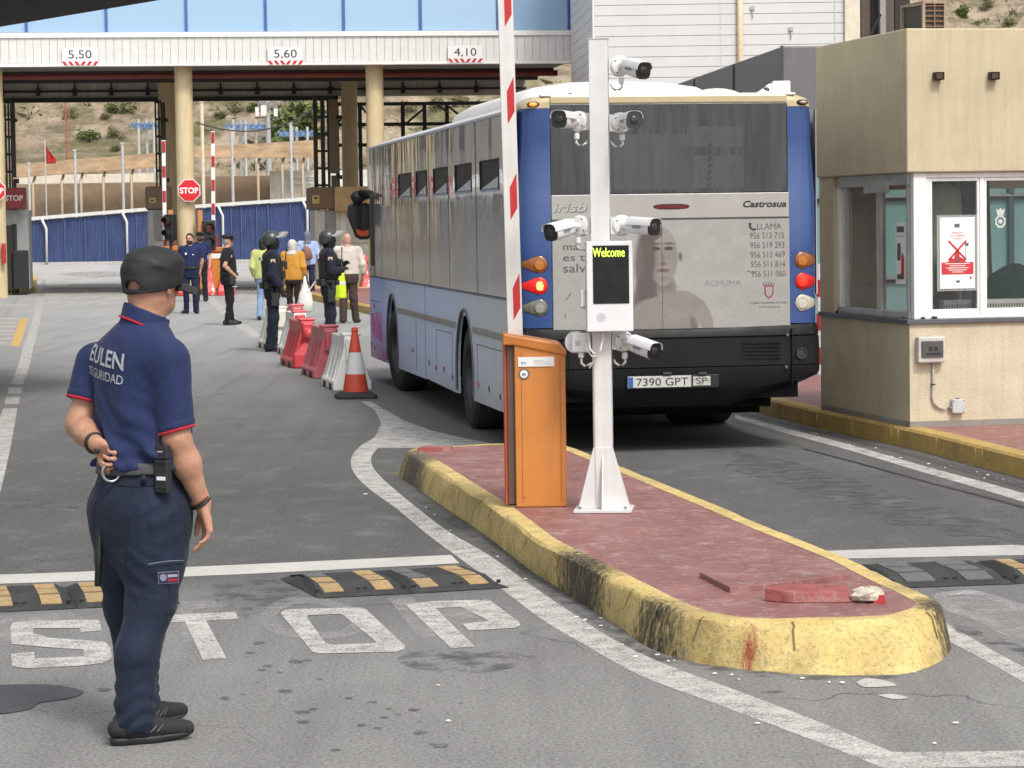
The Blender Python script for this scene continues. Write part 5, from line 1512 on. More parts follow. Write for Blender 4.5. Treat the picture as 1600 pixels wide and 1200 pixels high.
MB().text("m", (-.08, -.008, .806), (1, 0, 0), (0, 0, 1), .020, .03).obj("badge_mark", M_BLACKP, cab, recalc=False)
MB().cyl((-.085, -.003, .06), (-.085, .001, .06), .004, n=8).obj("lock", M_BLK, cab)
arm = thing("boom_barrier", "raised white barrier arm with red diamonds rising from the orange cabinet", "barrier", (pc.x, pc.y, IZ), cabR)
pa = A(804.5, 500, pc.y + .17); pb = A(789.5, 0, pc.y + .17)
dirA = (pb - pa).normalized()
RA = Matrix.Rotation(math.atan2(dirA.x, dirA.z), 3, 'Y')
base_ = rootmat(arm).inverted() @ pa
def armbox(b, t0, t1, x0, x1, y0, y1):
 c = base_ + RA @ Vector(((x0 + x1) / 2, (y0 + y1) / 2, (t0 + t1) / 2)); return b.box(c, (x1 - x0, y1 - y0, t1 - t0), RA)
M_ARMW = mat("arm_white", (.62, .61, .585), .4, var=.04, streak=.1)
ah = .046
armbox(MB(), -.25, 4.6, -ah, ah, -.02, .025).obj("arm", M_ARMW, arm, bevel=.006)
armbox(MB(), -.25, 4.6, -ah - .001, -ah + .022, -.045, .03).obj("edge_rail", M_ARMW, arm, bevel=.004)
px = 1 / ((pb - pa).length / 500)
for t in (31, 188, 338, 489, 640, 790, 940, 1090):
 t_ = t * (pb - pa).length / 500 * 1.0
 hgt = 62 * (pb - pa).length / 500 / 2
 x0_, x1_ = -.008, .036
 z0 = t_ + .0
 P4 = [(x0_, z0 - hgt - .0), (x1_, z0 - hgt + .075), (x1_, z0 + hgt + .045), (x0_, z0 + hgt - .045)]
 b = MB().sheet([base_ + RA @ Vector((x, -.0215, z)) for x, z in P4]); b.obj("diamond", mat("arm_red_near", (.46, .022, .026), .4), arm, recalc=False)
# ------------------------------------------------------------------ white camera post with display
pp = G(944, 798, IZ)
pR = -.10
pole = thing("camera_post", "square white steel post with a flared gusset foot on the red island", "post", (pp.x, pp.y, IZ), pR)
M_PW = mat("post_white", (.62, .62, .612), .4, var=.05, streak=.22, dirtcol=(.4, .36, .3))
PH = A(930, 62, pp.y).z - IZ
hw = .056
lean = Matrix.Rotation(-.000, 3, 'Y')
MB().span((-hw, -hw, .018), (hw, hw, PH)).obj("shaft", M_PW, pole, bevel=.004)
MB().span((-hw - .003, -hw - .003, PH), (hw + .003, hw + .003, PH + .006)).obj("cap", mat("post_cap", (.5, .5, .5), .5), pole)
MB().box((0, 0, .011), (.345, .31, .018)).obj("base_plate", M_PW, pole, bevel=.002)
b = MB(); gh = .385
for s in (-1, 1):
 b.prism([(s * hw, .02), (s * .158, .02), (s * .150, .05), (s * hw, gh)], (0, -.006, 0), (1, 0, 0), (0, 0, 1), (0, 1, 0), .012)
 b.prism([(s * hw, .02), (s * .145, .02), (s * .138, .05), (s * hw, gh)], (-.006, 0, 0), (0, 1, 0), (0, 0, 1), (1, 0, 0), .012)
b.prism([(-.150, .02), (.150, .02), (.142, .05), (hw, gh), (-hw, gh), (-.142, .05)], (0, -hw - .010, 0), (1, 0, 0), (0, 0, 1), (0, 1, 0), .008)
b.obj("gusset", M_PW, pole, bevel=.002)
b = MB()
for sx in (-1, 1):
 for sy in (-1, 1):
  b.cyl((sx * .135, sy * .12, .02), (sx * .135, sy * .12, .038), .010, n=6)
b.obj("bolt", mat("bolt_steel", (.45, .45, .45), .35, .8), pole)
MB().tube([(-hw + .012, -hw - .008, .05), (-hw + .012, -hw - .008, .95)], .005, 8).obj("cable", mat("cable_pale", (.55, .45, .40), .6), pole)
PMX = rootmat(pole)
def pl_(u, v, yl):
 inv = PMX.inverted(); o_ = inv @ Vector((0, 0, CAM_H)); d = inv.to_3x3() @ ray(u, v); k_ = (yl - o_.y) / d.y
 return o_ + d * k_
# the display box
q0, q1 = pl_(914, 518, -.12), pl_(1000, 376, -.12)
zc_, zt_ = q0.z, q1.z
dsp = thing("display_panel", "white display box on the post with a black screen reading Welcome", "display", PMX @ Vector((.045, -hw - .006, (zc_ + zt_) / 2)), pR + .16)
DH = (zt_ - zc_); DW = .275
MB().span((-DW / 2, -.10, -DH / 2), (DW / 2, -.0, DH / 2)).obj("case", mat("display_white", (.66, .66, .67), .3, var=.02), dsp, bevel=.006)
MB().span((-.10, -.104, -DH / 2 + .165), (.115, -.1005, DH / 2 - .025)).obj("screen", mat("screen_black", (.008, .010, .009), .18, var=.02, coat=.3), dsp, bevel=.002)
MB().text("Welcome", (.0 - .005, -.1055, DH / 2 - .092), (1, 0, 0), (0, 0, 1), .054, .002, w=.19).obj("lettering", emis("led_green", (.55, 1.0, .08), 1.6), dsp, recalc=False)
b = MB()
for i in range(7):
 w = .028 * math.sqrt(max(0.05, 1 - ((i - 3) / 3.6) ** 2)); z = -DH / 2 + .085 + (i - 3) * .0075
 b.span((-.055 - w, -.1015, z - .0015), (-.055 + w, -.0995, z + .0015))
b.obj("speaker_slots", mat("slot_grey", (.45, .45, .46), .5), dsp)
MB().span((-.145 - .025, -.05, -.12), (-DW / 2 - .001, -.01, -.02)).obj("hinge_bracket", M_PW, dsp, bevel=.004)
b = MB(); b.cyl((-.155, -.03, -.135), (-.155, -.03, -.12), .012, n=10); b.obj("cable_gland", mat("gland_grey", (.5, .5, .5), .4), dsp)
# loose cables under the box
b = MB()
q = [pl_(918, 520, -.10), pl_(922, 545, -.12), pl_(928, 553, -.14), pl_(938, 548, -.13), pl_(942, 530, -.11), pl_(942, 519, -.10)]
b.tube(q, .006, 8); b.tube([pl_(914, 520, -.09), pl_(916, 545, -.10), pl_(925, 557, -.11), pl_(933, 556, -.1), pl_(921, 575, -.07)], .005, 8)
inv = PMX
tag(b.obj("cable", mat("cable_white", (.62, .58, .54), .5)), "pale cables looping under the display box on the post", "cable").matrix_world = PMX
# bullet cameras
M_CAMW = mat("camera_white", (.64, .64, .635), .35, var=.04, streak=.12)
M_LENSB = mat("camera_lens", (.008, .008, .009), .12, coat=.5)
M_CAMGREY = mat("camera_seal", (.16, .16, .2), .4)
def bullet(u, v, side, aim, lab, gap=.0):
 "side -1 left / +1 right of the post; (u, v) photo position of the round base; aim = direction of the lens in post axes"
 c = pl_(u, v, 0.0)
 r = thing("security_camera", lab, "security camera", PMX @ Vector((side * (hw + .004), -.0, c.z)), pR, "bullet cameras on the white post")
 ax = Vector((side * .45, -.9, 0)).normalized()
 o_ = Vector((side * .075, -.01, 0))
 MB().lathe([(.001, -.05), (.060, -.05), (.063, -.045), (.063, -.012), (.060, -.006), (.056, 0), (.043, .004), (.001, .004)], o_, ax, 28).obj("base", M_CAMW, r, smooth=True, auto=35)
 MB().span((0 if side > 0 else -.04, -.02, -.05), (.04 if side > 0 else 0, .05, .05)).obj("bracket", M_CAMW, r)
 b = MB(); sx = Vector((ax.y, -ax.x, 0))
 for k_ in range(4):
  a = .6 + k_ * 1.57; b.cyl(o_ + sx * (.048 * math.cos(a)) + Vector((0, 0, .048 * math.sin(a))) + ax * .0, o_ + sx * (.048 * math.cos(a)) + Vector((0, 0, .048 * math.sin(a))) + ax * .0045, .0055, n=8)
 b.obj("screw", mat("screw_dark", (.12, .12, .12), .4), r)
 aim = Vector(aim).normalized()
 j = o_ + ax * .035
 b = MB(); b.cyl(o_, j, .022, .018, 14); b.ball(j, .024, 14, 10); b.cyl(j, j + aim * .05, .020, .030, 14); b.obj("joint", M_CAMW, r, smooth=True, auto=40)
 up = Vector((0, 0, 1)); rx = aim.cross(up).normalized(); uz = rx.cross(aim)
 def frame_ring(t, w, h, n_=20):
  out = []
  for k_ in range(n_):
   a = 2 * math.pi * (k_ + .5) / n_
   ca, sa = math.cos(a), math.sin(a)
   s_ = (abs(ca) ** 3.4 + abs(sa) ** 3.4) ** (-1 / 3.4)
   out.append(j + aim * t * 1.12 + (rx * (w * ca * s_) + uz * (h * sa * s_)) * 1.30)
  return out
 b = MB(); b.loft([frame_ring(.035, .024, .024), frame_ring(.045, .031, .033), frame_ring(.10, .034, .036), frame_ring(.215, .037, .039)]); b.obj("housing", M_CAMW, r, smooth=True, auto=40)
 b = MB(); sh = []
 for t in (.05, .235):
  o2 = []
  for q_ in range(9):
   a = math.pi * q_ / 8 * .9 + .05 * math.pi
   ca, sa = math.cos(a), math.sin(a); s_ = (abs(ca) ** 3.4 + abs(sa) ** 3.4) ** (-1 / 3.4)
   o2.append((ca * s_, sa * s_))
  sh.append([j + aim * t * 1.12 + (rx * (.0400 * x) + uz * (.0420 * z)) * 1.30 for x, z in o2] + [j + aim * t * 1.12 + (rx * (.0385 * x) + uz * (.0405 * z)) * 1.30 for x, z in o2[::-1]])
 b.loft(sh); b.obj("sun_shield", M_CAMW, r, smooth=True, auto=40)
 b = MB(); b.loft([frame_ring(.2151, .0365, .0385), frame_ring(.222, .0365, .0385)]); b.obj("face", M_LENSB, r)
 b = MB(); b.lathe([(.026, .2490), (.023, .2525), (.001, .2500)], j, aim, 18); b.obj("lens", mat("lens_glass", (.03, .03, .035), .05), r, smooth=True)
 if side != 0:
  s2 = -1 if rx.y > 0 else 1
  b = MB(); p_ = j + aim * .150 + rx * (.0535 * s2)
  b.add([p_ - aim * .035 - uz * .009, p_ + aim * .03 - uz * .009, p_ + aim * .03 + uz * .007, p_ - aim * .035 + uz * .007], [(0, 1, 2, 3)]); b.obj("sticker", M_CAMGREY, r, recalc=False)
 MB().lathe([(.015, 0), (.017, -.012), (.017, -.035), (.009, -.04)], o_ + Vector((0, 0, -.068)), (0, 0, 1), 12).obj("gland", M_CAMW, r, smooth=True, auto=40)
 g0 = o_ + Vector((0, 0, -.10))
 MB().tube([g0, g0 + Vector((side * .004, 0, -.025)), g0 + Vector((-side * .012, -.005, -.042)), g0 + Vector((-side * .035, -.01, -.044)), g0 + Vector((-side * .055, .0, -.030)), g0 + Vector((-side * .066, .02, -.012))], .0075, 10).obj("cable", mat("cable_silver", (.58, .57, .55), .35, .1), r, smooth=True)
 return r
bullet(958, 103, 1, (.62, -1, -.22), "topmost white bullet camera on the post, aiming right and down")
bullet(898, 190, -1, (-.28, -1, .02), "upper left bullet camera on the post, in front of the bus rear window")
bullet(968, 192, 1, (.30, -1, .02), "upper right bullet camera on the post, in front of the bus rear window")
bullet(900, 353, -1, (-.62, -1, -.18), "left bullet camera just above the display box, aiming down left")
bullet(974, 352, 1, (1.05, -1, -.08), "right bullet camera just above the display box, aiming right")
bullet(976, 533, 1, (1.0, -1, -.30), "bullet camera under the display box on the right of the post")
# empty junction base low on the left
c = pl_(898, 535, 0)
r = thing("junction_box", "round white junction base without a camera, low on the left of the post", "junction box", PMX @ Vector((-hw - .004, 0, c.z)), pR)
ax = Vector((-.35, -.94, 0)).normalized(); o_ = Vector((-.085, .0, 0))
MB().lathe([(.001, -.03), (.066, -.03), (.066, .0), (.062, .006), (.001, .006)], o_ + Vector((-.02, .01, 0)), ax, 28).obj("base", M_CAMW, r, smooth=True, auto=35)
sx = Vector((-ax.y, ax.x, 0))
MB().box(o_ + ax * .022 + sx * .035, (.11, .05, .115), Matrix.Rotation(math.atan2(ax.y, ax.x) + math.pi / 2, 3, 'Z')).obj("box", M_CAMW, r, bevel=.006)
MB().lathe([(.016, .0), (.014, .004), (.001, .004)], o_ + ax * .047 + sx * .02, ax, 16).obj("knockout", mat("knockout", (.4, .4, .4), .5), r)
g0 = o_ + ax * .02 + sx * .03 + Vector((0, 0, -.058))
MB().lathe([(.016, 0), (.019, -.012), (.018, -.03), (.009, -.036)], g0, (0, 0, 1), 12).obj("gland", M_CAMW, r, smooth=True, auto=40)
g0 = g0 + Vector((0, 0, -.036))
MB().tube([g0, g0 + Vector((.002, 0, -.03)), g0 + Vector((.02, -.005, -.046)), g0 + Vector((.045, -.01, -.040)), g0 + Vector((.07, -.01, -.028)), g0 + Vector((.085, 0, -.02))], .008, 10).obj("cable", mat("cable_silver", (.58, .57, .55), .35, .1), r, smooth=True)
# ------------------------------------------------------------------ blocks and slab on the island
r0 = G(1200, 940, IZ); r1 = G(1330, 945, IZ); r2 = G(1325, 912, IZ)
M_REDP = mat("red_painted_concrete", (.27, .07, .065), .75, var=.25, scale=14, bump=.6, bscale=60, dirt=.6, dirtcol=(.48, .37, .34))
r = thing("concrete_block", "low red painted concrete block on the near end of the island", "block", ((r0.x + r1.x) / 2, (r0.y + r1.y) / 2 + .12, IZ))
b = MB(); L_ = (r1 - r0).length / 2
b.loft([[Vector((-L_ - .0, -.04, 0)), Vector((-L_ + .12, -.12, 0)), Vector((L_, -.12, 0)), Vector((L_ + .02, .10, 0)), Vector((-L_ + .1, .16, 0))], [Vector((-L_, -.03, .062)), Vector((-L_ + .125, -.115, .05)), Vector((L_ - .02, -.11, .045)), Vector((L_, .10, .05)), Vector((-L_ + .1, .15, .055))]])
b.obj("block", M_REDP, r, bevel=.006)
q = G(1358, 942, IZ)
r = thing("rubble_stone", "pale broken lump of mortar at the end of the red block", "stone", (q.x, q.y + .05, IZ))
b = MB(); rr = random.Random(3); rings = []
for i in range(7):
 t = math.pi * i / 6
 rings.append([Vector(((.085 * math.cos(a)) * math.sin(t) * rr.uniform(.8, 1.2), .08 * math.sin(a) * math.sin(t) * rr.uniform(.8, 1.2), .032 - .038 * math.cos(t) * rr.uniform(.85, 1.1))) for a in [k_ * math.pi / 6 for k_ in range(12)]])
b.loft(rings); b.obj("stone", mat("mortar", (.50, .45, .36), .9, var=.3, scale=25, bump=1.0, bscale=60, dirt=.5, dirtcol=(.25, .17, .12)), r)
MB().loft([[Vector((x * s + .045, y * s - .055, z)) for x, y in ((-.03, -.01), (.03, -.012), (.025, .02), (-.02, .02))] for z, s in ((0.0, 1.0), (.035, .7))]).obj("chip", mat("chip_red", (.36, .02, .025), .6), r)
q = [G(1093, 902, IZ), G(1140, 926, IZ), G(1195, 922, IZ), G(1330, 905, IZ), G(1290, 893, IZ)]
slab = MB(); slab.loft([[p + Vector((0, 0, -.01)) for p in q], [p + Vector((0, 0, .026)) for p in q]])
o = slab.obj("slab", M_RED, None, bevel=.003); o.name = "cover_slab"; tag(o, "flat sunken cover slab behind the red block on the island", "cover slab")
q = [G(652, 706, IZ), G(705, 705, IZ), G(707, 702.5, IZ), G(660, 703, IZ)]
o = MB().loft([[p + Vector((0, 0, -.01)) for p in q], [p + Vector((0, 0, .03)) for p in q]]).obj("edge_plate", M_REDP); tag(o, "flat rusty plate at the far corner of the island", "plate")
# ------------------------------------------------------------------ rubber speed humps with yellow reflectors
M_RUB = mat("hump_rubber", (.026, .026, .027), .75, var=.25, scale=18, bump=.7, bscale=90, dirt=.4, dirtcol=(.10, .097, .09))
M_REFL = mat("hump_yellow", (.36, .245, .11), .65, var=.25, scale=25, dirt=.7, dirtcol=(.22, .16, .09))
M_REFG = mat("hump_worn", (.11, .11, .11), .7, var=.3, scale=30)
HP = [(-.44, 0), (-.42, .018), (-.20, .050), (.20, .050), (.42, .018), (.44, 0)]
def hump(pa, pb, lab, pads, broken=False, cat="speed hump"):
 "pa, pb: ground points at the ends of the near edge; pads: list of (t0, t1, [row colours near->far])"
 d = (pb - pa); L_ = d.length; d.normalize()
 rz = math.atan2(d.y, d.x)
 r = thing("speed_hump", lab, cat, pa + Vector((-d.y, d.x, 0)) * .44, rz, "rubber speed humps")
 b = MB(); rings = []
 n = max(6, int(L_ / .05))
 for i in range(n + 1):
  t = i / n; e = 0
  x = L_ * t
  s = 1.0
  if i == 0 or i == n: s = .12
  ring = []
  for y, z in HP:
   wob = R2.uniform(-.02, .02) if broken and i < 3 else 0
   ring.append(Vector((x + wob, y, max(z * s, .004 if z == 0 else 0))))
  rings.append(ring)
  if i in (0,): rings.append([Vector((x + .05, y, z)) for y, z in HP])
 b.loft(rings, closed=False); b.obj("rubber", M_RUB, r)
 rows = [(-.38, -.22, .025, .048), (-.175, .00, .0505, .0505), (.045, .20, .0505, .0505)]
 for t0, t1, colr in pads:
  by, bg = MB(), MB()
  for (y0, y1, z0, z1), c_ in zip(rows, colr):
   tgt = by if c_ == 'y' else bg if c_ == 'g' else None
   if tgt is None: continue
   z0, z1 = z0 + .004, z1 + .004
   tgt.add([(t0 * L_, y0, z0), (t1 * L_, y0, z0), (t1 * L_, y1, z1), (t0 * L_, y1, z1), (t0 * L_, y0, z0 - .02), (t1 * L_, y0, z0 - .02), (t1 * L_, y1, z1 - .02), (t0 * L_, y1, z1 - .02)], [(0, 1, 2, 3), (4, 5, 1, 0), (5, 6, 2, 1), (7, 4, 0, 3), (6, 7, 3, 2)])
  if by.v: by.obj("reflector", M_REFL, r)
  if bg.v: bg.obj("worn_pad", M_REFG, r)
 b = MB()
 for t in (.06, .48, .55, .95): b.cyl((t * L_, -.34, .02), (t * L_, -.34, .036), .012, n=8)
 b.obj("bolt", M_BLK, r)
hump(G(-60, 960, 0), G(120, 951.5, 0), "rubber speed hump section left of the guard's legs, cut by the picture edge", [(.33, .45, "yyy"), (.70, .88, "yyy")])
hump(G(121, 951.5, 0), G(282, 944, 0), "rubber speed hump section running behind the guard's legs", [(.10, .29, "yyy"), (.62, .81, "yyy")])
hump(G(492, 936, 0), G(646, 928, 0), "broken-ended rubber speed hump section above the lettering, its pads yellow", [(.12, .32, "yyg"), (.64, .83, "yyy")], True)
hump(G(647, 928, 0), G(796, 919, 0), "rubber speed hump section touching the white line, one pad worn grey", [(.10, .29, "ygg"), (.62, .82, "yyy")])
hump(G(1392, 920, 0), G(1590, 913, 0), "worn all-black rubber speed hump section right of the island", [(.15, .38, "ggg"), (.62, .84, "ggg")])
hump(G(1591, 913, 0), G(1720, 909, 0), "rubber speed hump section with a yellow pad at the right picture edge", [(.14, .34, "yyy"), (.62, .82, "yyy")])
# ------------------------------------------------------------------ the city bus (x across, y forward, rear face at y = 0)
BUSR = .155
BX, BY = .063, 22.6
bus = thing("city_bus", "blue and grey city bus seen from behind beside the red island, brake lamps lit", "bus", (BX, BY, 0), BUSR)
BUSM = rootmat(bus)
BINV = BUSM.inverted()
def on_rear(u, v, y=0.0):
 o_ = BINV @ Vector((0, 0, CAM_H)); d = BINV.to_3x3() @ ray(u, v); k_ = (y - o_.y) / d.y; return o_ + d * k_
def on_left(u, v, x=0.0):
 o_ = BINV @ Vector((0, 0, CAM_H)); d = BINV.to_3x3() @ ray(u, v); k_ = (x - o_.x) / d.x; return o_ + d * k_
BW, BL, BH = 2.55, 12.0, 2.95
M_ROOF = mat("bus_roof_white", (.66, .65, .62), .35, var=.05, streak=.12, coat=.3, dirtcol=(.35, .32, .27))
M_BEIGE = mat("bus_beige", (.46, .38, .22), .35, var=.05, coat=.4, dirt=.12)
M_BUSBLUE = mat("bus_blue", (.018, .055, .19), .3, var=.1, scale=2, coat=.5, streak=.22, dirtcol=(.05, .09, .2))
M_BUMP = mat("bus_bumper_black", (.0065, .0075, .008), .5, var=.2, scale=2, streak=.25, dirtcol=(.018, .020, .020), spec=.22)
M_UNDER = mat("bus_underside", (.004, .004, .004), .9, spec=.1)
def rsec(y, ix, it, z0=1.06):
 "cross section ring with rounded roof edges"
 x0, x1, zt = ix, BW - ix, BH - it
 pts = [(x0, z0), (x0, 2.55), (x0 + .012, 2.72), (x0 + .05, 2.86), (x0 + .13, 2.925 - it), (x0 + .30, zt - .008), (BW / 2, zt + .012)]
 pts = pts + [(BW - x, z) for x, z in pts[-2::-1]]
 return [Vector((x, y, z)) for x, z in pts]
b = MB()
b.loft([rsec(.02, .20, .06), rsec(.07, .11, .035), rsec(.15, .05, .012), rsec(.30, .012, 0), rsec(11.6, .008, 0), rsec(11.85, .03, .02), rsec(11.97, .10, .07), rsec(12.0, .2, .12)])
b.obj("body", M_ROOF, bus, smooth=True, auto=50)
b = MB(); b.span((.40, .12, .36), (2.15, 11.8, 1.08)); b.span((.3, .3, .30), (2.1, 2.3, .45)); b.span((.5, 3.9, .26), (2.05, 8.4, .4))
b.obj("chassis", M_UNDER, bus)
# lower side panels with wheel arches
def side_outline(y0, y1, z0, z1, arches):
 pts = [(y0, z0)]
 for c, r_ in arches:
  n = 14
  a0 = math.asin((z0 - .49) / r_) if abs(z0 - .49) < r_ else 0
  for i in range(n + 1):
   a = math.pi - a0 + (a0 * 2 - math.pi) * i / n * 1.0
   a = (math.pi - a0) + ((a0) - (math.pi - a0)) * i / n
   pts.append((c + r_ * math.cos(a), .49 + r_ * 1.08 * math.sin(a)))
 pts += [(y1, z0 - .02 if y1 > 11 else z0), (y1, z1), (y0, z1)]
 return pts
def bus_side_mat():
 t = NT("bus_side_paint")
 c = t.co(); x, y, z = t.sep(c)
 n = t.noise(c, .9, 4)
 yy = t.math('ADD', t.math('DIVIDE', y, 12.0), t.math('MULTIPLY', t.math('SUBTRACT', n, .5), .18))
 base = t.ramp(yy, [(.04, (.55, .56, .57)), (.24, (.55, .61, .71)), (.42, (.54, .67, .92)), (.74, (.55, .70, .97)), (.86, (.32, .45, .85))])
 s = t.noise(t.mapping(c, (9, 9, .7)), 1.4, 4, .65)
 base = t.mix(t.math('MULTIPLY', t.ramp(s, [(.5, 0), (.75, 1)]), .3), base, (.20, .20, .20))
 low = t.ramp(t.math('ADD', z, t.math('MULTIPLY', t.noise(c, 5, 5, .7), .35)), [(.45, .4), (.80, 0)])
 base = t.mix(low, base, (.24, .235, .225))
 t.set(Base_Color=base, Roughness=.5)
 t.bs.inputs["Coat Weight"].default_value = .12
 t.bs.inputs["Coat Roughness"].default_value = .1
 t.bump(t.noise(t.mapping(c, (1, 1.2, 1)), 1.5, 2), .05, .05)
 return t.m
M_SIDE = bus_side_mat()
AR = [(3.23, .585), (9.26, .585)]
ZB, ZW = .315, 1.285
for nm, x0, dx in (("side_panel", -.002, .035), ("side_panel", BW - .033, .035)):
 b = MB()
 b.prism(side_outline(.12, 6.2, ZB, ZW, AR[:1]) if x0 < 1 else [(.75, .62), (2.60, .62), (2.66, ZB + .5), (2.8, 1.0), (3.23, 1.12), (3.66, 1.0), (3.82, ZB), (6.2, ZB), (6.2, ZW), (.75, ZW)], (x0, 0, 0), (0, 1, 0), (0, 0, 1), (1, 0, 0), dx)
 b.prism(side_outline(6.201, 11.72, ZB - .01, ZW, AR[1:]), (x0, 0, 0), (0, 1, 0), (0, 0, 1), (1, 0, 0), dx)
 b.obj(nm, M_SIDE, bus)
# rounded front corner, nose
b = MB()
b.loft([[Vector((x, y, z)) for x, y in ((-.002, 11.72), (.02, 11.86), (.10, 11.97), (.3, 12.03), (BW - .3, 12.03), (BW - .1, 11.97), (BW - .02, 11.86), (BW + .002, 11.72))] for z in (.28, .9, 1.4)])
b.obj("front_panel", M_SIDE, bus, smooth=True, auto=40)
# black arch lips and wells
b = MB()
for c, r_ in AR:
 b = MB(); pts_ = [(c + (r_ + .0) * math.cos(a), .49 + r_ * 1.08 * math.sin(a)) for a in [math.pi * 1.08 - math.pi * 1.16 * i / 20 for i in range(21)]]
 b.tube([Vector((-.004, y, max(z, .32))) for y, z in pts_], .014, 6)
 b.obj("arch_lip", mat("arch_grey", (.12, .12, .125), .6), bus)
# rub rail
b = MB()
for y0, y1 in ((.12, 2.62), (3.84, 8.65)): b.span((-.016, y0, .925), (-.003, y1, .985))
b.obj("rub_rail", mat("rail_beige_grey", (.30, .285, .25), .5, dirt=.3), bus, bevel=.006)
# hatch gaps, marker lamps, small fittings on the lower side
b = MB()
def gap(y0, z0, y1, z1, w=.006):
 if abs(y1 - y0) > abs(z1 - z0): b.span((-.0045, y0, z0 - w / 2), (-.0015, y1, z0 + w / 2))
 else: b.span((-.0045, y0 - w / 2, z0), (-.0015, y0 + w / 2, z1))
for y0, y1, z0, z1 in ((.7, 2.4, .40, .83), (4.1, 5.3, .40, .86), (10.2, 11.0, .30, .30)):
 gap(y0, z1, y1, z1); gap(y0, z0, y0, z1); gap(y1, z0, y1, z1)
gap(.1, ZW - .008, 11.7, ZW - .008); gap(7.0, .34, 7.0, .91); gap(10.6, .99, 11.7, .99); gap(6.2, .32, 6.2, ZW)
b.obj("panel_gap", mat("gap_black", (.02, .02, .022), .6), bus)
b = MB()
for y, z in ((2.35, .47), (5.35, .47), (7.3, .56), (11.2, .42), (11.2, .93)): b.ball((-.006, y, z), (.012, .032, .028), 10, 8)
b.obj("marker_lamp", mat("marker_orange", (.50, .13, .04), .25), bus, smooth=True)
b = MB()
for y, z in ((1.7, .47), (1.05, .44), (4.75, .49), (5.9, .50), (11.6, .45), (4.1, .44)): b.ball((-.004, y, z), (.008, .02, .02), 8, 6); b.ball((-.004, y - .02, z - .02), (.006, .014, .018), 8, 6)
b.obj("fitting", M_BLK, bus)
# magenta sticker and white figures on the front corner
b = MB(); b.sheet([(-.0035, 10.35, .50), (-.0035, 11.55, .58), (-.0035, 11.62, .82), (-.0035, 10.45, .88)]); b.sheet([(-.0033, 9.95, .30), (-.0033, 10.6, .30), (-.0033, 10.3, .45), (-.0033, 9.95, .40)])
b.obj("livery_print", mat("livery_magenta", (.42, .09, .48), .4, var=.35, scale=2), bus, recalc=False)
b = MB()
b.text("Fta", (-.0037, 11.15, .76), (0, -1, 0), (0, 0, 1), .10, .01); b.text("Bus", (-.0037, 11.15, .88), (0, -1, 0), (0, 0, 1), .07, .01)
ell_ = lambda ry, rz: [(9.75 + ry * math.cos(k_ * math.pi / 10), 1.12 + rz * math.sin(k_ * math.pi / 10)) for k_ in range(20)]
eo, ei = ell_(.22, .10), ell_(.17, .07)
b.add([(-.0037, y, z) for y, z in eo] + [(-.0037, y, z) for y, z in ei], [(i, (i + 1) % 20, 20 + (i + 1) % 20, 20 + i) for i in range(20)])
b.obj("livery_lettering", mat("livery_white", (.62, .64, .72), .5), bus, recalc=False)
# mirrored side glazing
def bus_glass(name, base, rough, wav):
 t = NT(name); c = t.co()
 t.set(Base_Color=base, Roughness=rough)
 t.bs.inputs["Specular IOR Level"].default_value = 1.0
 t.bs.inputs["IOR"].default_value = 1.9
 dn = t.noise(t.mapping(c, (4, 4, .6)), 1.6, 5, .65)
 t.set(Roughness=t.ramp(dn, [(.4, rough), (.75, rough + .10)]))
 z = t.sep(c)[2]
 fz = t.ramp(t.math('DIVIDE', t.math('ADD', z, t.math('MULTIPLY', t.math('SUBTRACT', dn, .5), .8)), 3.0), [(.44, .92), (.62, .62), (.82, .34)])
 t.set(Base_Color=t.mix(fz, base, (.54, .545, .545)))  # pale reflection painted into the glass colour, stronger towards the bottom
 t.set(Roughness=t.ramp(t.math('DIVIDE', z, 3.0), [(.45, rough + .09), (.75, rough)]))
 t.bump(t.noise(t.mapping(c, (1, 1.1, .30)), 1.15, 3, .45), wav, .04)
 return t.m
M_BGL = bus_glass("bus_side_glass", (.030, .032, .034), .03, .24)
seam_u = [783, 746, 703, 672.6, 645.5, 620.6, 597]
seams = [on_left(u, 380).y for u in seam_u]
ys = [.10] + seams[1:] + [11.55]
zg0, zg1 = ZW + .012, 2.835
hop = []
for (ua, ub) in ((752, 781), (713, 738), (679, 701.5), (652, 668), (624, 643.5)):
 hop.append((on_left(ub, 300).y, on_left(ua, 300).y))
ZH0, ZH1 = 2.215, 2.475
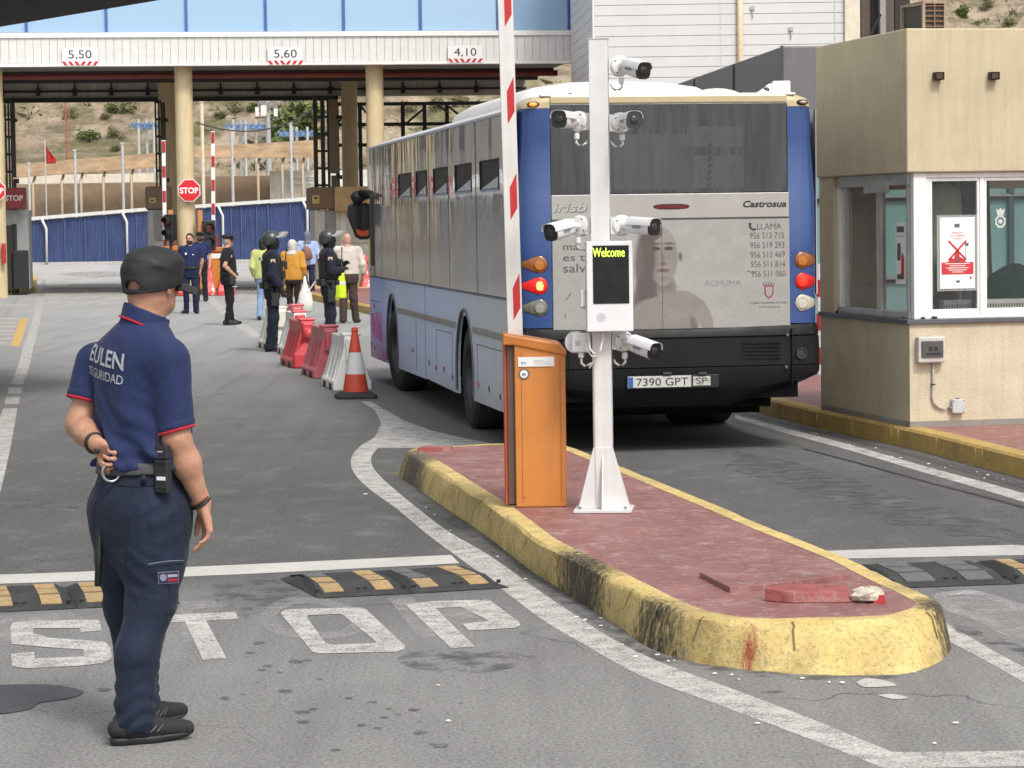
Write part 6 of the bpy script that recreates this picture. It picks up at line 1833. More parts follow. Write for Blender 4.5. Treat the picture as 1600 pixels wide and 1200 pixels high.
for i in range(len(ys) - 1):
 y0, y1 = ys[i] + .035, ys[i + 1] - .035
 b = MB()
 hs = [h_ for h_ in hop if h_[0] > y0 - .1 and h_[1] < y1 + .1]
 if hs:
  h0, h1 = max(hs[0][0], y0 + .03), min(hs[0][1], y1 - .03)
  x_ = -.008
  b.span((x_, y0, zg0), (-.001, y1, ZH0)); b.span((x_, y0, ZH1), (-.001, y1, zg1)); b.span((x_, y0, ZH0), (-.001, h0, ZH1)); b.span((x_, h1, ZH0), (-.001, y1, ZH1))
 else: b.span((-.008, y0, zg0), (-.001, y1, zg1))
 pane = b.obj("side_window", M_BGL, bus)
 if hs:
  hb = MB(); hb.span((.0, h0, ZH0), (.004, h1, ZH1)); hb.obj("opening", mat("hopper_black", (.006, .006, .007), .9), pane)
  hb = MB(); hb.prism([(h0 + .01, ZH0 + .012), (h1 - .01, ZH0 + .012), (h0 + .012, ZH0 + .115)], (-.006, 0, 0), (0, 1, 0), (0, 0, 1), (1, 0, 0), .004)
  hb.obj("vent_pane", mat("vent_blue", (.30, .38, .48), .25), pane)
  hb = MB(); hb.span((-.016, h0, ZH0 - .014), (-.006, h1, ZH0 + .006)); hb.obj("vent_ledge", mat("vent_ledge_blue", (.30, .40, .52), .4), pane)  # sky reflection painted into the ledge as blue
  hb = MB(); fw = .012
  for p_, q_ in (((h0, ZH0), (h0, ZH1)), ((h1, ZH0), (h1, ZH1)), ((h0, ZH1), (h1, ZH1)), ((h0, ZH0), (h1, ZH0))): hb.cyl((-.009, p_[0], p_[1]), (-.009, q_[0], q_[1]), fw * .6, n=6)
  hb.obj("vent_frame", M_BLK, pane)
MB().span((-.0005, .10, zg0 - .01), (.003, 11.6, zg1 + .005)).obj("glazing_gap", M_BLK, bus)
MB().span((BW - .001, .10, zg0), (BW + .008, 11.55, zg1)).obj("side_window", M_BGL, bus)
# small frames on the driver's window
b = MB()
yd0 = on_left(597, 300).y
b.span((-.012, yd0, 2.25), (-.004, 11.5, 2.28)); b.span((-.012, 11.0, zg0), (-.004, 11.06, 2.25)); b.span((-.02, 11.15, 1.42), (-.004, 11.45, 2.24))
b.obj("driver_window_frame", M_BLK, bus)
# white roof edge strip above the windows
b = MB(); b.span((-.004, .12, zg1 + .006), (.02, 11.6, zg1 + .03)); b.obj("roof_edge", mat("roof_edge_blue", (.50, .54, .60), .4), bus)
# roof equipment pod
def pod_ring(y, w, h, x0=.17, x1=1.98):
 pts = [(0, 0), (.02, .45), (.10, .80), (.28, 1.0), (.5, 1.04), (.72, 1.0), (.90, .80), (.98, .45), (1, 0)]
 c = (x0 + x1) / 2
 return [Vector((c + (x0 + (x1 - x0) * s - c) * w, y, 2.91 + h * hh)) for s, hh in pts]
b = MB(); b.loft([pod_ring(.9, .86, .10), pod_ring(1.0, .95, .19), pod_ring(1.3, 1, .225), pod_ring(5.0, 1, .225), pod_ring(5.4, .98, .19), pod_ring(5.52, .92, .08)])
b.obj("roof_pod", mat("pod_white", (.68, .67, .65), .45, var=.04, dirt=.12, dirtcol=(.4, .36, .3)), bus, smooth=True, auto=55)
b = MB()
for cx in (1.28, 1.85): b.ball((cx, .72, 2.93), (.26, .22, .12), 20, 10)
b.obj("roof_hatch", M_ROOF, bus, smooth=True)
b = MB(); b.prism([(.40, 0), (.62, 0), (.51, .05)], (0, .3, 2.95), (1, 0, 0), (0, 0, 1), (0, 1, 0), .2); b.obj("roof_fin", M_BLK, bus)
# rear end ----------------------------------------------------------------
PLAN = [(.0, .30), (.004, .16), (.02, .085), (.05, .035), (.10, .0), (.18, -.016), (.275, -.024)]
def plan_y(x):
 x = min(x, BW - x)
 for (x0, y0), (x1, y1) in zip(PLAN, PLAN[1:]):
  if x0 <= x <= x1: return y0 + (y1 - y0) * (x - x0) / max(x1 - x0, 1e-6)
 return -.024
for s in (0, 1):
 m_ = lambda x: x if s == 0 else BW - x
 b = MB(); rings = []
 for z in (1.06, 1.6, 2.14, 2.15, 2.6, 2.86):
  ins = .0 if z < 2.2 else .02 + (z - 2.2) * .03
  rings.append([Vector((m_(x + ins * (1 - x / .275)), y - .004 - (.004 if z < 2.145 else 0), z)) for x, y in PLAN])
 b.loft(rings, caps=False, closed=False); b.obj("rear_pillar", M_BUSBLUE, bus, smooth=True, auto=30)
 b = MB(); rings = []
 for z, i_ in ((2.861, .035), (2.90, .045), (2.93, .075), (2.955, .14)):
  rings.append([Vector((m_(min(x + i_ * (1 - x / .30), .275)), y - .006 + (.0 if z < 2.94 else .03), z)) for x, y in PLAN])
 b.loft(rings, caps=False, closed=False); b.obj("rear_corner_cap", M_BEIGE, bus, smooth=True)
MB().span((.277, -.030, 2.893), (2.273, .02, 2.962)).obj("rear_header", M_BEIGE, bus, bevel=.012)
b = MB(); b.span((.20, -.02, 2.955), (2.35, .06, 2.975)); b.obj("header_edge", M_ROOF, bus, bevel=.008)
# rear window
t = NT("bus_rear_glass"); c = t.co()
dn = t.noise(t.mapping(c, (10, 10, .8)), 1.5, 6, .7)
t.set(Base_Color=t.mix(t.ramp(dn, [(.4, 0), (.75, .8)]), (.036, .039, .043), (.075, .079, .080)), Roughness=t.ramp(dn, [(.3, .18), (.8, .42)]))
t.bump(t.noise(c, .8, 2), .05, .05)
MB().span((.279, -.024, 2.155), (2.271, -.010, 2.892)).obj("rear_window", t.m, bus, bevel=.004)
b = MB()
def rsheet(x0, z0, x1, z1, y): b.sheet([(x0, y, z0), (x1, y, z0), (x1, y, z1), (x0, y, z1)])
rsheet(.80, 2.185, 1.42, 2.64, -.0248); rsheet(1.421, 2.53, 1.90, 2.64, -.0248); rsheet(1.42, 2.53, 1.90, 2.7, -.0247)
rsheet(1.47, 2.19, 1.90, 2.46, -.0248)
b.obj("window_reflection", mat("reflection_grey", (.052, .056, .060), .4, streak=.5, dirtcol=(.09, .09, .09)), bus, recalc=False)  # lighter panel reflections laid over the glass as grey sheets
b = MB()
for k_ in range(7): b.sheet([(1.585 + .02 * k_ / 7, -.0252, 2.19 + k_ * .055), (1.615 + .02 * k_ / 7, -.0252, 2.20 + k_ * .055), (1.625 + .02 * k_ / 7, -.0252, 2.235 + k_ * .055), (1.59 + .02 * k_ / 7, -.0252, 2.225 + k_ * .055)])
b.obj("wiper_mark", mat("film_dark", (.03, .03, .032), .5), bus, recalc=False)
# grey band with names and third brake light
M_BAND = mat("bus_band_grey", (.345, .335, .315), .35, var=.06, coat=.3, dirt=.12, streak=.15, dirtcol=(.25, .22, .19))
MB().span((.279, -.036, 1.945), (2.282, -.005, 2.150)).obj("rear_band", M_BAND, bus, bevel=.006)
MB().text("irisb", (.425, -.0375, 2.012), (1, 0, 0), (0, 0, 1), .075, .018, w=.27, shear=.25).obj("maker_lettering", mat("chrome_letters", (.50, .50, .49), .25, .5), bus, recalc=False)
MB().text("irisb", (.430, -.0368, 2.006), (1, 0, 0), (0, 0, 1), .077, .024, w=.275, shear=.25).obj("lettering_shadow", mat("letter_backing", (.10, .10, .10), .5), bus, recalc=False)
MB().text("Castrosua", (2.07, -.0375, 2.030), (1, 0, 0), (0, 0, 1), .052, .030, w=.375, shear=.22).obj("maker_lettering", M_BLACKP, bus, recalc=False)
lens = [(.145 * math.copysign(abs(math.cos(a)) ** .6, math.cos(a)), .017 * math.copysign(abs(math.sin(a)) ** .9, math.sin(a))) for a in [k_ * math.pi / 12 for k_ in range(24)]]
MB().prism([(x * 1.06, z * 1.35) for x, z in lens], (1.283, -.0375, 2.043), (1, 0, 0), (0, 0, 1), (0, 1, 0), .004).obj("brake_light_rim", M_BLK, bus)
MB().prism(lens, (1.283, -.0415, 2.043), (1, 0, 0), (0, 0, 1), (0, 1, 0), .006).obj("third_brake_light", mat("brake_dark_red", (.11, .012, .018), .2), bus)
# rear poster panel (printed advertisement)
ax0, ax1, az0, az1 = .285, 2.283, 1.035, 1.938
NX, NZ = 440, 200
gx, gz = np.meshgrid(np.linspace(ax0, ax1, NX), np.linspace(az0, az1, NZ))
U = 812 + gx * 186.0; V = 344 + (az1 - gz) * 188.0
def blob(u, v, cu, cv, ru, rv, soft=.12, rot=0.0):
 du, dv = (u - cu), (v - cv)
 c_, s_ = math.cos(rot), math.sin(rot)
 d_ = np.sqrt(((du * c_ + dv * s_) / ru) ** 2 + ((-du * s_ + dv * c_) / rv) ** 2)
 return np.clip((1 - d_) / soft + .5, 0, 1)
def lay(img, m_, col): return img * (1 - m_[..., None]) + np.array(col) * m_[..., None]
def smooth_noise(shape, sc, seed):
 rs_ = np.random.RandomState(seed); k_ = rs_.rand(sc[0] + 2, sc[1] + 2)
 yi = np.linspace(0, sc[0], shape[0]); xi = np.linspace(0, sc[1], shape[1])
 y0 = yi.astype(int); x0 = xi.astype(int); fy = (yi - y0)[:, None]; fx = (xi - x0)[None, :]
 fy = fy * fy * (3 - 2 * fy); fx = fx * fx * (3 - 2 * fx)
 return k_[y0][:, x0] * (1 - fy) * (1 - fx) + k_[y0][:, x0 + 1] * (1 - fy) * fx + k_[y0 + 1][:, x0] * fy * (1 - fx) + k_[y0 + 1][:, x0 + 1] * fy * fx
BG = np.array([.305, .295, .283])
img = np.ones((NZ, NX, 3)) * BG
img *= (1 - .05 * ((U - 1050) / 200) ** 2)[..., None]
SK = [.215, .190, .178]; SKD = [.10, .082, .077]; SKL = [.275, .248, .232]; HR = [.085, .071, .066]
hairm = blob(U, V, 1017, 425, 24, 70, .25, -.05) * (U < 1036)
img = lay(img, hairm * .9, HR)
img = lay(img, blob(U, V, 1006, 470, 17, 42, .4, .15) * .9, HR)
arm_ = blob(U, V, 1100, 494, 11, 30, .15, -.38)
shl = np.maximum.reduce([blob(U, V, 1040, 508, 52, 46, .06), blob(U, V, 1074, 474, 27, 17, .1, .42), blob(U, V, 1018, 505, 36, 38, .15), arm_])
neck_ = blob(U, V, 1042, 452, 15, 26, .2)
img = lay(img, np.maximum(shl, neck_), SK)
img = lay(img, blob(U, V, 1084, 508, 5, 14, .8, -.3) * .7, SKD)
img = lay(img, blob(U, V, 1040, 448, 16, 10, .8) * .55, SKD)
face_ = blob(U, V, 1037, 402, 22.5, 45, .06)
img = lay(img, face_, SK)
img = lay(img, blob(U, V, 1044, 372, 16, 17, .9) * .6 * face_, SKL)
img = lay(img, blob(U, V, 1018, 412, 10, 30, .9) * .5 * face_, SKD)
img = lay(img, np.maximum(blob(U, V, 1021, 372, 19, 22, .3, .35) * (V < 384 - (U - 1016) * .75), blob(U, V, 1015, 400, 9, 42, .35)) * (U < 1036) * .92, HR)
for eu in (1026, 1046):
 img = lay(img, blob(U, V, eu, 389, 7, 3.0, .4) * 1.0, [.045, .036, .034])
 img = lay(img, blob(U, V, eu, 381.5, 8.5, 1.8, .8) * .85, [.06, .048, .044])
img = lay(img, blob(U, V, 1037, 407, 2.6, 8, .9) * .4, SKD)
img = lay(img, blob(U, V, 1037, 413, 6, 2.2, .8) * .85, SKD)
img = lay(img, blob(U, V, 1037, 423, 9.5, 3.0, .6) * .9, [.10, .06, .06])
img = lay(img, blob(U, V, 1064, 402, 3, 7, .6) * .9, SKD)
img = lay(img, blob(U, V, 1037, 436, 9, 4, .9) * .3, SKD)
n_ = smooth_noise((NZ, NX), (9, 18), 3) * .6 + smooth_noise((NZ, NX), (34, 70), 4) * .4
img *= (0.90 + .20 * n_)[..., None]
sp_ = smooth_noise((NZ, NX), (60, 130), 8); lowz = np.clip((V - 440) / 70, 0, 1)
img = lay(img, np.clip((sp_ - (.975 - .045 * lowz)) / .04, 0, 1) * .6, [.08, .07, .06])
wr = np.abs(np.sin((V - 495 + 6 * np.sin(U / 14.0)) / 2.6)) * np.clip(1 - np.abs(V - 498) / 11, 0, 1) * np.clip(1 - np.abs(U - 1050) / 36, 0, 1)
img = lay(img, np.clip((wr - .8) / .1, 0, 1) * .5, [.5, .48, .46])
b = MB()
b.add([(x, -.034, z) for x, z in zip(gx.ravel(), gz.ravel())], [(j * NX + i, j * NX + i + 1, (j + 1) * NX + i + 1, (j + 1) * NX + i) for j in range(NZ - 1) for i in range(NX - 1)])
t = NT("rear_print")
at_ = t.n.new("ShaderNodeAttribute"); at_.attribute_name = "print"
t.set(Base_Color=at_.outputs["Color"], Roughness=.45)
t.bs.inputs["Coat Weight"].default_value = .2
t.bump(t.noise(t.co(), 30, 4), .08, .004)
po = b.obj("rear_poster", t.m, bus, recalc=False)
ca = po.data.color_attributes.new("print", 'FLOAT_COLOR', 'POINT')
rgba = np.ones((NX * NZ, 4), dtype=np.float32); rgba[:, :3] = img.reshape(-1, 3)
ca.data.foreach_set("color", rgba.ravel())
MB().span((ax0 - .004, -.030, az0 - .01), (ax1 + .004, 0, az1 + .004)).obj("engine_cover", mat("cover_grey", (.2, .2, .2), .5), bus)
b = MB(); b.span((1.199, -.0352, az0), (1.203, -.0338, az1)); b.span((ax0, -.0352, az1 - .004), (ax1, -.0338, az1 + .006)); b.span((1.05, -.0352, az1 - .2), (1.053, -.0338, az1)) if False else None
b.obj("cover_seam", mat("seam_dark", (.05, .05, .05), .6), bus)
M_ADINK = mat("ad_ink", (.075, .072, .07), .5, var=.1)
Y_ = -.0352
def rt(txt, u, v, h_px, w_px=None, bold=.0, align='L', m_=M_ADINK):
 b = MB(); p = on_rear(u, v, Y_); b.text(txt, (p.x, Y_, p.z), (1, 0, 0), (0, 0, 1), h_px / 188.0, bold, w=(w_px / 188.0 if w_px else None), align=align); return b.obj("poster_lettering", m_, bus, recalc=False)
rt("LLAMA", 1183, 358.5, 9.5, 39)
for i, s_ in enumerate(("956 513 715", "956 519 293", "956 510 469", "956 511 814", "956 511 060")): rt(s_, 1171.5 + i * .6, 373 + i * 14.9, 9.6, 55)
rt("ma", 880, 391, 11.5, 24, .005); rt("es ta", 880, 408, 11.5, 44, .005); rt("salv", 880, 426, 14, 36, .005)
rt("ACMUMA", 1101, 447, 9, 58, m_=mat("ad_faint", (.20, .205, .205), .5))
# handset sign
b = MB(); p = on_rear(1176, 353, Y_)
b.tube([p + Vector((-.02, 0, .025)), p + Vector((-.022, 0, -.005)), p + Vector((-.005, 0, -.022)), p + Vector((.025, 0, -.025))], [.012, .008, .008, .012], 6); b.obj("handset_print", M_ADINK, bus)
# crest
CK = .72
def csc(pts): return [(x * CK, z * CK) for x, z in pts]
b = MB(); p = on_rear(1201.5, 456, Y_)
b.prism(csc([(-.055, .07), (.055, .07), (.055, -.02), (.03, -.06), (0, -.08), (-.03, -.06), (-.055, -.02)]), p + Vector((0, -.0004, 0)), (1, 0, 0), (0, 0, 1), (0, 1, 0), .001); b.obj("crest_red", mat("crest_red", (.22, .06, .065), .5), bus)
b = MB(); b.prism(csc([(-.036, .055), (.036, .055), (.036, -.012), (.02, -.045), (0, -.058), (-.02, -.045), (-.036, -.012)]), p + Vector((0, -.0014, 0)), (1, 0, 0), (0, 0, 1), (0, 1, 0), .0008); b.obj("crest_field", mat("crest_pale", (.33, .31, .30), .5), bus)
b = MB()
for x, z in ((0, .035), (-.016, .01), (.016, .01), (0, -.012), (0, -.036)): b.box(p + Vector((x * CK, -.002, z * CK)), (.008, .0006, .010))
for x in (-.05, -.025, 0, .025, .05): b.prism(csc([(x - .012, .075), (x + .012, .075), (x * 1.5, .135 - abs(x) * .3)]), p + Vector((0, -.001, 0)), (1, 0, 0), (0, 0, 1), (0, 1, 0), .0008)
b.obj("crest_detail", mat("crest_grey", (.14, .13, .13), .5), bus)
rt("Ciudad Autonoma de Ceuta", 1173, 475, 4.2, 58); rt("Consejeria", 1186, 481, 3.2, 34)
# scratches
b = MB()
for u, v, du, dv in ((884, 468, 5, -4), (889, 463, 4, -7), (1168, 424, 5, 1), (883, 491, 1, 6), (1176, 425, 4, 1)):
 p, q = on_rear(u, v, -.0353), on_rear(u + du, v + dv, -.0353); n_v = Vector((q.z - p.z, 0, p.x - q.x)).normalized() * .004
 b.sheet([p - n_v, q - n_v * .3, q + n_v * .3, p + n_v])
b.obj("scratch", M_BLACKP, bus, recalc=False)
# lamps
def rear_lamp(cx, z, s, mlens, mbulb, lit=None):
 sg = 1 if s == 0 else -1
 b = MB()
 def pr(b, k_, dy, bulge):
  rows = []
  for i in range(25):
   t_ = i / 24; x = (-.150 + .222 * t_) * k_
   hh = k_ * (.072 * math.sqrt(max(0, 1 - (x / k_ / .072) ** 2)) if x > 0 else .072 * max(0, 1 + x / k_ / .152) ** .62)
   xx = min(max(cx + sg * x, .002), BW - .002)
   rows.append([Vector((xx, plan_y(xx) - .006 - dy - bulge * math.cos(q_ * math.pi / 8) * min(1, hh / .05), z + hh * math.sin(q_ * math.pi / 8))) for q_ in range(-4, 5)] + [Vector((xx, plan_y(xx) + .004, z + hh * s_)) for s_ in (1, -1)])
  b.loft(rows)
 pr(b, 1.10, .001, .003); lamp = b.obj("tail_lamp", M_BLK, bus, smooth=True, auto=50)
 b = MB(); pr(b, .98, .004, .010); b.obj("lens", mlens, lamp, smooth=True, auto=50)
 c = Vector((cx + sg * .004, plan_y(cx) - .024, z))
 b = MB(); b.lathe([(.050, 0), (.050, .004), (.044, .006)], c, (0, -1, 0), 8, caps=False); b.obj("ring", mlens, lamp)
 b = MB(); b.lathe([(.043, .002), (.001, .005)], c, (0, -1, 0), 20, caps=False); b.obj("bulb", mbulb, lamp)
 if lit:
  b = MB()
  for x, zz, w, h_ in ((0, .0, .055, .018), (0, .024, .036, .018), (.002, -.024, .04, .02), (-.012, .0, .03, .05)): b.box(c + Vector((x * sg, -.008, zz)), (w, .003, h_))
  b.obj("filament_glow", lit, lamp)
M_AMB = mat("lens_amber", (.24, .075, .012), .15, var=.1, coat=.5); M_AMB2 = mat("bulb_amber", (.42, .14, .025), .2)
M_RL = emis("lens_red_lit", (.62, .010, .008), .14); M_RL2 = emis("bulb_red_lit", (.9, .03, .01), .8); M_RL3 = emis("bulb_core", (1, .42, .08), 3.0)
M_CLR = mat("lens_clear", (.13, .13, .11), .12, coat=.5); M_CLR2 = mat("bulb_clear", (.26, .26, .235), .15)
M_RL4 = emis("lens_red_dim", (.5, .008, .008), .05)
for cx, s in ((.170, 0), (BW - .150, 1)):
 rear_lamp(cx, 1.583, s, M_AMB, M_AMB2); rear_lamp(cx, 1.408, s, M_RL if s == 0 else M_RL4, M_RL2 if s == 0 else emis('bulb_red_right', (.8, .03, .01), .3), M_RL3 if s == 0 else None); rear_lamp(cx, 1.228, s, M_CLR if s == 0 else mat("lens_clear_right", (.42, .39, .33), .15, coat=.5), M_CLR2 if s == 0 else mat("bulb_right", (.5, .48, .42), .15))
b = MB(); b.ball((.145, plan_y(.145) - .0, 2.893), (.055, .03, .024), 14, 8); b.obj("clearance_lamp", M_BLK, bus, smooth=True)
b = MB(); b.ball((.14, plan_y(.14) - .015, 2.893), (.036, .025, .017), 14, 8); b.obj("clearance_bulb", emis("amber_lit", (1, .16, .02), 2.0), bus, smooth=True)
b = MB(); b.ball((BW - .145, plan_y(.145) - .0, 2.893), (.055, .03, .024), 14, 8); b.obj("clearance_lamp", M_BLK, bus, smooth=True)
b = MB(); b.ball((BW - .14, plan_y(.14) - .015, 2.893), (.036, .022, .015), 14, 8); b.obj("clearance_bulb", mat("clear_pink", (.45, .30, .27), .2), bus, smooth=True)
# rear bumper
PATH = [(-.002, .16), (.004, .13), (.03, .10), (.08, .03), (.18, -.005), (.5, -.03), (1.275, -.045), (2.05, -.03), (2.37, -.005), (2.47, .03), (2.52, .10), (2.546, .22), (2.554, .40), (2.554, .75)]
PROF = [(-.01, 1.065), (.02, 1.06), (.035, 1.03), (.042, .965), (.03, .955), (.045, .945), (.05, .72), (.04, .712), (.05, .704), (.045, .58), (.02, .50), (-.05, .43), (-.14, .38)]
b = MB(); rings = []
dp = []
for i in range(len(PATH) - 1):
 for k_ in range(3): t_ = k_ / 3; dp.append((PATH[i][0] + (PATH[i + 1][0] - PATH[i][0]) * t_, PATH[i][1] + (PATH[i + 1][1] - PATH[i][1]) * t_))
dp.append(PATH[-1])
for i, (x, y) in enumerate(dp):
 p0, p1 = dp[max(i - 1, 0)], dp[min(i + 1, len(dp) - 1)]
 t_ = Vector((p1[0] - p0[0], p1[1] - p0[1], 0)).normalized(); nrm_ = Vector((t_.y, -t_.x, 0))
 e = max(0, 1 - min(x, BW - x) / .75)
 sag = -.035 * (1 - (abs(x - 1.275) / 1.275) ** 2)
 rings.append([Vector((x, y, 0)) + nrm_ * d_ + Vector((0, 0, (z + (.20 * e * max(0, (.70 - z) / .32))) + (sag if z > 1.0 else 0))) for d_, z in PROF])
b.loft(rings, caps=False, closed=False); b.obj("rear_bumper", M_BUMP, bus, smooth=True, auto=28)
b = MB(); b.span((.1, .02, .44), (2.36, .9, 1.05)); b.span((2.36, .1, .62), (2.54, .8, 1.05)); b.obj("bumper_core", M_UNDER, bus)
b = MB()
for z in (.905, .875, .842, .810, .780): b.span((1.865, -.088, z - .006), (2.185, -.06, z + .006))
b.obj("grille_slots", mat("slot_black", (.002, .002, .002), .9), bus)
for x in (.40, 2.29): MB().span((x - .003, -.083, .55), (x + .003, -.05, 1.02)).obj("bumper_joint", mat("slot_black", (.002, .002, .002), .9), bus)
b = MB(); p = on_rear(1252, 552, -.06); b.lathe([(.048, -.01), (.048, .012), (.036, .012), (.034, .002), (.001, .004)], Vector((p.x, -.062, p.z)), (.1, -1, 0), 20); b.obj("tow_cap", mat("tow_grey", (.025, .025, .026), .4), bus, smooth=True, auto=40)
b = MB()
for u, v in ((1231, 523), (1229, 573)): p = on_rear(u, v, -.09); b.lathe([(.016, 0), (.013, .005), (.001, .004)], Vector((p.x, -.083, p.z)), (0, -1, 0), 12)
b.obj("catch", mat("catch_grey", (.12, .12, .12), .4, .5), bus)
# number plate in its recess
p0, p1 = on_rear(979, 608.5, -.10), on_rear(1123, 584.5, -.10)
MB().span((p0.x, -.112, p0.z), (p1.x, -.08, p1.z)).obj("plate_holder", mat("plate_holder", (.010, .010, .011), .5), bus, bevel=.004)
q0, q1 = on_rear(981, 606.5, -.115), on_rear(1080, 586.5, -.115)
MB().span((q0.x, -.117, q0.z), (q1.x, -.1122, q1.z)).obj("number_plate", mat("plate_white", (.44, .44, .42), .45, dirt=.25), bus, bevel=.003)
MB().span((q0.x + .003, -.1185, q0.z + .004), (q0.x + .045, -.117, q1.z - .004)).obj("plate_band", mat("plate_blue", (.03, .09, .30), .4), bus)
MB().text("7390 GPT", ((q0.x + q1.x) / 2 + .023, -.1186, q0.z + .015), (1, 0, 0), (0, 0, 1), (q1.z - q0.z) - .030, .0, w=.435).obj("plate_lettering", M_BLACKP, bus, recalc=False)
s0, s1 = on_rear(1083, 602.5, -.115), on_rear(1110, 587.5, -.115)
MB().span((s0.x, -.116, s0.z), (s1.x, -.1122, s1.z)).obj("service_plate", mat("plate_worn", (.40, .40, .37), .6, var=.4, scale=30, dirt=.4), bus)
MB().text("SP", ((s0.x + s1.x) / 2, -.1172, s0.z + .016), (1, 0, 0), (0, 0, 1), .048, .0, w=.10).obj("service_lettering", M_BLACKP, bus, recalc=False)
b = MB()
for u in (1042, 1097): p = on_rear(u, 583, -.11); b.box((p.x, -.118, p.z), (.07, .03, .018))
b.obj("plate_lamp", mat("lamp_grey", (.05, .05, .05), .4), bus)
# wheels
M_TYRE = mat("tyre", (.020, .020, .020), .82, var=.2, scale=20, dirt=.45, dirtcol=(.075, .07, .062))
M_RIM = mat("rim_dark", (.05, .05, .055), .5, .3, dirt=.4, dirtcol=(.10, .095, .085))
def wheel(x, y, out, width, steer=0.0):
 M_ = Matrix.Translation(Vector((x, y, .495))) @ Matrix.Rotation(steer, 4, 'Z')
 w = width
 b = MB(M_); prof = [(.285, 0), (.30, -.012), (.36, -.02), (.45, -.006), (.482, .02), (.495, .05), (.497, w - .05), (.482, w - .02), (.45, w + .004), (.36, w + .01), (.29, w)]
 b.lathe(prof, (0, 0, 0), (-out, 0, 0), 44, caps=False); o_ = b.obj("wheel_tyre", M_TYRE, bus, smooth=True, auto=30)
 b = MB(M_); b.lathe([(.286, 0), (.275, .02), (.262, .10), (.22, .13), (.12, .12), (.11, .05), (.09, .04), (.001, .04)], (0, 0, 0), (-out, 0, 0), 36, caps=False); b.obj("rim", M_RIM, o_, smooth=True, auto=30)
 b = MB(M_)
 for k_ in range(10): a = k_ * math.pi / 5; b.cyl((-out * .118, .17 * math.cos(a), .17 * math.sin(a)), (-out * .10, .17 * math.cos(a), .17 * math.sin(a)), .014, n=6)
 b.obj("wheel_nuts", mat("nut_steel", (.20, .20, .20), .4, .7), o_)
wheel(.045, 3.23, -1, .56); wheel(BW - .045, 3.23, 1, .56); wheel(.05, 9.26, -1, .29, .12); wheel(BW - .05, 9.26, 1, .29, .12)
for y, z in ((8.42, .16), (2.45, .2)): MB().span((.10, y, z), (.58, y + .02, .53)).obj("mud_flap", mat("flap_black", (.022, .022, .022), .8, dirt=.3), bus)
MB().text("Ca", (.30, 8.415, .36), (1, 0, 0), (0, 0, 1), .07, .01, w=.16).obj("flap_lettering", mat("flap_grey", (.07, .07, .07), .7), bus, recalc=False)
# driver's mirror on its arm
mb = MB(); mc = on_left(563, 345, -.42)
mc = Vector((-.42, 12.15, 1.98))
p = BINV @ A(563, 345, (BUSM @ Vector((-.4, 12.2, 0))).y); mc = p
b = MB(); b.tube([Vector((.12, 12.0, mc.z + .32)), Vector((-.05, 12.10, mc.z + .34)), mc + Vector((.12, 0, .33)), mc + Vector((-.02, 0, .30)), mc + Vector((-.06, 0, .22))], [.05, .055, .06, .065, .05], 10); b.ball(mc + Vector((.14, 0, .33)), (.085, .07, .06)); b.ball(mc + Vector((-.02, 0, .30)), (.10, .08, .08)); b.obj("mirror_arm", M_BLK, bus, smooth=True)
ol = [(-.145, .20), (-.07, .225), (.10, .225), (.145, .18), (.13, -.20), (.10, -.235), (.0, -.235), (-.06, -.20), (-.155, .06)]
mir = MB().prism(ol, mc, (1, 0, 0), (0, 0, 1), (0, 1, 0), .12).obj("mirror", M_BLK, bus, bevel=.025)
MB().prism([(x * .84, z * .86) for x, z in ol], mc + Vector((0, -.006, 0)), (1, 0, 0), (0, 0, 1), (0, 1, 0), .005).obj("mirror_glass", mat("mirror_glass", (.03, .03, .033), .05, .0, coat=.6), mir)
b = MB(); b.sheet([mc + Vector((x, -.0075, z)) for x, z in ((-.06, -.10), (.03, -.13), (.105, -.11), (.10, -.19), (-.005, -.195), (-.045, -.17))]); b.obj("mirror_reflection", mat("mirror_orange", (.62, .10, .03), .3), mir, recalc=False)  # orange reflection painted on the lower mirror glass
# ------------------------------------------------------------------ organic shapes: smooth distance fields turned into one mesh
_lat = np.random.RandomState(11).rand(32, 32, 32).astype(np.float32)
def vn(P, f):
 "smooth value noise in [-1, 1]"
 q = P * np.asarray(f, dtype=np.float32)
 i = np.floor(q).astype(np.int64); t = (q - i).astype(np.float32); t = t * t * (3 - 2 * t)
 i &= 31; j = (i + 1) & 31
 x0, y0, z0 = i.T; x1, y1, z1 = j.T
 tx, ty, tz = t.T
 a = _lat[x0, y0, z0] * (1 - tx) + _lat[x1, y0, z0] * tx; b = _lat[x0, y1, z0] * (1 - tx) + _lat[x1, y1, z0] * tx
 c = _lat[x0, y0, z1] * (1 - tx) + _lat[x1, y0, z1] * tx; d = _lat[x0, y1, z1] * (1 - tx) + _lat[x1, y1, z1] * tx
 return 2 * ((a * (1 - ty) + b * ty) * (1 - tz) + (c * (1 - ty) + d * ty) * tz) - 1
def V3(p): return np.array(p, dtype=np.float32)
def cone(a, b, r1, r2):
 a, b = V3(a), V3(b); ab = b - a; L2 = float(ab @ ab) + 1e-9
 def f(P):
  t = np.clip(((P - a) @ ab) / L2, 0, 1)
  return np.linalg.norm(P - a - t[:, None] * ab, axis=1) - (r1 + (r2 - r1) * t)
 return f
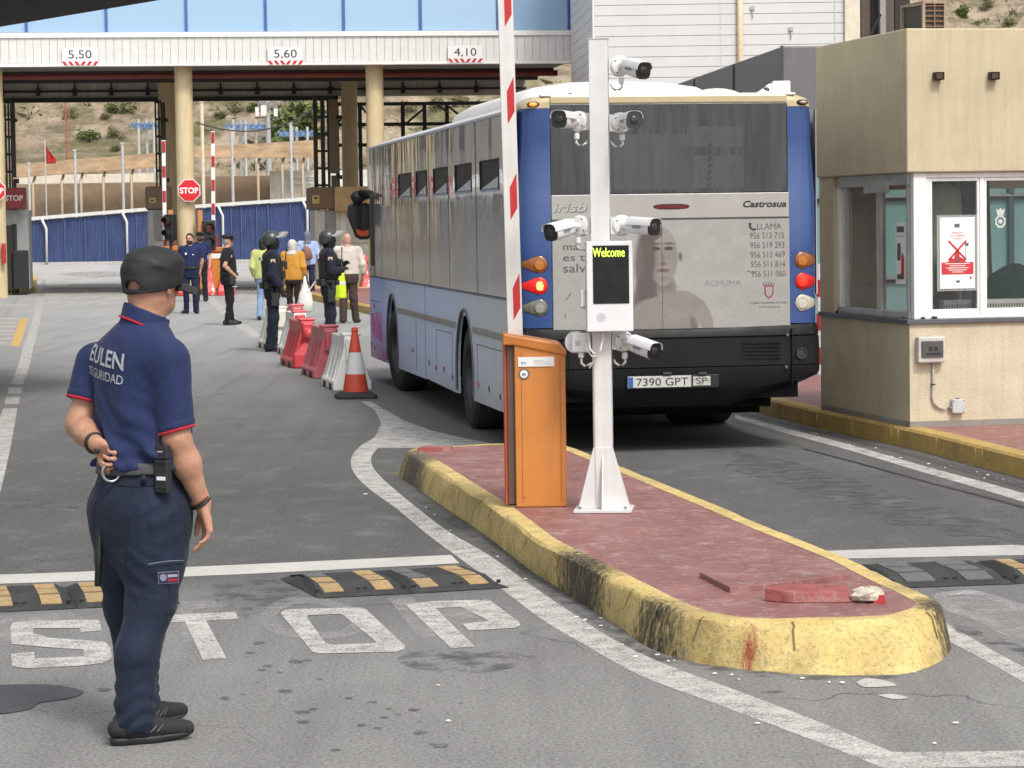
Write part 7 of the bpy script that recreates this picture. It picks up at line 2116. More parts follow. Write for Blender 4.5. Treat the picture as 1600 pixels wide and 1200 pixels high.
def ell(c, r, yaw=0.0, pitch=0.0):
 c, r = V3(c), V3(r); cy, sy = math.cos(yaw), math.sin(yaw); cp, sp = math.cos(pitch), math.sin(pitch)
 def f(P):
  q = P - c
  x = q[:, 0] * cy + q[:, 1] * sy; y = -q[:, 0] * sy + q[:, 1] * cy; z = q[:, 2]
  y, z = y * cp + z * sp, -y * sp + z * cp
  k = np.sqrt((x / r[0]) ** 2 + (y / r[1]) ** 2 + (z / r[2]) ** 2)
  return (k - 1) * r.min()
 return f
def stack(S, sq=2.0):
 "S: rows (z, cx, cy, rx, ry)"
 S = np.array(sorted(S), dtype=np.float32)
 def f(P):
  z = np.clip(P[:, 2], S[0, 0], S[-1, 0])
  cx, cy, rx, ry = (np.interp(z, S[:, 0], S[:, i]) for i in (1, 2, 3, 4))
  k = ((np.abs((P[:, 0] - cx) / rx)) ** sq + (np.abs((P[:, 1] - cy) / ry)) ** sq) ** (1 / sq)
  d = (k - 1) * np.minimum(rx, ry)
  dz = np.maximum(S[0, 0] - P[:, 2], P[:, 2] - S[-1, 0])
  return np.where(dz > 0, np.sqrt(np.maximum(d, 0) ** 2 + dz ** 2), np.maximum(d, -.2))
 return f
def U(fs, k=.02):
 def f(P):
  d = fs[0](P)
  for g in fs[1:]:
   e = g(P); h = np.clip(.5 + .5 * (d - e) / k, 0, 1)
   d = d * (1 - h) + e * h - k * h * (1 - h)
  return d
 return f
def inter(f, g): return lambda P: np.maximum(f(P), g(P))
def cut(f, g): return lambda P: np.maximum(f(P), -g(P))
def grow(f, d): return lambda P: f(P) - d
def plane(p, n):
 p, n = V3(p), V3(n); n = n / np.linalg.norm(n)
 return lambda P: (P - p) @ n
def wrinkle(f, amp, freq, seed=0.0): return lambda P: f(P) + amp * vn(P + seed, freq)
def sdf_mesh(f, lo, hi, h):
 lo, hi = V3(lo), V3(hi)
 C = 4
 n = np.ceil((hi - lo) / (h * C)).astype(int) + 1
 ax = [lo[i] + h * C * (np.arange(n[i]) + .5) - h * .5 for i in range(3)]
 g = np.stack(np.meshgrid(*ax, indexing='ij'), -1).reshape(-1, 3).astype(np.float32)
 dc = f(g).reshape(n)
 near = np.abs(dc) < h * C * 2.2
 N = n * C
 D = np.repeat(np.repeat(np.repeat(dc, C, 0), C, 1), C, 2).astype(np.float32)
 m = np.repeat(np.repeat(np.repeat(near, C, 0), C, 1), C, 2)
 idx = np.argwhere(m)
 P = (lo + idx * h).astype(np.float32)
 D[m] = f(P)
 D[0] = D[-1] = 1; D[:, 0] = D[:, -1] = 1; D[:, :, 0] = D[:, :, -1] = 1
 S = D < 0
 c8 = [S[i:N[0] - 1 + i, j:N[1] - 1 + j, k:N[2] - 1 + k] for i in (0, 1) for j in (0, 1) for k in (0, 1)]
 s = sum(x.astype(np.int8) for x in c8)
 act = (s > 0) & (s < 8)
 cells = np.argwhere(act)
 if len(cells) == 0: return [], []
 vid = -np.ones(act.shape, dtype=np.int64); vid[act] = np.arange(len(cells))
 acc = np.zeros((len(cells), 3)); cnt = np.zeros(len(cells))
 corners = [(i, j, k) for i in (0, 1) for j in (0, 1) for k in (0, 1)]
 for a_ in range(8):
  for b_ in range(a_ + 1, 8):
   ca, cb = np.array(corners[a_]), np.array(corners[b_])
   if np.abs(ca - cb).sum() != 1: continue
   da = D[tuple((cells + ca).T)]; db = D[tuple((cells + cb).T)]
   mm = (da < 0) != (db < 0)
   t = np.where(mm, da / np.where(mm, da - db, 1), 0)
   p = ca + (cb - ca) * t[:, None]
   acc[mm] += p[mm]; cnt[mm] += 1
 V_ = lo + (cells + acc / cnt[:, None]) * h
 F = []
 for d in range(3):
  e1, e2 = [(1, 2), (2, 0), (0, 1)][d]
  sl0 = [slice(None)] * 3; sl1 = [slice(None)] * 3
  sl0[d] = slice(0, -1); sl1[d] = slice(1, None)
  A0, B0 = S[tuple(sl0)], S[tuple(sl1)]
  ch = np.argwhere(A0 != B0)
  ok = (ch[:, e1] > 0) & (ch[:, e2] > 0) & (ch[:, e1] < act.shape[e1]) & (ch[:, e2] < act.shape[e2])
  ch = ch[ok]
  if len(ch) == 0: continue
  flip = A0[tuple(ch.T)]
  o1 = np.zeros(3, int); o1[e1] = 1; o2 = np.zeros(3, int); o2[e2] = 1
  q = np.stack([vid[tuple((ch - o1 - o2).T)], vid[tuple((ch - o2).T)], vid[tuple(ch.T)], vid[tuple((ch - o1).T)]], 1)
  q[~flip] = q[~flip][:, ::-1]
  F.append(q)
 F = np.concatenate(F)
 return V_, F
def sdf_obj(name, f, lo, hi, h, m, parent, scale=1.0, relax=1):
 V_, F = sdf_mesh(f, lo, hi, h)
 me = bpy.data.meshes.new(name)
 me.from_pydata((np.asarray(V_) * scale).tolist(), [], np.asarray(F).tolist())
 me.materials.append(m)
 me.polygons.foreach_set("use_smooth", [True] * len(me.polygons))
 me.update()
 o = bpy.data.objects.new(name, me); COL.objects.link(o)
 if parent is not None: o.parent = parent
 if relax:
  s_ = o.modifiers.new("relax", 'SMOOTH'); s_.factor = .5; s_.iterations = relax
 return o
def unit(v): v = V3(v); return v / np.linalg.norm(v)
def hand(w, d, palm, side, curl=.5, s=1.0, thumb=.6):
 "w wrist, d direction of the hand, palm: direction the palm faces, side +1 when the thumb lies on cross(d, palm)"
 w, d = V3(w), unit(d); palm = V3(palm); palm = unit(palm - d * (palm @ d)); t = np.cross(d, palm) * side
 fs = []
 k = w + d * .088 * s
 for i, q in enumerate((-1.5, -.5, .5, 1.5)): fs.append(cone(w + t * q * .010 * s + d * .01, k + t * q * .0195 * s, .015 * s, .0125 * s))
 pal = U(fs, .016)
 fin = [pal]
 L = (.058, .076, .082, .073); R_ = (.0078, .0088, .0092, .0088)
 for i, q in enumerate((-1.5, -.5, .5, 1.5)):
  b0 = k + t * q * .0195 * s - d * .004; ang = 0; c_ = curl * (1.18 - .09 * i)
  segs = [.45, .32, .26]; p = b0
  ch = []
  for j, sg in enumerate(segs):
   ang += c_ * (.75, .95, .6)[j]
   dr = d * math.cos(ang) + palm * math.sin(ang) + t * q * .03
   p2 = p + dr * L[i] * sg * s
   ch.append(cone(p, p2, (R_[i] - j * .0008) * s, (R_[i] - (j + 1) * .0008) * s)); p = p2
  fin.append(U(ch, .004))
 out = U([fin[0], fin[1]], .008)
 for g in fin[2:]:
  out = U([out, g], .006)
 tb = w + d * .025 * s + t * .024 * s
 t1 = tb + (d * .55 + t * .65 + palm * .35 * thumb) * .042 * s; t2 = t1 + (d * .85 + t * (.45 - .3 * thumb) + palm * .5 * thumb) * .030 * s; t3 = t2 + (d * .9 + t * (.1 - .3 * thumb) + palm * .5 * thumb) * .024 * s
 th = U([cone(tb, t1, .0155 * s, .0115 * s), cone(t1, t2, .0112 * s, .0098 * s), cone(t2, t3, .0098 * s, .008 * s)], .006)
 return U([out, th], .012)
def head_sdf(c, yaw=0.0, tilt=0.0, s=1.0, stout=1.0, part="all"):
 "c = centre of the skull; face towards local +y turned by yaw"
 c = V3(c); cy, sy = math.cos(yaw), math.sin(yaw); ct, st = math.cos(tilt), math.sin(tilt)
 def T(f):
  def g(P):
   q = (P - c) / s
   x = q[:, 0] * cy + q[:, 1] * sy; y = -q[:, 0] * sy + q[:, 1] * cy; z = q[:, 2]
   y, z = y * ct + z * st, -y * st + z * ct
   return f(np.stack([x, y, z], 1)) * s
  return g
 skull = U([ell((0, -.012, .022), (.079 * stout, .098, .092)), ell((0, .018, -.055), (.066 * stout, .074, .072)), ell((0, .045, -.088), (.040, .040, .030)), ell((.0, -.03, -.05), (.068 * stout, .072, .07))], .03)
 face = [skull, cone((0, .088, .012), (0, .112, -.028), .009, .0135), ell((0, .083, .022), (.048, .016, .010)), ell((0, .090, -.060), (.024, .012, .0065)), ell((0, .088, -.071), (.020, .011, .0065)), ell((0, .083, -.098), (.022, .018, .016))]
 face += [ell((sx * .042, .066, -.030), (.022, .020, .022)) for sx in (-1, 1)]
 f = U(face, .010)
 for sx in (-1, 1):
  f = cut(f, lambda P, sx=sx: ell((sx * .031, .098, .004), (.015, .010, .009))(P))
  f = U([f, ell((sx * .031, .086, .003), (.0115, .0095, .0075))], .003)
  ear = cut(ell((sx * .081 * stout, -.012, -.012), (.011, .024, .037), yaw=sx * .45), ell((sx * .089 * stout, -.008, -.010), (.006, .010, .018)))
  f = U([f, ear], .006)
 if part == "skull": return T(skull)
 if part == "T": return T
 return T(f)
SK1 = skin("skin_tan", (.43, .245, .165)); SK2 = skin("skin_fair", (.50, .31, .23)); SK3 = skin("skin_brown", (.30, .17, .11))
M_HAIR = mat("hair_dark", (.014, .011, .009), .6, bump=.6, bscale=180); M_HAIRG = mat("hair_grey", (.30, .27, .23), .7, bump=.5, bscale=180)
M_SHOE = mat("shoe_black", (.012, .012, .013), .55, var=.2); M_SOLE = mat("shoe_sole", (.018, .018, .019), .5, var=.2, dirt=.4, dirtcol=(.09, .085, .08))
M_BELT = mat("belt_black", (.016, .017, .016), .5)
M_EYEW = mat("eye_white", (.55, .52, .50), .3); M_EYED = mat("eye_iris", (.02, .012, .008), .15)
def shoe_sdf(ank, yaw, L=.285, w=.046, boot=False):
 "ank = ankle centre on the ground plane (z ignored)"
 a = V3((ank[0], ank[1], 0)); d = V3((-math.sin(yaw), math.cos(yaw), 0)); n = V3((math.cos(yaw), math.sin(yaw), 0))
 heel = a - d * .065; toe = a + d * (L - .065 - .04)
 up = U([cone(heel + V3((0, 0, .060)) + d * .015, a + d * .06 + V3((0, 0, .060)), .039, .044), cone(a + d * .06 + V3((0, 0, .058)), toe + d * .008 + V3((0, 0, .042)), .045, .031), cone(a + V3((0, 0, .06)), a + V3((0, 0, .10 if not boot else .22)), .045, .040)], .03)
 sole = U([cone(heel + V3((0, 0, .030)) + d * .020, a + d * .08 + V3((0, 0, .026)), .040, .041), cone(a + d * .08 + V3((0, 0, .026)), toe + V3((0, 0, .042)), .041, .034)], .02)
 flat = plane((0, 0, 0.0), (0, 0, -1))
 return inter(up, plane((0, 0, .02), (0, 0, -1))), inter(inter(sole, flat), plane((0, 0, .030), (0, 0, 1)))
def figure(label, cat_loc, yaw, J, G_, H=1.78, vox=.012, group=None, sk=None, extras=None):
 """a standing person.  J: joint overrides in metres for a 1.78 m body facing local +y; G_: clothing
 J keys: hy (head yaw), tilt, hc, shR/shL, elR/elL, wrR/wrL, hdR/hdL (hand direction), plR/plL, curl, hipR.., knR.., anR.., fyR.., stout, lean"""
 s = H / 1.78
 root = thing("person", label, "person", cat_loc, yaw, group)
 g = lambda k, d: J.get(k, d)
 st = g("stout", 1.0)
 hc = g("hc", (0, .015, 1.665)); hy = g("hy", 0.0); tl = g("tilt", 0.0)
 sh = {"R": g("shR", (.185 * st ** .5, -.005, 1.445)), "L": g("shL", (-.185 * st ** .5, -.005, 1.445))}
 el_ = {"R": g("elR", (.235 * st ** .5, -.03, 1.15)), "L": g("elL", (-.235 * st ** .5, -.03, 1.15))}
 wr = {"R": g("wrR", (.245 * st ** .5, .05, .91)), "L": g("wrL", (-.245 * st ** .5, .05, .91))}
 hd = {"R": g("hdR", (.0, .15, -1)), "L": g("hdL", (.0, .15, -1))}
 pl = {"R": g("plR", (-1, .1, 0)), "L": g("plL", (1, .1, 0))}
 hp = {"R": g("hpR", (.088, 0, .93)), "L": g("hpL", (-.088, 0, .93))}
 kn = {"R": g("knR", (.10, .02, .50)), "L": g("knL", (-.10, .02, .50))}
 an = {"R": g("anR", (.11, -.02, .07)), "L": g("anL", (-.11, -.02, .07))}
 fy = {"R": g("fyR", -.2), "L": g("fyL", .2)}
 T_ = g("torso", [(.90, 0, 0, .155 * st, .105 * st), (1.0, 0, .005, .152 * st, .108 * st), (1.10, 0, .008, .150 * st, .110 * st), (1.25, 0, .005, .162 * st ** .6, .112 * st ** .7), (1.36, 0, .0, .175 * st ** .5, .11), (1.44, 0, -.005, .155, .092), (1.50, 0, -.005, .088, .066), (1.545, 0, 0, .058, .058)])
 torso = stack(T_, 2.15)
 hv = V3(hc)
 neck = cone((hv[0] * .4, -.008, 1.45), (hv[0] * .9, hv[1] - .015, hv[2] - .07), .060 * st ** .4, .056 * st ** .3)
 head = head_sdf(hc, hy, tl, 1.0, g("face_w", 1.0))
 arms, hands = {}, {}
 for k_ in "RL":
  arms[k_] = U([cone(sh[k_], el_[k_], .052 * st ** .3, .040), cone(el_[k_], V3(el_[k_]) * .7 + V3(wr[k_]) * .3, .040, .041), cone(V3(el_[k_]) * .7 + V3(wr[k_]) * .3, wr[k_], .041, .027)], .02)
  sd = g("thumb" + k_, 1 if k_ == "R" else -1)
  hands[k_] = hand(wr[k_], hd[k_], pl[k_], sd, g("curl", .45), 1.0, .5)
 legs = {k_: U([cone(hp[k_], kn[k_], .085 * st ** .3, .056), cone(kn[k_], an[k_], .056, .042)], .03) for k_ in "RL"}
 sk = sk or SK2
 body = U([torso, neck, arms["R"], arms["L"], legs["R"], legs["L"]], .035)
 body = U([body, head], .012)
 body = U([body, hands["R"], hands["L"]], .008)
 body = inter(body, plane((0, 0, .03), (0, 0, -1)))
 xs = [p[0] for p in (*sh.values(), *el_.values(), *wr.values(), *an.values())]; ys_ = [p[1] for p in (*sh.values(), *el_.values(), *wr.values(), *an.values(), hc)]
 lo = (min(xs) - .22, min(ys_) - .26, -.03); hi = (max(xs) + .22, max(ys_) + .28, 1.95)
 sdf_obj("body", body, lo, hi, vox, sk, root, s)
 T = head_sdf(hc, hy, tl, part="T")
 Rz = Matrix.Rotation(hy, 3, 'Z') @ Matrix.Rotation(tl, 3, 'X')
 if g("eyes", True):
  for sx in (-1, 1):
   c_ = Vector(hc) + Rz @ Vector((sx * .031, .0945, .003))
   MB().ball(c_ * s, .0052 * s, 8, 6).obj("eye", M_EYED, root, smooth=True)
   c_ = Vector(hc) + Rz @ Vector((sx * .031, .098, .0175))
   MB().box(c_ * s, (.030 * s, .008 * s, .006 * s), Rz).obj("eyebrow", M_HAIR, root)
 skull = head_sdf(hc, hy, tl, 1.0, g("face_w", 1.0), "skull")
 hk = G_.get("hair")
 if hk:
  m_, kind = hk
  hf = T(plane((0, .035, .035), (0, 1.0, -.75))) if kind != "long" else T(plane((0, .04, .04), (0, 1, -.9)))
  lowp = T(plane((0, 0, -.055), (0, 0, -1)))
  hs = inter(inter(grow(skull, .010), hf), lowp)
  if kind == "long": hs = U([hs, T(ell((0, -.05, -.06), (.085, .06, .12)))], .03)
  sdf_obj("hair", wrinkle(hs, .004, 60), lo, hi, vox * .8, m_, root, s)
 if G_.get("beard"):
  full = head_sdf(hc, hy, tl, 1.0, g("face_w", 1.0))
  bd = inter(inter(grow(full, .006), T(plane((0, .06, -.052), (0, -.25, 1)))), T(plane((0, .0, 0), (0, -1, .0))))
  bd = cut(bd, T(ell((0, .10, -.066), (.02, .03, .008))))
  sdf_obj("beard", bd, lo, hi, vox * .7, G_["beard"], root, s)
 m_, sl, hem, loose = G_["top"]
 sleeve = {}
 for k_ in "RL":
  if sl == "short":
   e = V3(sh[k_]) * .30 + V3(el_[k_]) * .70; ax = unit(V3(el_[k_]) - V3(sh[k_]))
   sleeve[k_] = inter(cone(sh[k_], V3(sh[k_]) * -.05 + V3(el_[k_]) * 1.05, .062 + loose, .064 + loose), plane(e, ax))
  else:
   ax = unit(V3(wr[k_]) - V3(el_[k_]))
   sleeve[k_] = inter(U([cone(sh[k_], el_[k_], .062 + loose, .052 + loose), cone(el_[k_], V3(wr[k_]) + ax * .05, .052 + loose, .040 + loose)], .02), plane(V3(wr[k_]) - ax * .005, ax))
 top = U([grow(torso, .014 + loose), cone(sh["L"], sh["R"], .055 + loose, .055 + loose)], .04)
 top = U([top, sleeve["R"], sleeve["L"]], .03)
 top = inter(top, plane((0, 0, hem), (0, 0, -1)))
 nk = g("neckz", 1.515)
 top = cut(top, U([grow(neck, .006), ell((0, .03, nk + .03), (.055, .06, .05))], .01))
 top = inter(top, plane((0, 0, nk + .02), (0, -.25, 1)))
 top = wrinkle(wrinkle(top, .007, (9, 9, 6), 3.1), .004, (26, 26, 15), 7.7)
 sdf_obj("top", top, lo, hi, vox, m_, root, s)
 m_, wd = G_["trousers"]
 pel = stack([(.80, 0, 0, .150 * st, .11 * st), (.90, 0, -.008, .168 * st, .122 * st), (1.0, 0, 0, .163 * st, .118 * st), (1.045, 0, 0, .160 * st, .118 * st)], 2.2)
 lg = []
 for k_ in "RL":
  ah = V3(an[k_]); ah[2] = .045
  lg.append(U([cone(hp[k_], kn[k_], .094 * st ** .3, .070 + wd), cone(kn[k_], ah, .070 + wd, .062 + wd)], .03))
 tr = U([pel, U(lg, .012)], .04)
 tr = inter(inter(tr, plane((0, 0, 1.04), (0, 0, 1))), plane((0, 0, .035), (0, 0, -1)))
 tr = wrinkle(wrinkle(tr, .008, (8, 8, 11), 1.3), .004, (20, 20, 30), 5.5)
 sdf_obj("trousers", tr, lo, hi, vox, m_, root, s)
 for k_ in "RL":
  up, so = shoe_sdf(an[k_], fy[k_], boot=G_.get("boots", False))
  o_ = sdf_obj("shoe", up, lo, hi, .010, G_.get("shoe", M_SHOE), root, s)
  sdf_obj("sole", so, lo, hi, .010, G_.get("sole", M_SOLE), o_, s)
 if G_.get("belt"):
  bz = G_.get("beltz", 1.015)
  bl_ = inter(inter(grow(stack(T_, 2.15), .024 + loose), plane((0, 0, bz + .026), (0, 0, 1))), plane((0, 0, bz - .026), (0, 0, -1)))
  bl_ = U([bl_], .01)
  sdf_obj("belt", bl_, lo, hi, .010, G_["belt"], root, s)
 if extras: extras(root, s, dict(hc=Vector(hc), Rz=Rz, T=T, skull=skull, torso=torso, sh=sh, el=el_, wr=wr, hp=hp, kn=kn, an=an, lo=lo, hi=hi, T_=T_, top=top, loose=loose))
 return root
def xf(e, p): return Vector(e["hc"]) + e["Rz"] @ Vector(p)
def cap(e, root, s, m, peakm=None, badge=True, police=True):
 T = e["T"]
 f = inter(U([T(ell((0, -.008, .045), (.094, .110, .082))), T(ell((0, -.004, .088), (.108, .122, .028)))], .03), T(plane((0, 0, .030), (0, .12, -1))))
 o = sdf_obj("cap", wrinkle(f, .003, 25), e["lo"], e["hi"], .010, m, root, s)
 b = MB(); rings = []
 for r_, dz in ((.085, .0), (.118, -.006), (.150, -.020)):
  rings.append([xf(e, (r_ * .92 * math.sin(a), r_ * math.cos(a) - .002 + (.02 if r_ > .14 else 0), .042 + dz + .012 * (abs(a) ** 2) * -1)) * s for a in [(-1.15 + 2.3 * k / 12) for k in range(13)]])
 lowr = [[p - Vector((0, 0, .007)) for p in r_] for r_ in rings]
 b.loft([rings[0], rings[1], rings[2], lowr[2], lowr[1], lowr[0]], caps=False, closed=False)
 b.obj("peak", peakm or m, o, smooth=True, auto=50)
 if badge:
  MB().lathe([(.016, 0), (.013, .006), (.001, .007)], xf(e, (0, .108, .075)) * s, e["Rz"] @ Vector((0, 1, .1)), 12).obj("badge", mat("badge_silver", (.5, .47, .36), .3, .4), o)
 return o
# ---------------------------------------------------------------- placements in the background
M_NAVY = cloth("navy_polo", (.016, .026, .085)); M_NAVYT = cloth("navy_trousers", (.012, .018, .048)); M_BLACKC = cloth("black_uniform", (.014, .014, .017))
M_RIOT = cloth("riot_navy", (.013, .017, .030)); M_RIOT2 = cloth("riot_trousers", (.010, .014, .028)); M_VEST = mat("vest_black", (.011, .011, .012), .6, bump=.5, bscale=120)
def badge_disc(root, p, n, r, m, nm="badge", s=1.0):
 MB().lathe([(r, 0), (r * .9, .006), (.001, .007)], Vector(p) * s, n, 14).obj(nm, m, root)
def surf_y(f, x, z, sgn=1, y0=.35):
 "outermost y of the field at (x, z), coming from sgn*y0"
 ys_ = np.linspace(sgn * y0, 0, 240); P = np.stack([np.full(240, x), ys_, np.full(240, z)], 1).astype(np.float32)
 d = f(P); k_ = np.argmax(d < 0); return float(ys_[k_])
def place(u, v):
 return G(u, v, 0)
def ex_beard(root, s, e):
 for x, z, w in ((.075, 1.33, .05), (-.085, 1.31, .03)):
  y = surf_y(e["top"], x, z)
  MB().lathe([(w * .55, -.01), (w * .5, .008), (.001, .009)], Vector((x, y, z)) * s, (0, 1, 0), 14).obj("chest_badge", M_SIGNW, root)
 b = MB()
ANG = lambda deg: math.radians(deg)
q = place(299, 490)
figure("bearded man in navy polo facing the road, standing before the stop sign column", q, ANG(178), dict(hy=ANG(-6), elL=(-.25, -.08, 1.17), wrL=(-.20, -.12, .95), elR=(.26, -.05, 1.16), wrR=(.25, -.02, .93), stout=1.06, fyR=-.35, fyL=.3, knR=(.10, .03, .5)),
  dict(top=(M_NAVY, "short", .99, .006), trousers=(M_NAVYT, .0), belt=M_BELT, hair=(M_HAIR, "short"), beard=mat("beard_dark", (.03, .022, .018), .7, bump=.5, bscale=160)), 1.76, extras=ex_beard, group="staff by the checkpoint", sk=SK2)
q = place(315, 471)
def ex_capnavy(root, s, e): cap(e, root, s, mat("cap_black", (.012, .012, .014), .7), badge=False)
figure("man in dark cap mostly hidden behind the bearded man", q, ANG(170), dict(hy=ANG(10)), dict(top=(M_NAVY, "short", .99, .006), trousers=(cloth("dark_trousers", (.014, .016, .024)), .0), belt=M_BELT, hair=(M_HAIR, "short"), beard=M_HAIR), 1.76, extras=ex_capnavy, group="staff by the checkpoint", sk=SK2)
def ex_police(root, s, e):
 cap(e, root, s, mat("cap_police", (.010, .010, .012), .6), badge=True)
 badge_disc(root, (.275, .0, 1.36), (1, .1, .1), .032, mat("badge_grey_round", (.30, .30, .30), .5), s=s)
 y = surf_y(e["top"], -.06, 1.36); badge_disc(root, (-.06, y, 1.36), (0, 1, 0), .03, mat("badge_grey_round", (.30, .30, .30), .5), s=s)
 MB().box(Vector((.215, .03, .90)) * s, (.05, .11, .20), None).obj("holster", M_BLK, root, bevel=.015)
 MB().box(Vector((.145, .075, .76)) * s, (.05, .12, .015), None).obj("reflective_tab", M_SIGNW, root)
q = place(358, 508)
figure("police officer in black cap and short sleeves turned right, hand on belt", q, ANG(-72), dict(hy=ANG(-10), elR=(.265, -.12, 1.17), wrR=(.235, .06, 1.00), hdR=(-.45, .6, -.45), plR=(-.8, -.2, -.4), elL=(-.25, -.08, 1.16), wrL=(-.16, .12, 1.03), hdL=(.4, .8, -.2), plL=(.7, 0, -.5), stout=1.25, anR=(.09, -.06, .07), anL=(-.10, .08, .07), fyR=-.1, fyL=.25),
  dict(top=(M_BLACKC, "short", 1.02, .008), trousers=(cloth("black_trousers", (.012, .012, .014)), -.004), belt=M_BELT, hair=(M_HAIRG, "short"), boots=True), 1.75, extras=ex_police, group="officers by the checkpoint", sk=SK2)
M_HELM = mat("helmet_grey", (.035, .037, .037), .38, var=.1, coat=.3); M_VIS = glassy("visor_clear", (.55, .56, .55), .42, .08)
def helmet(root, s, e, vis=True):
 T = e["T"]
 shell = inter(U([T(ell((0, -.012, .035), (.118, .142, .125))), T(ell((0, -.075, -.045), (.100, .070, .060)))], .05), T(plane((0, .035, -.01), (0, .9, -.55))))
 shell = inter(shell, T(plane((0, -.06, -.075), (0, .5, -1))))
 o = sdf_obj("helmet", shell, e["lo"], e["hi"], .010, M_HELM, root, s)
 b = MB(); rings = []
 for z, r_ in ((.035, .152), (.07, .158), (.12, .160), (.165, .152), (.17, .146), (.12, .154), (.07, .152), (.035, .146)):
  tz = z
  rings.append([xf(e, (r_ * .86 * math.sin(a), .045 + r_ * 1.02 * math.cos(a) + (tz - .035) * .42, .055 + (tz - .035) * .62)) * s for a in [(-1.35 + 2.7 * k / 16) for k in range(17)]])
 b.loft(rings, caps=False, closed=False); b.obj("visor", M_VIS, o, smooth=True, auto=50)
 b = MB(); rings = []
 for dz in (0, .022): rings.append([xf(e, (.140 * math.sin(a), .030 + .163 * math.cos(a), .055 + dz)) * s for a in [(-1.45 + 2.9 * k / 16) for k in range(17)]])
 b.loft(rings, caps=False, closed=False); b.obj("visor_band", mat("visor_band", (.45, .45, .44), .4), o, smooth=True)
 b = MB(); b.tube([xf(e, (.085, .02, -.03)) * s, xf(e, (.06, .05, -.10)) * s, xf(e, (0, .07, -.125)) * s, xf(e, (-.06, .05, -.10)) * s, xf(e, (-.085, .02, -.03)) * s], .012, 8); b.obj("chin_strap", M_BLK, o)
 return o
def ex_riot(root, s, e):
 helmet(root, s, e)
 T_ = e["T_"]
 bal = inter(grow(e["T"](ell((0, .005, -.06), (.078, .098, .085))), .004), e["T"](plane((0, 0, -.012), (0, -.1, 1))))
 bal = U([bal, cone((0, 0, 1.47), (0, .01, 1.60), .07, .068)], .03)
 sdf_obj("face_cover", bal, e["lo"], e["hi"], .010, cloth("balaclava", (.010, .010, .011)), root, s)
 ve = inter(inter(grow(stack(T_, 2.3), .045), plane((0, 0, 1.06), (0, 0, -1))), plane((0, .0, 1.475), (0, .1, 1)))
 ve = cut(ve, U([cone((.21, 0, 1.50), (.24, -.02, 1.20), .085, .07), cone((-.21, 0, 1.50), (-.24, -.02, 1.20), .085, .07)], .01))
 vo = sdf_obj("vest", wrinkle(ve, .004, 18), e["lo"], e["hi"], .012, M_VEST, root, s)
 b = MB()
 for x, z, w, h in ((-.07, 1.16, .11, .13), (.07, 1.16, .11, .13), (-.09, 1.32, .07, .10)): b.box(Vector((x, .165, z)) * s, (w, .06, h))
 b.obj("pouch", M_VEST, vo, bevel=.012)
 sd = e["sh"]["R"]
 for k_, sg in (("R", 1), ("L", -1)):
  a, c = Vector(e["sh"][k_]), Vector(e["el"][k_]); p = a.lerp(c, .30) + Vector((sg * .062, .0, 0))
  MB().prism([(-.034, .036), (.034, .036), (.034, -.02), (0, -.042), (-.034, -.02)], p * s, (0, 1, 0), (0, 0, 1), (sg, 0, 0), .012).obj("arm_badge", mat("badge_cream", (.62, .52, .36), .6), root)
  MB().prism([(-.018, .018), (.018, .018), (.018, -.010), (0, -.024), (-.018, -.010)], (p + Vector((sg * .0125, 0, 0))) * s, (0, 1, 0), (0, 0, 1), (sg, 0, 0), .004).obj("badge_centre", mat("badge_red_gold", (.45, .16, .07), .6), root)
 for k_, sg in (("R", 1), ("L", -1)):
  h_ = Vector(e["hp"][k_])
  b = MB(); b.box((h_ + Vector((sg * .10, .02, -.14))) * s, (.07, .12, .20)); b.box((h_ + Vector((sg * .115, .05, .02))) * s, (.05, .05, .12)); b.tube([(h_ + Vector((sg * .10, .0, -.05))) * s, (h_ + Vector((sg * .105, -.06, .06))) * s], .02, 8)
  b.obj("holster", M_VEST, root, bevel=.015)
 b = MB(); b.box(Vector((.16, -.10, 1.0)) * s, (.07, .08, .12)); b.box(Vector((-.16, -.10, 1.0)) * s, (.07, .08, .12)); b.box(Vector((0, -.16, 1.0)) * s, (.14, .05, .10)); b.box(Vector((.12, .13, 1.0)) * s, (.08, .06, .09)); b.obj("belt_pouch", M_VEST, root, bevel=.015)
 y = surf_y(e["top"], 0, 1.38, -1); MB().box(Vector((0, -.165, 1.40)) * s, (.26, .02, .05)).obj("back_flash", mat("back_flash", (.42, .42, .42), .6), root)
 for k_ in "RL":
  w_ = Vector(e["wr"][k_])
  gl_ = grow(e["hands"][k_], .006) if "hands" in e else None
 MB().box(Vector((.10, .20, 1.30)) * s, (.05, .045, .13)).obj("radio", M_BLK, root, bevel=.008)
 MB().cyl(Vector((.10, .20, 1.365)) * s, Vector((.115, .21, 1.55)) * s, .008, n=8).obj("antenna", M_BLK, root)
GLV = skin("glove_black", (.014, .014, .015))
q = place(427, 549)
figure("helmeted riot officer with hanging arms beside the bright red barrier", q, ANG(-78), dict(hy=ANG(0), elR=(.25, -.03, 1.16), wrR=(.24, .11, .93), hdR=(-.1, .35, -.9), elL=(-.25, -.02, 1.16), wrL=(-.22, .10, .93), anR=(.10, -.06, .07), anL=(-.10, .0, .07), fyR=-.05, fyL=.1, knR=(.10, .0, .50), eyes=False, curl=.6),
  dict(top=(M_RIOT, "long", .99, .016), trousers=(M_RIOT2, .012), belt=M_BELT, boots=True), 1.80, extras=ex_riot, group="riot officers in helmets", sk=GLV)
q = place(515, 541)
def ex_riot2(root, s, e):
 ex_riot(root, s, e)
 MB().cyl(Vector((-.02, -.20, 1.02)) * s, Vector((.06, -.34, .84)) * s, .012, n=8).obj("baton", M_GALV, root)
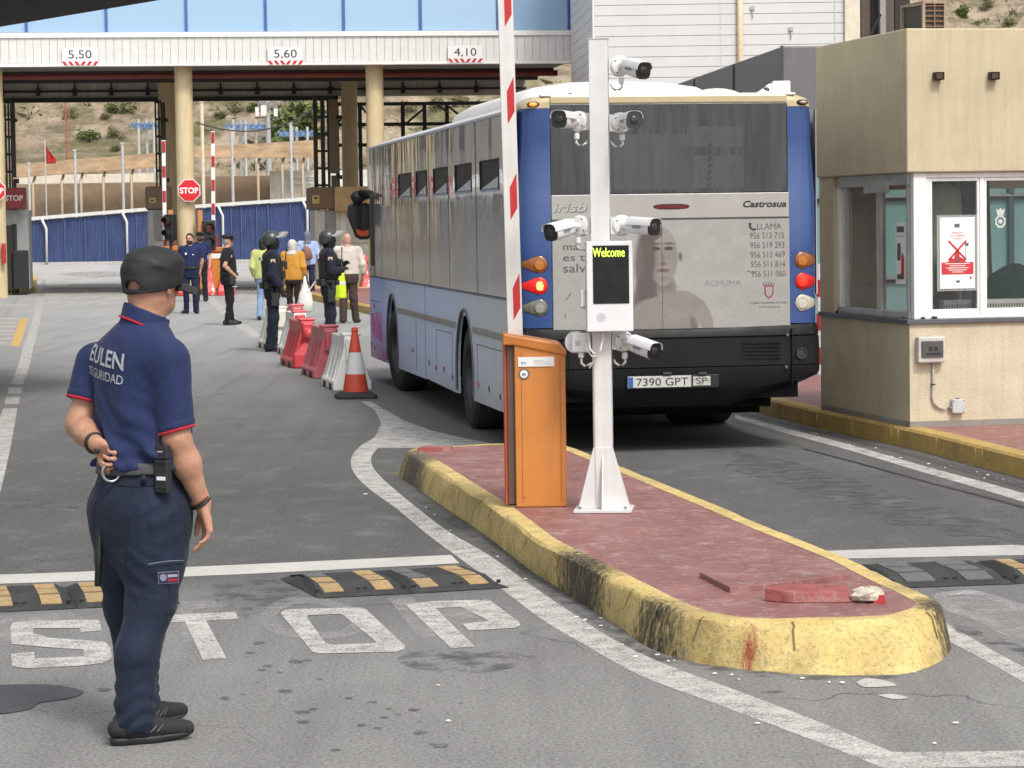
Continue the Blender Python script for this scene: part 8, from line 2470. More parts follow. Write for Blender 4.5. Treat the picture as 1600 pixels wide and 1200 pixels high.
figure("helmeted riot officer with forearms raised behind the faded pink barrier", q, ANG(-80), dict(hy=ANG(-4), elR=(.25, .03, 1.17), wrR=(.12, .22, 1.20), hdR=(-.5, .6, .25), plR=(-.3, -.3, -.8), elL=(-.25, .03, 1.17), wrL=(-.12, .26, 1.26), hdL=(.4, .5, .5), plL=(.3, -.3, -.8), anR=(.11, -.05, .07), anL=(-.12, .07, .07), fyR=-.1, fyL=.1, eyes=False, curl=.8),
  dict(top=(M_RIOT, "long", .99, .016), trousers=(M_RIOT2, .012), belt=M_BELT, boots=True), 1.80, extras=ex_riot2, group="riot officers in helmets", sk=GLV)
# passers-by walking away
q = place(414, 500)
figure("woman in lime green cardigan and jeans behind the left riot officer", q, ANG(-8), dict(hy=ANG(-15), elL=(-.24, -.05, 1.16), wrL=(-.22, .06, .95), anR=(.10, .10, .07), anL=(-.09, -.14, .07), knL=(-.09, .02, .5), eyes=False, stout=1.02),
  dict(top=(cloth("cardigan_lime", (.50, .55, .20)), "long", .90, .022), trousers=(cloth("jeans", (.22, .33, .50)), .0), hair=(M_HAIR, "long")), 1.66, group="people walking away", sk=SK2)
def scarf(m, drop=.25):
 def f(root, s, e):
  h_ = U([grow(e["skull"], .022), cone((0, -.01, 1.50), (0, .0, 1.60), .085, .08), ell((0, -.03, 1.47), (.15, .11, .07))], .04)
  h_ = cut(h_, e["T"](ell((0, .11, -.02), (.055, .07, .075))))
  sdf_obj("headscarf", wrinkle(h_, .006, 22), e["lo"], e["hi"], .010, m, root, s)
 return f
q = place(459, 497)
ex_s = scarf(cloth("scarf_white", (.56, .54, .52)))
figure("woman in mustard jacket and white headscarf between the two riot officers", q, ANG(-15), dict(hy=ANG(-10), elR=(.26, -.02, 1.18), wrR=(.25, .08, .98), eyes=False, stout=1.18, anL=(-.09, .09, .07)),
  dict(top=(cloth("jacket_mustard", (.56, .27, .045)), "long", .80, .024), trousers=(cloth("brown_black", (.03, .022, .02)), .0)), 1.60, extras=ex_s, group="people walking away", sk=SK2)
pb = place(478, 497)
r = thing("plastic_bag", "white plastic bag hanging beside the woman in the mustard jacket", "bag", (pb.x, pb.y - .1, .0))
b = MB(); rings = []
for z, w, d in ((.12, .10, .07), (.16, .15, .10), (.30, .16, .11), (.50, .13, .08), (.62, .07, .04), (.74, .035, .02), (.86, .02, .012)):
 rings.append([Vector((w * math.cos(a) * (1 + .10 * math.sin(5 * a + z * 14)), d * math.sin(a) * (1 + .1 * math.cos(4 * a + z * 11)), z)) for a in [k_ * math.pi / 10 for k_ in range(20)]])
b.loft(rings); b.obj("bag", mat("bag_white", (.66, .66, .63), .4), r, smooth=True)
q = place(482, 464)
def ex_bag(root, s, e):
 scarf(cloth("scarf_slate", (.14, .17, .24)))(root, s, e)
figure("woman in light blue shirt and slate headscarf walking away", q, ANG(0), dict(hy=ANG(-10), eyes=False, stout=1.12, anR=(.12, .14, .07), anL=(-.06, -.16, .07), elR=(.28, -.02, 1.18), wrR=(.27, .1, .98)),
  dict(top=(cloth("shirt_blue", (.36, .46, .70)), "long", .88, .024), trousers=(cloth("navy_loose", (.022, .028, .06)), .006), sole=M_SIGNW), 1.72, extras=ex_bag, group="people walking away", sk=SK2)
pb = q
r = thing("shoulder_bag", "brown leather shoulder bag on the back of the woman in light blue", "bag", (pb.x - .02, pb.y - .26, .98))
b = MB(); rings = []
for z, w, d in ((0, .10, .05), (.04, .17, .08), (.16, .16, .085), (.28, .11, .06), (.36, .05, .03)):
 rings.append([Vector((w * math.cos(a), d * math.sin(a), z)) for a in [k_ * math.pi / 10 for k_ in range(20)]])
b.loft(rings); b.obj("bag", mat("bag_leather", (.20, .085, .055), .5), r, smooth=True)
MB().tube([(-.03, .0, .34), (-.01, .05, .48), (.0, .13, .62)], .014, 6).obj("strap", mat("bag_leather", (.20, .085, .055), .5), r)
q = place(545, 505)
figure("bald man in pale sweater and brown trousers seen from behind beside the bus", q, ANG(-6), dict(hy=ANG(30), tilt=-.1, hc=(-.02, .03, 1.665), stout=1.22, elR=(.30, -.03, 1.17), wrR=(.30, .05, .95), elL=(-.27, .02, 1.18), wrL=(-.20, .20, 1.30), hdL=(0, .4, 1), eyes=False, anR=(.13, .12, .07), anL=(-.10, -.06, .07)),
  dict(top=(cloth("sweater_pale", (.56, .51, .45)), "long", .97, .020), trousers=(cloth("trousers_brown", (.065, .045, .036)), .012)), 1.74, group="people walking away", sk=SK2)
q = place(533, 506)
r = thing("safety_vest", "yellow high visibility vest held low between the right riot officer and the bald man", "vest", (q.x, q.y - .25, .50), -.2)
b = MB(); rings = []
for z, w, d in ((0, .125, .07), (.03, .13, .075), (.25, .12, .07), (.45, .10, .06), (.60, .075, .045), (.66, .04, .025)):
 rings.append([Vector((w * math.cos(a) * (1 + .07 * math.sin(5 * a + z * 8)), d * math.sin(a) * (1 + .15 * math.sin(4 * a + z * 6)), z)) for a in [k_ * math.pi / 12 for k_ in range(24)]])
b.loft(rings); b.obj("fabric", mat("hi_vis", (.56, .74, .02), .6), r, smooth=True)
b = MB(); b.loft([[Vector((w * math.cos(a) * (1 + .07 * math.sin(5 * a + z * 8)), d * math.sin(a) * (1 + .15 * math.sin(4 * a + z * 6)), z)) for a in [k_ * math.pi / 12 for k_ in range(24)]] for z, w, d in ((.26, .123, .073), (.32, .119, .071))], caps=False); b.obj("reflective_band", mat("reflective", (.55, .57, .55), .3), r, smooth=True)
# ------------------------------------------------------------------ the security guard in the foreground (seen from behind)
GO = G(235, 1166, 0)
guard = thing("person", "large security guard in navy polo and black cap with one hand behind his back", "person", GO, 0)
def wl(u, v, dy): return np.array(A(u, v, GO.y + dy) - GO, dtype=np.float32)
def stackY(S, yaw, sq=2.2):
 S = np.array(sorted(S, key=lambda r_: r_[0]), dtype=np.float32); c_, s_ = math.cos(yaw), math.sin(yaw)
 def f(P):
  z = np.clip(P[:, 2], S[0, 0], S[-1, 0])
  cx, cy, rx, ry = (np.interp(z, S[:, 0], S[:, i]) for i in (1, 2, 3, 4))
  dx, dy = P[:, 0] - cx, P[:, 1] - cy
  x = dx * c_ + dy * s_; y = -dx * s_ + dy * c_
  k = ((np.abs(x / rx)) ** sq + (np.abs(y / ry)) ** sq) ** (1 / sq)
  d = (k - 1) * np.minimum(rx, ry); dz = np.maximum(S[0, 0] - P[:, 2], P[:, 2] - S[-1, 0])
  return np.where(dz > 0, np.sqrt(np.maximum(d, 0) ** 2 + dz ** 2), np.maximum(d, -.2))
 return f
def smooth_rows(rows, n=6):
 rows = np.array(sorted(rows, key=lambda r_: r_[0]), dtype=float); out = []
 P_ = np.vstack([rows[:1], rows, rows[-1:]])
 for i in range(1, len(P_) - 2):
  for k in range(n):
   t = k / n; p0, p1, p2, p3 = P_[i - 1:i + 3]
   out.append(.5 * (2 * p1 + (p2 - p0) * t + (2 * p0 - 5 * p1 + 4 * p2 - p3) * t * t + (3 * p1 - p0 - 3 * p2 + p3) * t ** 3))
 out.append(rows[-1]); return [tuple(r_) for r_ in out]
BYAW = ANG(-48); FACE = np.array((math.sin(ANG(48)), math.cos(ANG(48)), 0), dtype=np.float32); RIGHT = np.array((math.cos(ANG(48)), -math.sin(ANG(48)), 0), dtype=np.float32)
def row(u, v, rx, ry, dy=.20): p = wl(u, v, dy); return (float(p[2]), float(p[0]), float(p[1]), rx, ry)
TR = smooth_rows([row(224, 728, .178, .142), row(225, 700, .192, .154), row(224, 665, .190, .152), row(220, 620, .190, .143), row(217, 585, .196, .138), row(216, 555, .190, .128), row(217, 530, .165, .112), row(222, 510, .115, .088), row(228, 496, .072, .068), row(231, 484, .06, .06)])
torsoG = stackY(TR, BYAW)
hcG = wl(238, 441, .22); HY = ANG(-30)
shR, elR, wrR = wl(262, 562, .07), wl(275, 684, .06), wl(317, 789, .12)
shL, elL, wrL = wl(150, 566, .34), wl(124, 664, .30), wl(150, 693, .10)
headG = head_sdf(hcG, HY, 0.0, 1.06, 1.02)
skullG = head_sdf(hcG, HY, 0.0, 1.06, 1.02, "skull")
TG = head_sdf(hcG, HY, 0.0, 1.06, 1.02, "T")
neckG = U([cone(wl(224, 512, .20), hcG + V3((-.004, -.012, -.075)), .070, .066), cone(hcG + V3((-.03, -.05, -.05)), wl(222, 505, .16), .045, .05)], .03)
armR = U([cone(shR, elR, .060, .052), cone(elR, elR * .62 + wrR * .38, .054, .054), cone(elR * .62 + wrR * .38, wrR * .92 + elR * .08, .054, .031), ell(wrR, (.029, .026, .04))], .025)
armL = U([cone(shL, elL, .060, .050), cone(elL, elL * .6 + wrL * .4, .050, .049), cone(elL * .6 + wrL * .4, wrL, .049, .031)], .025)
handR = hand(wrR + V3((0, 0, .004)), (.16, -.02, -1), (-1, -.35, -.15), 1, .50, 1.16, .6)
handL = hand(wrL - V3((.006, 0, -.003)), (.80, -.18, -.45), (-.25, -.85, -.55), 1, 1.30, 1.08, .9)
hipR, knR_, anR_ = wl(240, 800, .14), wl(237, 930, .13), wl(212, 1118, .05)
hipL, knL_, anL_ = wl(202, 800, .28), wl(206, 935, .32), wl(222, 1094, .39)
legR = U([cone(hipR, knR_, .09, .06), cone(knR_, anR_, .058, .042)], .03); legL = U([cone(hipL, knL_, .09, .06), cone(knL_, anL_, .058, .042)], .03)
bodyG = U([grow(torsoG, -.018), neckG, armR, armL, legR, legL], .03)
bodyG = U([bodyG, headG], .014)
bodyG = U([bodyG, handR], .010); bodyG = U([bodyG, handL], .010)
bodyG = wrinkle(bodyG, .0012, (60, 60, 60))
LOG, HIG = (-.46, -.22, -.03), (.42, .72, 1.96)
sdf_obj("body", inter(bodyG, plane((0, 0, .035), (0, 0, -1))), LOG, HIG, .0055, SK1, guard)
# finger nails
# shirt
M_POLO = cloth("guard_polo", (.0165, .027, .084), .8)
slR_e = shR * .10 + elR * .90; axR = unit(elR - shR); slL_e = shL * .38 + elL * .62; axL = unit(elL - shL)
sleeveR = inter(U([cone(shR, elR + axR * .05, .080, .072)], .01), plane(slR_e + axR * .005, axR + V3((.12, 0, .10)) * 1.2))
sleeveL = inter(cone(shL, elL + axL * .05, .076, .066), plane(slL_e, axL))
yoke = cone(shL + V3((.02, 0, .0)), shR + V3((-.02, 0, .0)), .070, .074)
tors2 = U([grow(torsoG, .006), yoke], .06)
def folds(P):
 d = np.zeros(len(P), dtype=np.float32)
 a = P @ RIGHT
 low = np.clip((1.40 - P[:, 2]) / .25, 0, 1) * np.clip((P[:, 2] - 1.0) / .03, 0, 1)
 d += .0085 * low * np.sin((a * 1.0 + (P[:, 2] - 1.2) * .55) * 46 + 1.3 * vn(P, (5, 5, 4)))
 d += .007 * low * np.sin((a * 1.0 - (P[:, 2] - 1.2) * .35) * 31 + 2.0 + 1.6 * vn(P + 4, (4, 4, 5)))
 d += .004 * low * np.sin((a * .8 + (P[:, 2] - 1.2) * .9) * 90 + 3 * vn(P + 7, (7, 7, 7)))
 blo = np.clip((1.17 - P[:, 2]) / .10, 0, 1)
 d += .007 * blo * np.sin(P[:, 2] * 95 + a * 20 + 2.5 * vn(P + 2, (7, 7, 5)))
 return d
_t0 = tors2
tors2 = lambda P: _t0(P) + folds(P)
shirt = U([tors2, sleeveR], .022); shirt = U([shirt, sleeveL], .022)
hem = wl(222, 727, .2)[2]
shirt = inter(shirt, lambda P: (hem - P[:, 2]) + .008 * np.sin(P[:, 0] * 26 + 1) + .02 * (P[:, 0] + .1))
_sh0 = shirt
shirt = lambda P: _sh0(P) + .0045 * vn(P, (10, 10, 7)) + .0022 * vn(P + 9, (26, 26, 18)) - .010 * np.clip((1.16 - P[:, 2]) / .12, 0, 1)
shirt_n = shirt
shirt_n = inter(shirt_n, plane(wl(222, 486, .16), V3((.30, -.05, 1))))
shirt_n = U([shirt_n, inter(grow(U([neckG, cone(wl(222, 520, .20), wl(232, 470, .21), .082, .076)], .03), .008), plane(wl(212, 503, .12), V3((.42, .10, 1))))], .012)
so = sdf_obj("shirt", shirt_n, LOG, HIG, .0075, M_POLO, guard)
# collar standing round the neck
colz = wl(225, 488, .2)
col_o = grow(U([neckG, cone(wl(222, 520, .20), wl(232, 470, .21), .082, .076)], .03), .010)
col_n = V3((.42, .10, 1)); col_n /= np.linalg.norm(col_n)
collar = inter(inter(col_o, plane(wl(212, 478, .14), col_n)), plane(wl(212, 505, .12), -col_n))
collar = cut(collar, grow(neckG, .0035))
sdf_obj("collar", collar, LOG, HIG, .005, M_POLO, so)
M_PIPE = cloth("red_piping", (.42, .016, .035))
pip = inter(inter(grow(col_o, .006), plane(wl(212, 501.5, .12), col_n)), plane(wl(212, 505.5, .12), -col_n))
sdf_obj("piping", cut(pip, grow(neckG, .004)), LOG, HIG, .004, M_PIPE, so)
for f_, e_, n_, nm in ((cone(shR, elR + axR * .05, .080, .072), slR_e + axR * .005, unit(axR + V3((.12, 0, .10)) * 1.2), "R"), (cone(shL, elL + axL * .05, .076, .066), slL_e, axL, "L")):
 s_ = lambda P, f_=f_: f_(P) + .0045 * vn(P, (10, 10, 7)) + .0022 * vn(P + 9, (26, 26, 18))
 sdf_obj("sleeve_cuff", inter(inter(grow(s_, .0025), plane(e_ - n_ * .008, n_)), plane(e_ - n_ * .034, -n_)), LOG, HIG, .005, M_POLO, so)
 sdf_obj("piping", inter(inter(grow(s_, .0035), plane(e_ + n_ * .002, n_)), plane(e_ - n_ * .009, -n_)), LOG, HIG, .0035, M_PIPE, so)
def march(f, o_, d, mx=1.2):
 "distance along d from o_ to the surface (many points at once)"
 o_ = np.asarray(o_, dtype=np.float32); t = np.zeros(len(o_), dtype=np.float32)
 for _ in range(70):
  dd = f(o_ + t[:, None] * d); t += np.clip(dd, -.02, .05) * .6
 return t
def wrap_text(txt, centre, ax, ay, h, w, f, d_in, name, m, parent, bold=0.0, lift=.0035):
 "lettering laid on a cloth surface"
 vs, fs, x0, x1, y0, y1 = text_geo(txt, bold)
 kx, ky = w / (x1 - x0), h / .70
 P_ = np.array([centre + ax * ((x - (x0 + x1) / 2) * kx) + ay * (y * ky) for x, y in vs], dtype=np.float32)
 tri = []
 for fc in fs:
  for i in range(1, len(fc) - 1): tri.append((fc[0], fc[i], fc[i + 1]))
 pts, fcs = [], []
 n = 5
 for a, b_, c in tri:
  base_i = len(pts); idx = {}
  for i in range(n + 1):
   for j in range(n + 1 - i):
    idx[(i, j)] = len(pts); pts.append(P_[a] + (P_[b_] - P_[a]) * i / n + (P_[c] - P_[a]) * j / n)
  for i in range(n):
   for j in range(n - i):
    fcs.append((idx[(i, j)], idx[(i + 1, j)], idx[(i, j + 1)]))
    if i + j < n - 1: fcs.append((idx[(i + 1, j)], idx[(i + 1, j + 1)], idx[(i, j + 1)]))
 pts = np.array(pts, dtype=np.float32) - d_in * .35
 t = march(f, pts, d_in)
 q = pts + d_in * (t - lift)[:, None]
 b = MB(); b.v = [Vector(p) for p in q.tolist()]; b.f = [list(x) for x in fcs]; b.mi = [0] * len(fcs)
 return b.obj(name, m, parent, smooth=True, recalc=False)
M_PRINTG = mat("back_print", (.36, .37, .39), .55, var=.15, scale=30)
ctr = wl(217, 565, .2)
tc = V3((ctr[0], ctr[1], wl(165, 570, .2)[2])) - RIGHT * .035
slope = unit(RIGHT - V3((0, 0, .13))); upv = V3((0, 0, 1))
wrap_text("EULEN", tc + V3((0, 0, .002)), slope, upv, .062, .262, shirt, FACE, "back_lettering", M_PRINTG, so, .018)
wrap_text("SEGURIDAD", tc - V3((0, 0, .052)), slope, upv, .034, .258, shirt, FACE, "back_lettering", M_PRINTG, so, .004)
# trousers
M_TROU = cloth("guard_trousers", (.0130, .0190, .040), .78)
def rowp(u, v, rx, ry, dy=.20): return row(u, v, rx, ry, dy)
PR = smooth_rows([rowp(222, 722, .176, .142), rowp(222, 745, .184, .150), rowp(221, 780, .196, .172), rowp(221, 810, .190, .168), rowp(221, 845, .172, .150), rowp(222, 875, .135, .120), rowp(222, 895, .08, .07)])
pelG = stackY(PR, BYAW)
cuR, cuL = wl(210, 1128, .06), wl(219, 1100, .40)
lgR = U([cone(wl(243, 815, .13), wl(240, 880, .13), .122, .112), cone(wl(240, 880, .13), wl(236, 940, .12), .112, .094), cone(wl(236, 940, .12), wl(214, 1020, .07), .094, .080), cone(wl(214, 1020, .07), cuR, .080, .078)], .04)
lgL = U([cone(wl(190, 800, .28), wl(193, 880, .30), .122, .104), cone(wl(193, 880, .30), wl(200, 950, .34), .104, .088), cone(wl(200, 950, .34), wl(214, 1030, .38), .090, .080), cone(wl(214, 1030, .38), cuL, .080, .078)], .04)
trG = U([pelG, U([lgR, lgL], .012)], .075)
zt_, zr_, zl_ = wl(222, 723, .2)[2], .062, .055
trG = inter(trG, plane((0, 0, zt_), (0, 0, 1)))
trG = inter(trG, lambda P: np.where(P[:, 1] < .22, .045 + .02 * (P[:, 0] + .05) * -1, .05) - P[:, 2])
_tr0 = trG
def tfold(P):
 d = np.zeros(len(P), dtype=np.float32)
 anka = np.clip((.34 - P[:, 2]) / .22, 0, 1)
 d += .0065 * anka ** 1.3 * np.sin(P[:, 2] * 120 + 9 * vn(P, (7, 7, 3)) + P[:, 0] * 30) * (.35 + .65 * np.clip(vn(P + 8, (6, 6, 5)) + .5, 0, 1))
 kn_ = np.exp(-((P[:, 2] - .56) / .16) ** 2)
 d += .0045 * kn_ * np.sin(P[:, 2] * 75 + P[:, 0] * 60 + 5 * vn(P + 3, (8, 8, 6))) * np.clip(vn(P + 12, (9, 9, 8)) + .3, 0, 1)
 se = np.exp(-((P[:, 2] - .84) / .10) ** 2)
 d += .0045 * se * np.sin(P[:, 2] * 70 - P[:, 0] * 60 + 5 * vn(P + 6, (8, 8, 6))) * np.clip(vn(P + 15, (9, 9, 8)) + .3, 0, 1)
 d += .0020 * np.sin((P @ RIGHT) * 34 + 2.5 * vn(P, (4, 4, 2))) * np.clip(1 - np.abs(P[:, 2] - .72) / .25, 0, 1)
 return d
trG = lambda P: _tr0(P) + tfold(P) + .003 * vn(P, (9, 9, 6)) + .0030 * np.abs(vn(P + 5, (24, 24, 17))) + .0015 * vn(P + 5, (50, 50, 36))
to = sdf_obj("trousers", trG, LOG, HIG, .0075, M_TROU, guard)
def hit(f, us, lift=.0025):
 "points where sight lines through photo pixels meet a surface of the guard"
 o_, ds = [], []
 for u, v in us:
  d = ray(u, v).normalized(); o_.append(Vector((0, 0, CAM_H)) + d * 9.2 - GO); ds.append(d)
 o_ = np.array(o_, dtype=np.float32); ds = np.array(ds, dtype=np.float32); t = np.zeros(len(o_), dtype=np.float32)
 for _ in range(120): t += np.clip(f(o_ + t[:, None] * ds), -.03, .08) * .7
 return [Vector(p) for p in (o_ + (t - lift)[:, None] * ds).tolist()]
def seam(f, px, r_, m, name, parent):
 pts = hit(f, dense(px, 4), .000)
 MB().tube(pts, r_, 6).obj(name, m, parent, smooth=True)
M_STIT = mat("stitch_pale", (.14, .16, .21), .8); M_SEAM = mat("seam_navy", (.007, .010, .022), .9)
seam(trG, [(231, 882), (250, 878.5), (270, 876.5), (288, 876)], .0022, M_STIT, "pocket_stitching", to)
seam(trG, [(231, 886), (250, 883), (270, 881), (287, 880)], .0030, M_SEAM, "pocket_seam", to)
seam(trG, [(184, 757), (205, 760), (225, 759), (240, 758)], .0035, M_SEAM, "pocket_seam", to)
seam(trG, [(266, 808), (276, 800), (284, 786), (287, 768)], .0030, M_SEAM, "pocket_seam", to)
seam(trG, [(262, 890), (264, 930), (258, 990), (243, 1050), (236, 1095)], .0018, M_SEAM, "side_seam", to)
seam(trG, [(205, 752), (207, 790), (200, 830), (197, 880)], .0025, M_SEAM, "back_seam", to)
# leg patch
def patch(f, quad, n, m, name, parent, lift):
 (a, b_, c, d) = [np.array(q, dtype=float) for q in quad]; px = []
 for j in range(n + 1):
  for i in range(n + 1):
   s, t = i / n, j / n; px.append(tuple((a * (1 - s) + b_ * s) * (1 - t) + (d * (1 - s) + c * s) * t))
 P_ = hit(f, px, lift); b = MB(); b.v = P_; b.f = [[j * (n + 1) + i, j * (n + 1) + i + 1, (j + 1) * (n + 1) + i + 1, (j + 1) * (n + 1) + i] for j in range(n) for i in range(n)]; b.mi = [0] * len(b.f)
 return b.obj(name, m, parent, smooth=True, recalc=False)
patch(trG, [(246.5, 894), (280, 892), (279, 911), (247, 913)], 8, mat("patch_pale", (.22, .20, .28), .7), "leg_patch", to, .003)
patch(trG, [(247.6, 895), (278.8, 893), (278, 910), (248.2, 912)], 8, mat("patch_navy", (.03, .03, .08), .7), "leg_patch", to, .004)
patch(trG, [(262, 898), (277.5, 897.2), (277.3, 901), (262, 902)], 5, mat("patch_white", (.42, .38, .44), .6), "leg_patch", to, .005)
patch(trG, [(262, 904.5), (277.3, 903.5), (277, 908), (262, 908.5)], 5, mat("patch_red", (.42, .02, .04), .6), "leg_patch", to, .005)
px = [(255 + 5.5 * math.cos(k_ * math.pi / 6), 902.5 + 5.5 * math.sin(k_ * math.pi / 6)) for k_ in range(12)]
MB().sheet(hit(trG, px, .0055)).obj("leg_patch", mat("patch_emblem", (.24, .27, .36), .6), to, recalc=False)
# belt with loop
M_BELTG = mat("belt_grey", (.050, .052, .052), .55, var=.12)
bz1, bz0 = wl(222, 716, .2)[2], wl(222, 737, .2)[2]
btl = lambda P: P[:, 2] - (.045 * (P[:, 0] + .05))
bel = inter(inter(grow(pelG, .012), lambda P: btl(P) - bz1), lambda P: bz0 - btl(P))
bo = sdf_obj("belt", bel, LOG, HIG, .006, M_BELTG, guard)
p = hit(grow(pelG, .014), [(225, 715), (225, 752)])
MB().tube([p[0], p[0].lerp(p[1], .5) + Vector((0, -.006, 0)), p[1]], [.011, .0115, .012], 8).obj("belt_loop", M_TROU, bo, smooth=True)
p = hit(grow(pelG, .022), [(225, 746)])[0]
MB().lathe([(.009, 0), (.009, .005), (.001, .006)], p, (-.2, -1, 0), 12).obj("stud", mat("stud_dark", (.05, .05, .06), .3, .5), bo)
# shoes
for an_, yw, nm in ((V3((anR_[0] - .02, anR_[1] - .0, 0)), ANG(-66), "R"), (V3((anL_[0] - .01, anL_[1] - .03, 0)), ANG(-40), "L")):
 up_, so_ = shoe_sdf(an_, yw, .315, .05)
 o_ = sdf_obj("shoe", wrinkle(up_, .0015, 45), LOG, HIG, .006, mat("shoe_mesh_black", (.014, .014, .015), .7, var=.3, scale=60, bump=.5, bscale=300), guard)
 so2 = cut(so_, lambda P: np.abs(P[:, 2] - .020) - .0012) if False else so_
 sdf_obj("sole", so2, LOG, HIG, .006, mat("sole_black", (.022, .022, .023), .55, var=.2, dirt=.5, dirtcol=(.12, .115, .105)), o_)
 d = V3((-math.sin(yw), math.cos(yw), 0)); nrm_ = V3((math.cos(yw), math.sin(yw), 0))
 b = MB()
 for i in range(4):
  q = an_ + d * (.055 + i * .024) + V3((0, 0, .108 - i * .011)); b.tube([Vector((q - nrm_ * .028).tolist()), Vector((q + V3((0, 0, .006))).tolist()), Vector((q + nrm_ * .028).tolist())], .0035, 6)
 b.obj("laces", mat("lace_black", (.02, .02, .02), .7), o_)
 b = MB()
 for i in range(3):
  for sd in (1, -1):
   st = an_ + d * (.035 + i * .027) + nrm_ * sd * .12
   P_ = np.array([st + d * (.026 * k_) + V3((0, 0, .046 + .024 * k_)) for k_ in (0, .25, .5, .75, 1)], dtype=np.float32)
   t = march(up_, P_, -nrm_ * sd); q = P_ - nrm_ * sd * t[:, None]
   b.tube([Vector(x) for x in q.tolist()], .0042, 6)
 b.obj("side_stripe", mat("stripe_grey", (.045, .045, .047), .5), o_)
# cap with the opening at the back
M_CAPG = cloth("cap_black", (.0065, .0068, .0072), .75)
capS = TG(stack([(-.05, 0, -.006, .092, .114), (-.02, 0, -.004, .098, .120), (.03, 0, 0, .106, .126), (.06, 0, .003, .110, .130), (.08, 0, .005, .103, .123), (.098, 0, .005, .089, .109), (.112, 0, .004, .069, .088), (.122, 0, .002, .046, .062), (.128, 0, 0, .02, .03), (.130, 0, 0, .004, .004)], 2.0))
capS = inter(capS, TG(plane((0, -.06, -.030), (0, .16, -1))))
def capw(P): return capS(P) + .0038 * vn(P, (16, 16, 22)) + .002 * vn(P + 3, (40, 40, 30)) + .004 * np.sin((P[:, 2] - hcG[2]) * 70 + 6 * vn(P, (8, 8, 6))) * np.clip((P[:, 2] - hcG[2] - .03) / .05, 0, 1) * .7
capH = cut(capw, grow(skullG, .002))
holeS = inter(TG(ell((0, -.13, -.018), (.033, .06, .026))), TG(plane((0, 0, -.020), (0, 0, -1))))
co = sdf_obj("cap", cut(capH, holeS), LOG, HIG, .005, M_CAPG, guard)
RzH = Matrix.Rotation(HY, 3, 'Z'); HCV = Vector(hcG.tolist())
def hx(p): return HCV + RzH @ (Vector(p) * 1.06)
b = MB(); rings = []
for r_, dz in ((.095, .0), (.135, -.004), (.185, -.020)):
 rings.append([hx((r_ * .80 * math.sin(a), .0 + r_ * (1.04 if r_ > .1 else 1.1) * math.cos(a), .002 + dz - .020 * a * a)) for a in [(-1.2 + 2.4 * k_ / 16) for k_ in range(17)]])
lowr = [[p - Vector((0, 0, .004)) for p in r_] for r_ in rings]
b.loft([rings[0], rings[1], rings[2], lowr[2], lowr[1], lowr[0]], caps=False, closed=False); b.obj("peak", M_CAPG, co, smooth=True, auto=50)
b = MB(); b.tube([hx((.093 * math.sin(a), -.006 - .1165 * math.cos(a), -.034 + .006 * abs(math.sin(a)))) for a in [(-.9 + 1.8 * k_ / 16) for k_ in range(17)]], .004, 6); b.obj("cap_strap", M_CAPG, co, smooth=True)
# wrist bands
for w_, e_, nm, tl_ in ((wrR, elR, "R", (.25, 0, 0)), (wrL, elL, "L", (0, 0, .2))):
 ax = Vector(unit(w_ - e_).tolist()) + Vector(tl_); ax.normalize()
 c_ = Vector(w_.tolist()) - ax * .010; a_ = ax.orthogonal().normalized(); b_ = ax.cross(a_)
 for off, r_, th in ((0, .037, .0058), (.011, .0365, .0048)):
  pts = [c_ - ax * off + a_ * (r_ * math.cos(k_ * math.pi / 12)) + b_ * (r_ * math.sin(k_ * math.pi / 12)) for k_ in range(24)]
  MB().tube(pts, th, 8, closed=True).obj("wrist_band", mat("band_black", (.014, .012, .012), .5) if off == 0 else mat("band_brown", (.07, .025, .02), .6), guard, smooth=True)
 b = MB(); b.ball(c_ + a_ * .0 - Vector((.036, .01, .004)) if nm == "R" else c_ + Vector((.01, -.03, -.026)), (.011, .009, .012), 10, 8); b.obj("band_clasp", M_BLK, guard, smooth=True)
# things hanging from his belt
p = hit(grow(pelG, .03), [(255, 742)])[0] + GO
r = thing("radio", "black handheld radio with a white label on the guard's belt", "radio", p, -.55)
MB().box((0, 0, -.005), (.062, .034, .125)).obj("body", M_BLK, r, bevel=.006)
MB().box((.002, -.001, .085), (.054, .03, .052)).obj("top", mat("radio_grey", (.02, .02, .021), .4), r, bevel=.006)
MB().cyl((-.022, .0, .10), (-.020, .004, .225), .0055, .004, 10).obj("antenna", M_BLK, r)
MB().box((.004, -.0185, -.012), (.040, .002, .014)).obj("label", M_SIGNW, r)
MB().box((.0, -.017, .088), (.022, .002, .004)).obj("display_strip", mat("strip_pale", (.5, .5, .5), .4), r)
b = MB(); b.box((.0, -.0185, -.05), (.05, .002, .003)); b.box((0, -.0185, .045), (.055, .002, .004)); b.obj("seam", mat("seam_black", (.004, .004, .004), .9), r)
p = hit(grow(pelG, .024), [(174, 738)])[0] + GO
r = thing("handcuffs", "steel handcuff ring hanging from the guard's belt below his hand", "handcuffs", p, 0)
M_STEEL = mat("handcuff_steel", (.42, .41, .39), .28, .9)
pts = [Vector((.031 * math.cos(a), -.004 + .010 * math.cos(a), .034 * math.sin(a))) for a in [k_ * math.pi / 14 for k_ in range(28)]]
MB().tube(pts, .0055, 8, closed=True).obj("ring", M_STEEL, r, smooth=True)
pts = [q + Vector((.002, .010, -.001)) for q in pts[2:22]]; MB().tube(pts, .004, 8).obj("ring", M_STEEL, r, smooth=True)
MB().box((.028, -.002, .030), (.020, .014, .026)).obj("lock", M_STEEL, r, bevel=.004)
pt, pb_ = wl(158, 752, .17), wl(153, 916, .12)
r = thing("baton", "thin black baton hanging down the guard's left leg", "baton", Vector(pb_.tolist()) + GO)
d_ = Vector((pt - pb_).tolist())
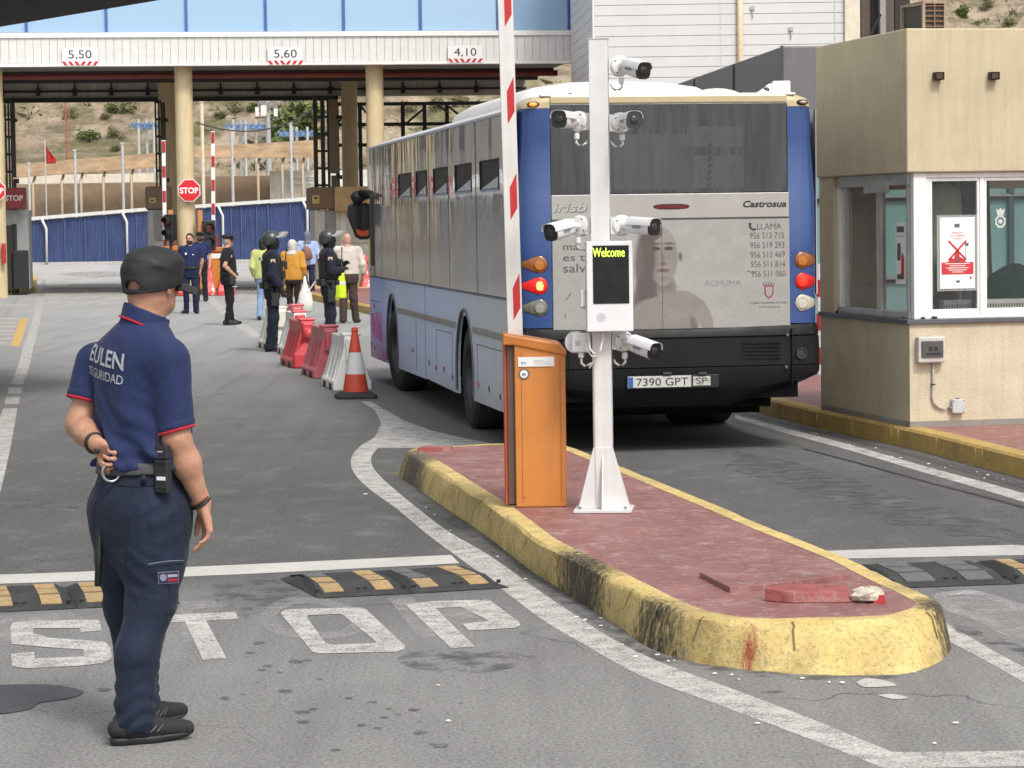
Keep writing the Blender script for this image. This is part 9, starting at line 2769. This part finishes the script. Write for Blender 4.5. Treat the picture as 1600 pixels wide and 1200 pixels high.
b = MB(); b.tube([Vector((0, 0, 0)), Vector((0, 0, .004)), d_ * .3, d_ * .33, d_], [.010, .0135, .0135, .0125, .0125], 12); b.obj("shaft", mat("baton_black", (.009, .009, .010), .35), r, smooth=True, auto=40)
# ------------------------------------------------------------------ plastic barriers and traffic cone by the bus
def plast(name, c, c2):
 t = NT(name); q = t.co(); n = t.noise(q, 5, 6, .65); n2 = t.noise(q, 30, 4, .7)
 bb = t.mix(t.ramp(n, [(.35, 0), (.7, 1)]), c, c2); bb = t.mix(t.math('MULTIPLY', t.ramp(n2, [(.6, 0), (.75, 1)]), .2), bb, (.40, .36, .33))
 t.set(Base_Color=bb, Roughness=.42); t.bump(n2, .15, .004); return t.m
P_RED = plast("plastic_red", (.52, .045, .055), (.60, .075, .085)); P_PINK = plast("plastic_pink", (.58, .16, .19), (.50, .075, .095)); P_WHT = plast("plastic_white", (.86, .85, .82), (.78, .77, .73)); P_CRM = plast("plastic_cream", (.76, .74, .64), (.64, .62, .52))
def barrier(u, v, rz, m, lab, L=1.15, H=.63, knob=False, lugm=None):
 p = G(u, v, 0)
 r = thing("plastic_barrier", lab, "barrier", p, rz, "interlocking plastic barriers by the bus")
 prof = [(-.225, .0), (-.225, .10), (-.20, .14), (-.105, .46), (-.09, .50), (-.09, H), (.09, H), (.09, .50), (.105, .46), (.20, .14), (.225, .10), (.225, 0)]
 b = MB(); rings = []
 for y, w in ((0, 1), (.05, 1), (.07, .88), (.20, .88), (.22, 1), (.34, 1), (.36, .88), (.52, .88), (.54, 1), (.64, 1), (.66, .88), (.84, .88), (.86, 1), (1.08, 1), (L, .98)):
  rings.append([Vector((x * (w if .14 <= z <= .46 else 1), y, z)) for x, z in prof])
 b.loft(rings); b.obj("shell", m, r, bevel=.016, seg=2)
 for y0 in (.16, .72): b = MB(); b.span((-.23, y0, -.002), (.23, y0 + .22, .075)); b.obj("fork_slot", mat("slot_shadow", (.05, .04, .04), .9), r)
 b = MB(); b.span((-.075, -.05, .34), (.075, -.001, H - .02)); b.obj("lug", lugm or m, r, bevel=.02)
 b = MB(); b.span((-.11, .02, H + .001), (.11, .26, H + .04)); b.obj("filler_cap", lugm or m, r, bevel=.015)
 if knob:
  MB().ball((.0, -.08, .46), (.08, .07, .08), 16, 12).obj("knob", m, r, smooth=True)
  b = MB(); b.loft([[Vector((x, y, z)) for x, y in ((-.21, -.11), (-.05, -.11), (-.05, .03), (-.21, .03))] for z in (0, .18)] + [[Vector((x + .09, y, z)) for x, y in ((-.16, -.07), (.05, -.07), (.05, .03), (-.16, .03))] for z in (.34, .55)]); b.obj("foot", m, r, bevel=.03)
 return r
RB = .19
barrier(551, 610, RB, P_WHT, "white plastic barrier nearest the traffic cone")
barrier(518, 591, RB + .02, P_PINK, "faded pink plastic barrier between the white one and the bright red one")
barrier(482, 575, RB + .03, P_RED, "bright red plastic barrier with a round knob on its end", knob=True)
barrier(470, 556, RB, P_WHT, "white plastic barrier behind the bright red one", lugm=P_RED)
barrier(466, 541, RB, P_PINK, "pink plastic barrier farthest back, below the mustard jacket")
barrier(440, 546, RB + .03, P_CRM, "yellowed white plastic barrier left of the riot officer's boots")
pc = G(556, 622, 0)
r = thing("traffic_cone", "red and white striped traffic cone on a black rubber base by the barriers", "traffic cone", pc, .15)
MB().loft([[Vector((x * s, y * s, z)) for x, y in ((-1, -.8), (-.8, -1), (.8, -1), (1, -.8), (1, .8), (.8, 1), (-.8, 1), (-1, .8))] for s, z in ((.225, 0), (.225, .035), (.205, .05), (.16, .075))]).obj("base", mat("cone_base", (.022, .022, .023), .8, dirt=.4, dirtcol=(.12, .115, .11)), r, bevel=.008)
def cr(z): return .145 + (.028 - .145) * (z - .07) / .70
M_CR = mat("cone_red", (.52, .062, .028), .45, var=.12, dirt=.2); M_CW = mat("cone_white", (.60, .60, .60), .5, var=.1, dirt=.35, dirtcol=(.3, .3, .3))
MB().lathe([(cr(.07), .07), (cr(.27), .27)], (0, 0, 0), n=28, caps=False).obj("red_band", M_CR, r, smooth=True)
MB().lathe([(cr(.27) + .001, .27), (cr(.51) + .001, .51)], (0, 0, 0), n=28, caps=False).obj("white_band", M_CW, r, smooth=True)
MB().lathe([(cr(.51), .51), (cr(.74), .74), (cr(.74) + .006, .745), (cr(.77) + .006, .78), (.018, .79), (.001, .79)], (0, 0, 0), n=28, caps=False).obj("tip", M_CR, r, smooth=True, auto=40)
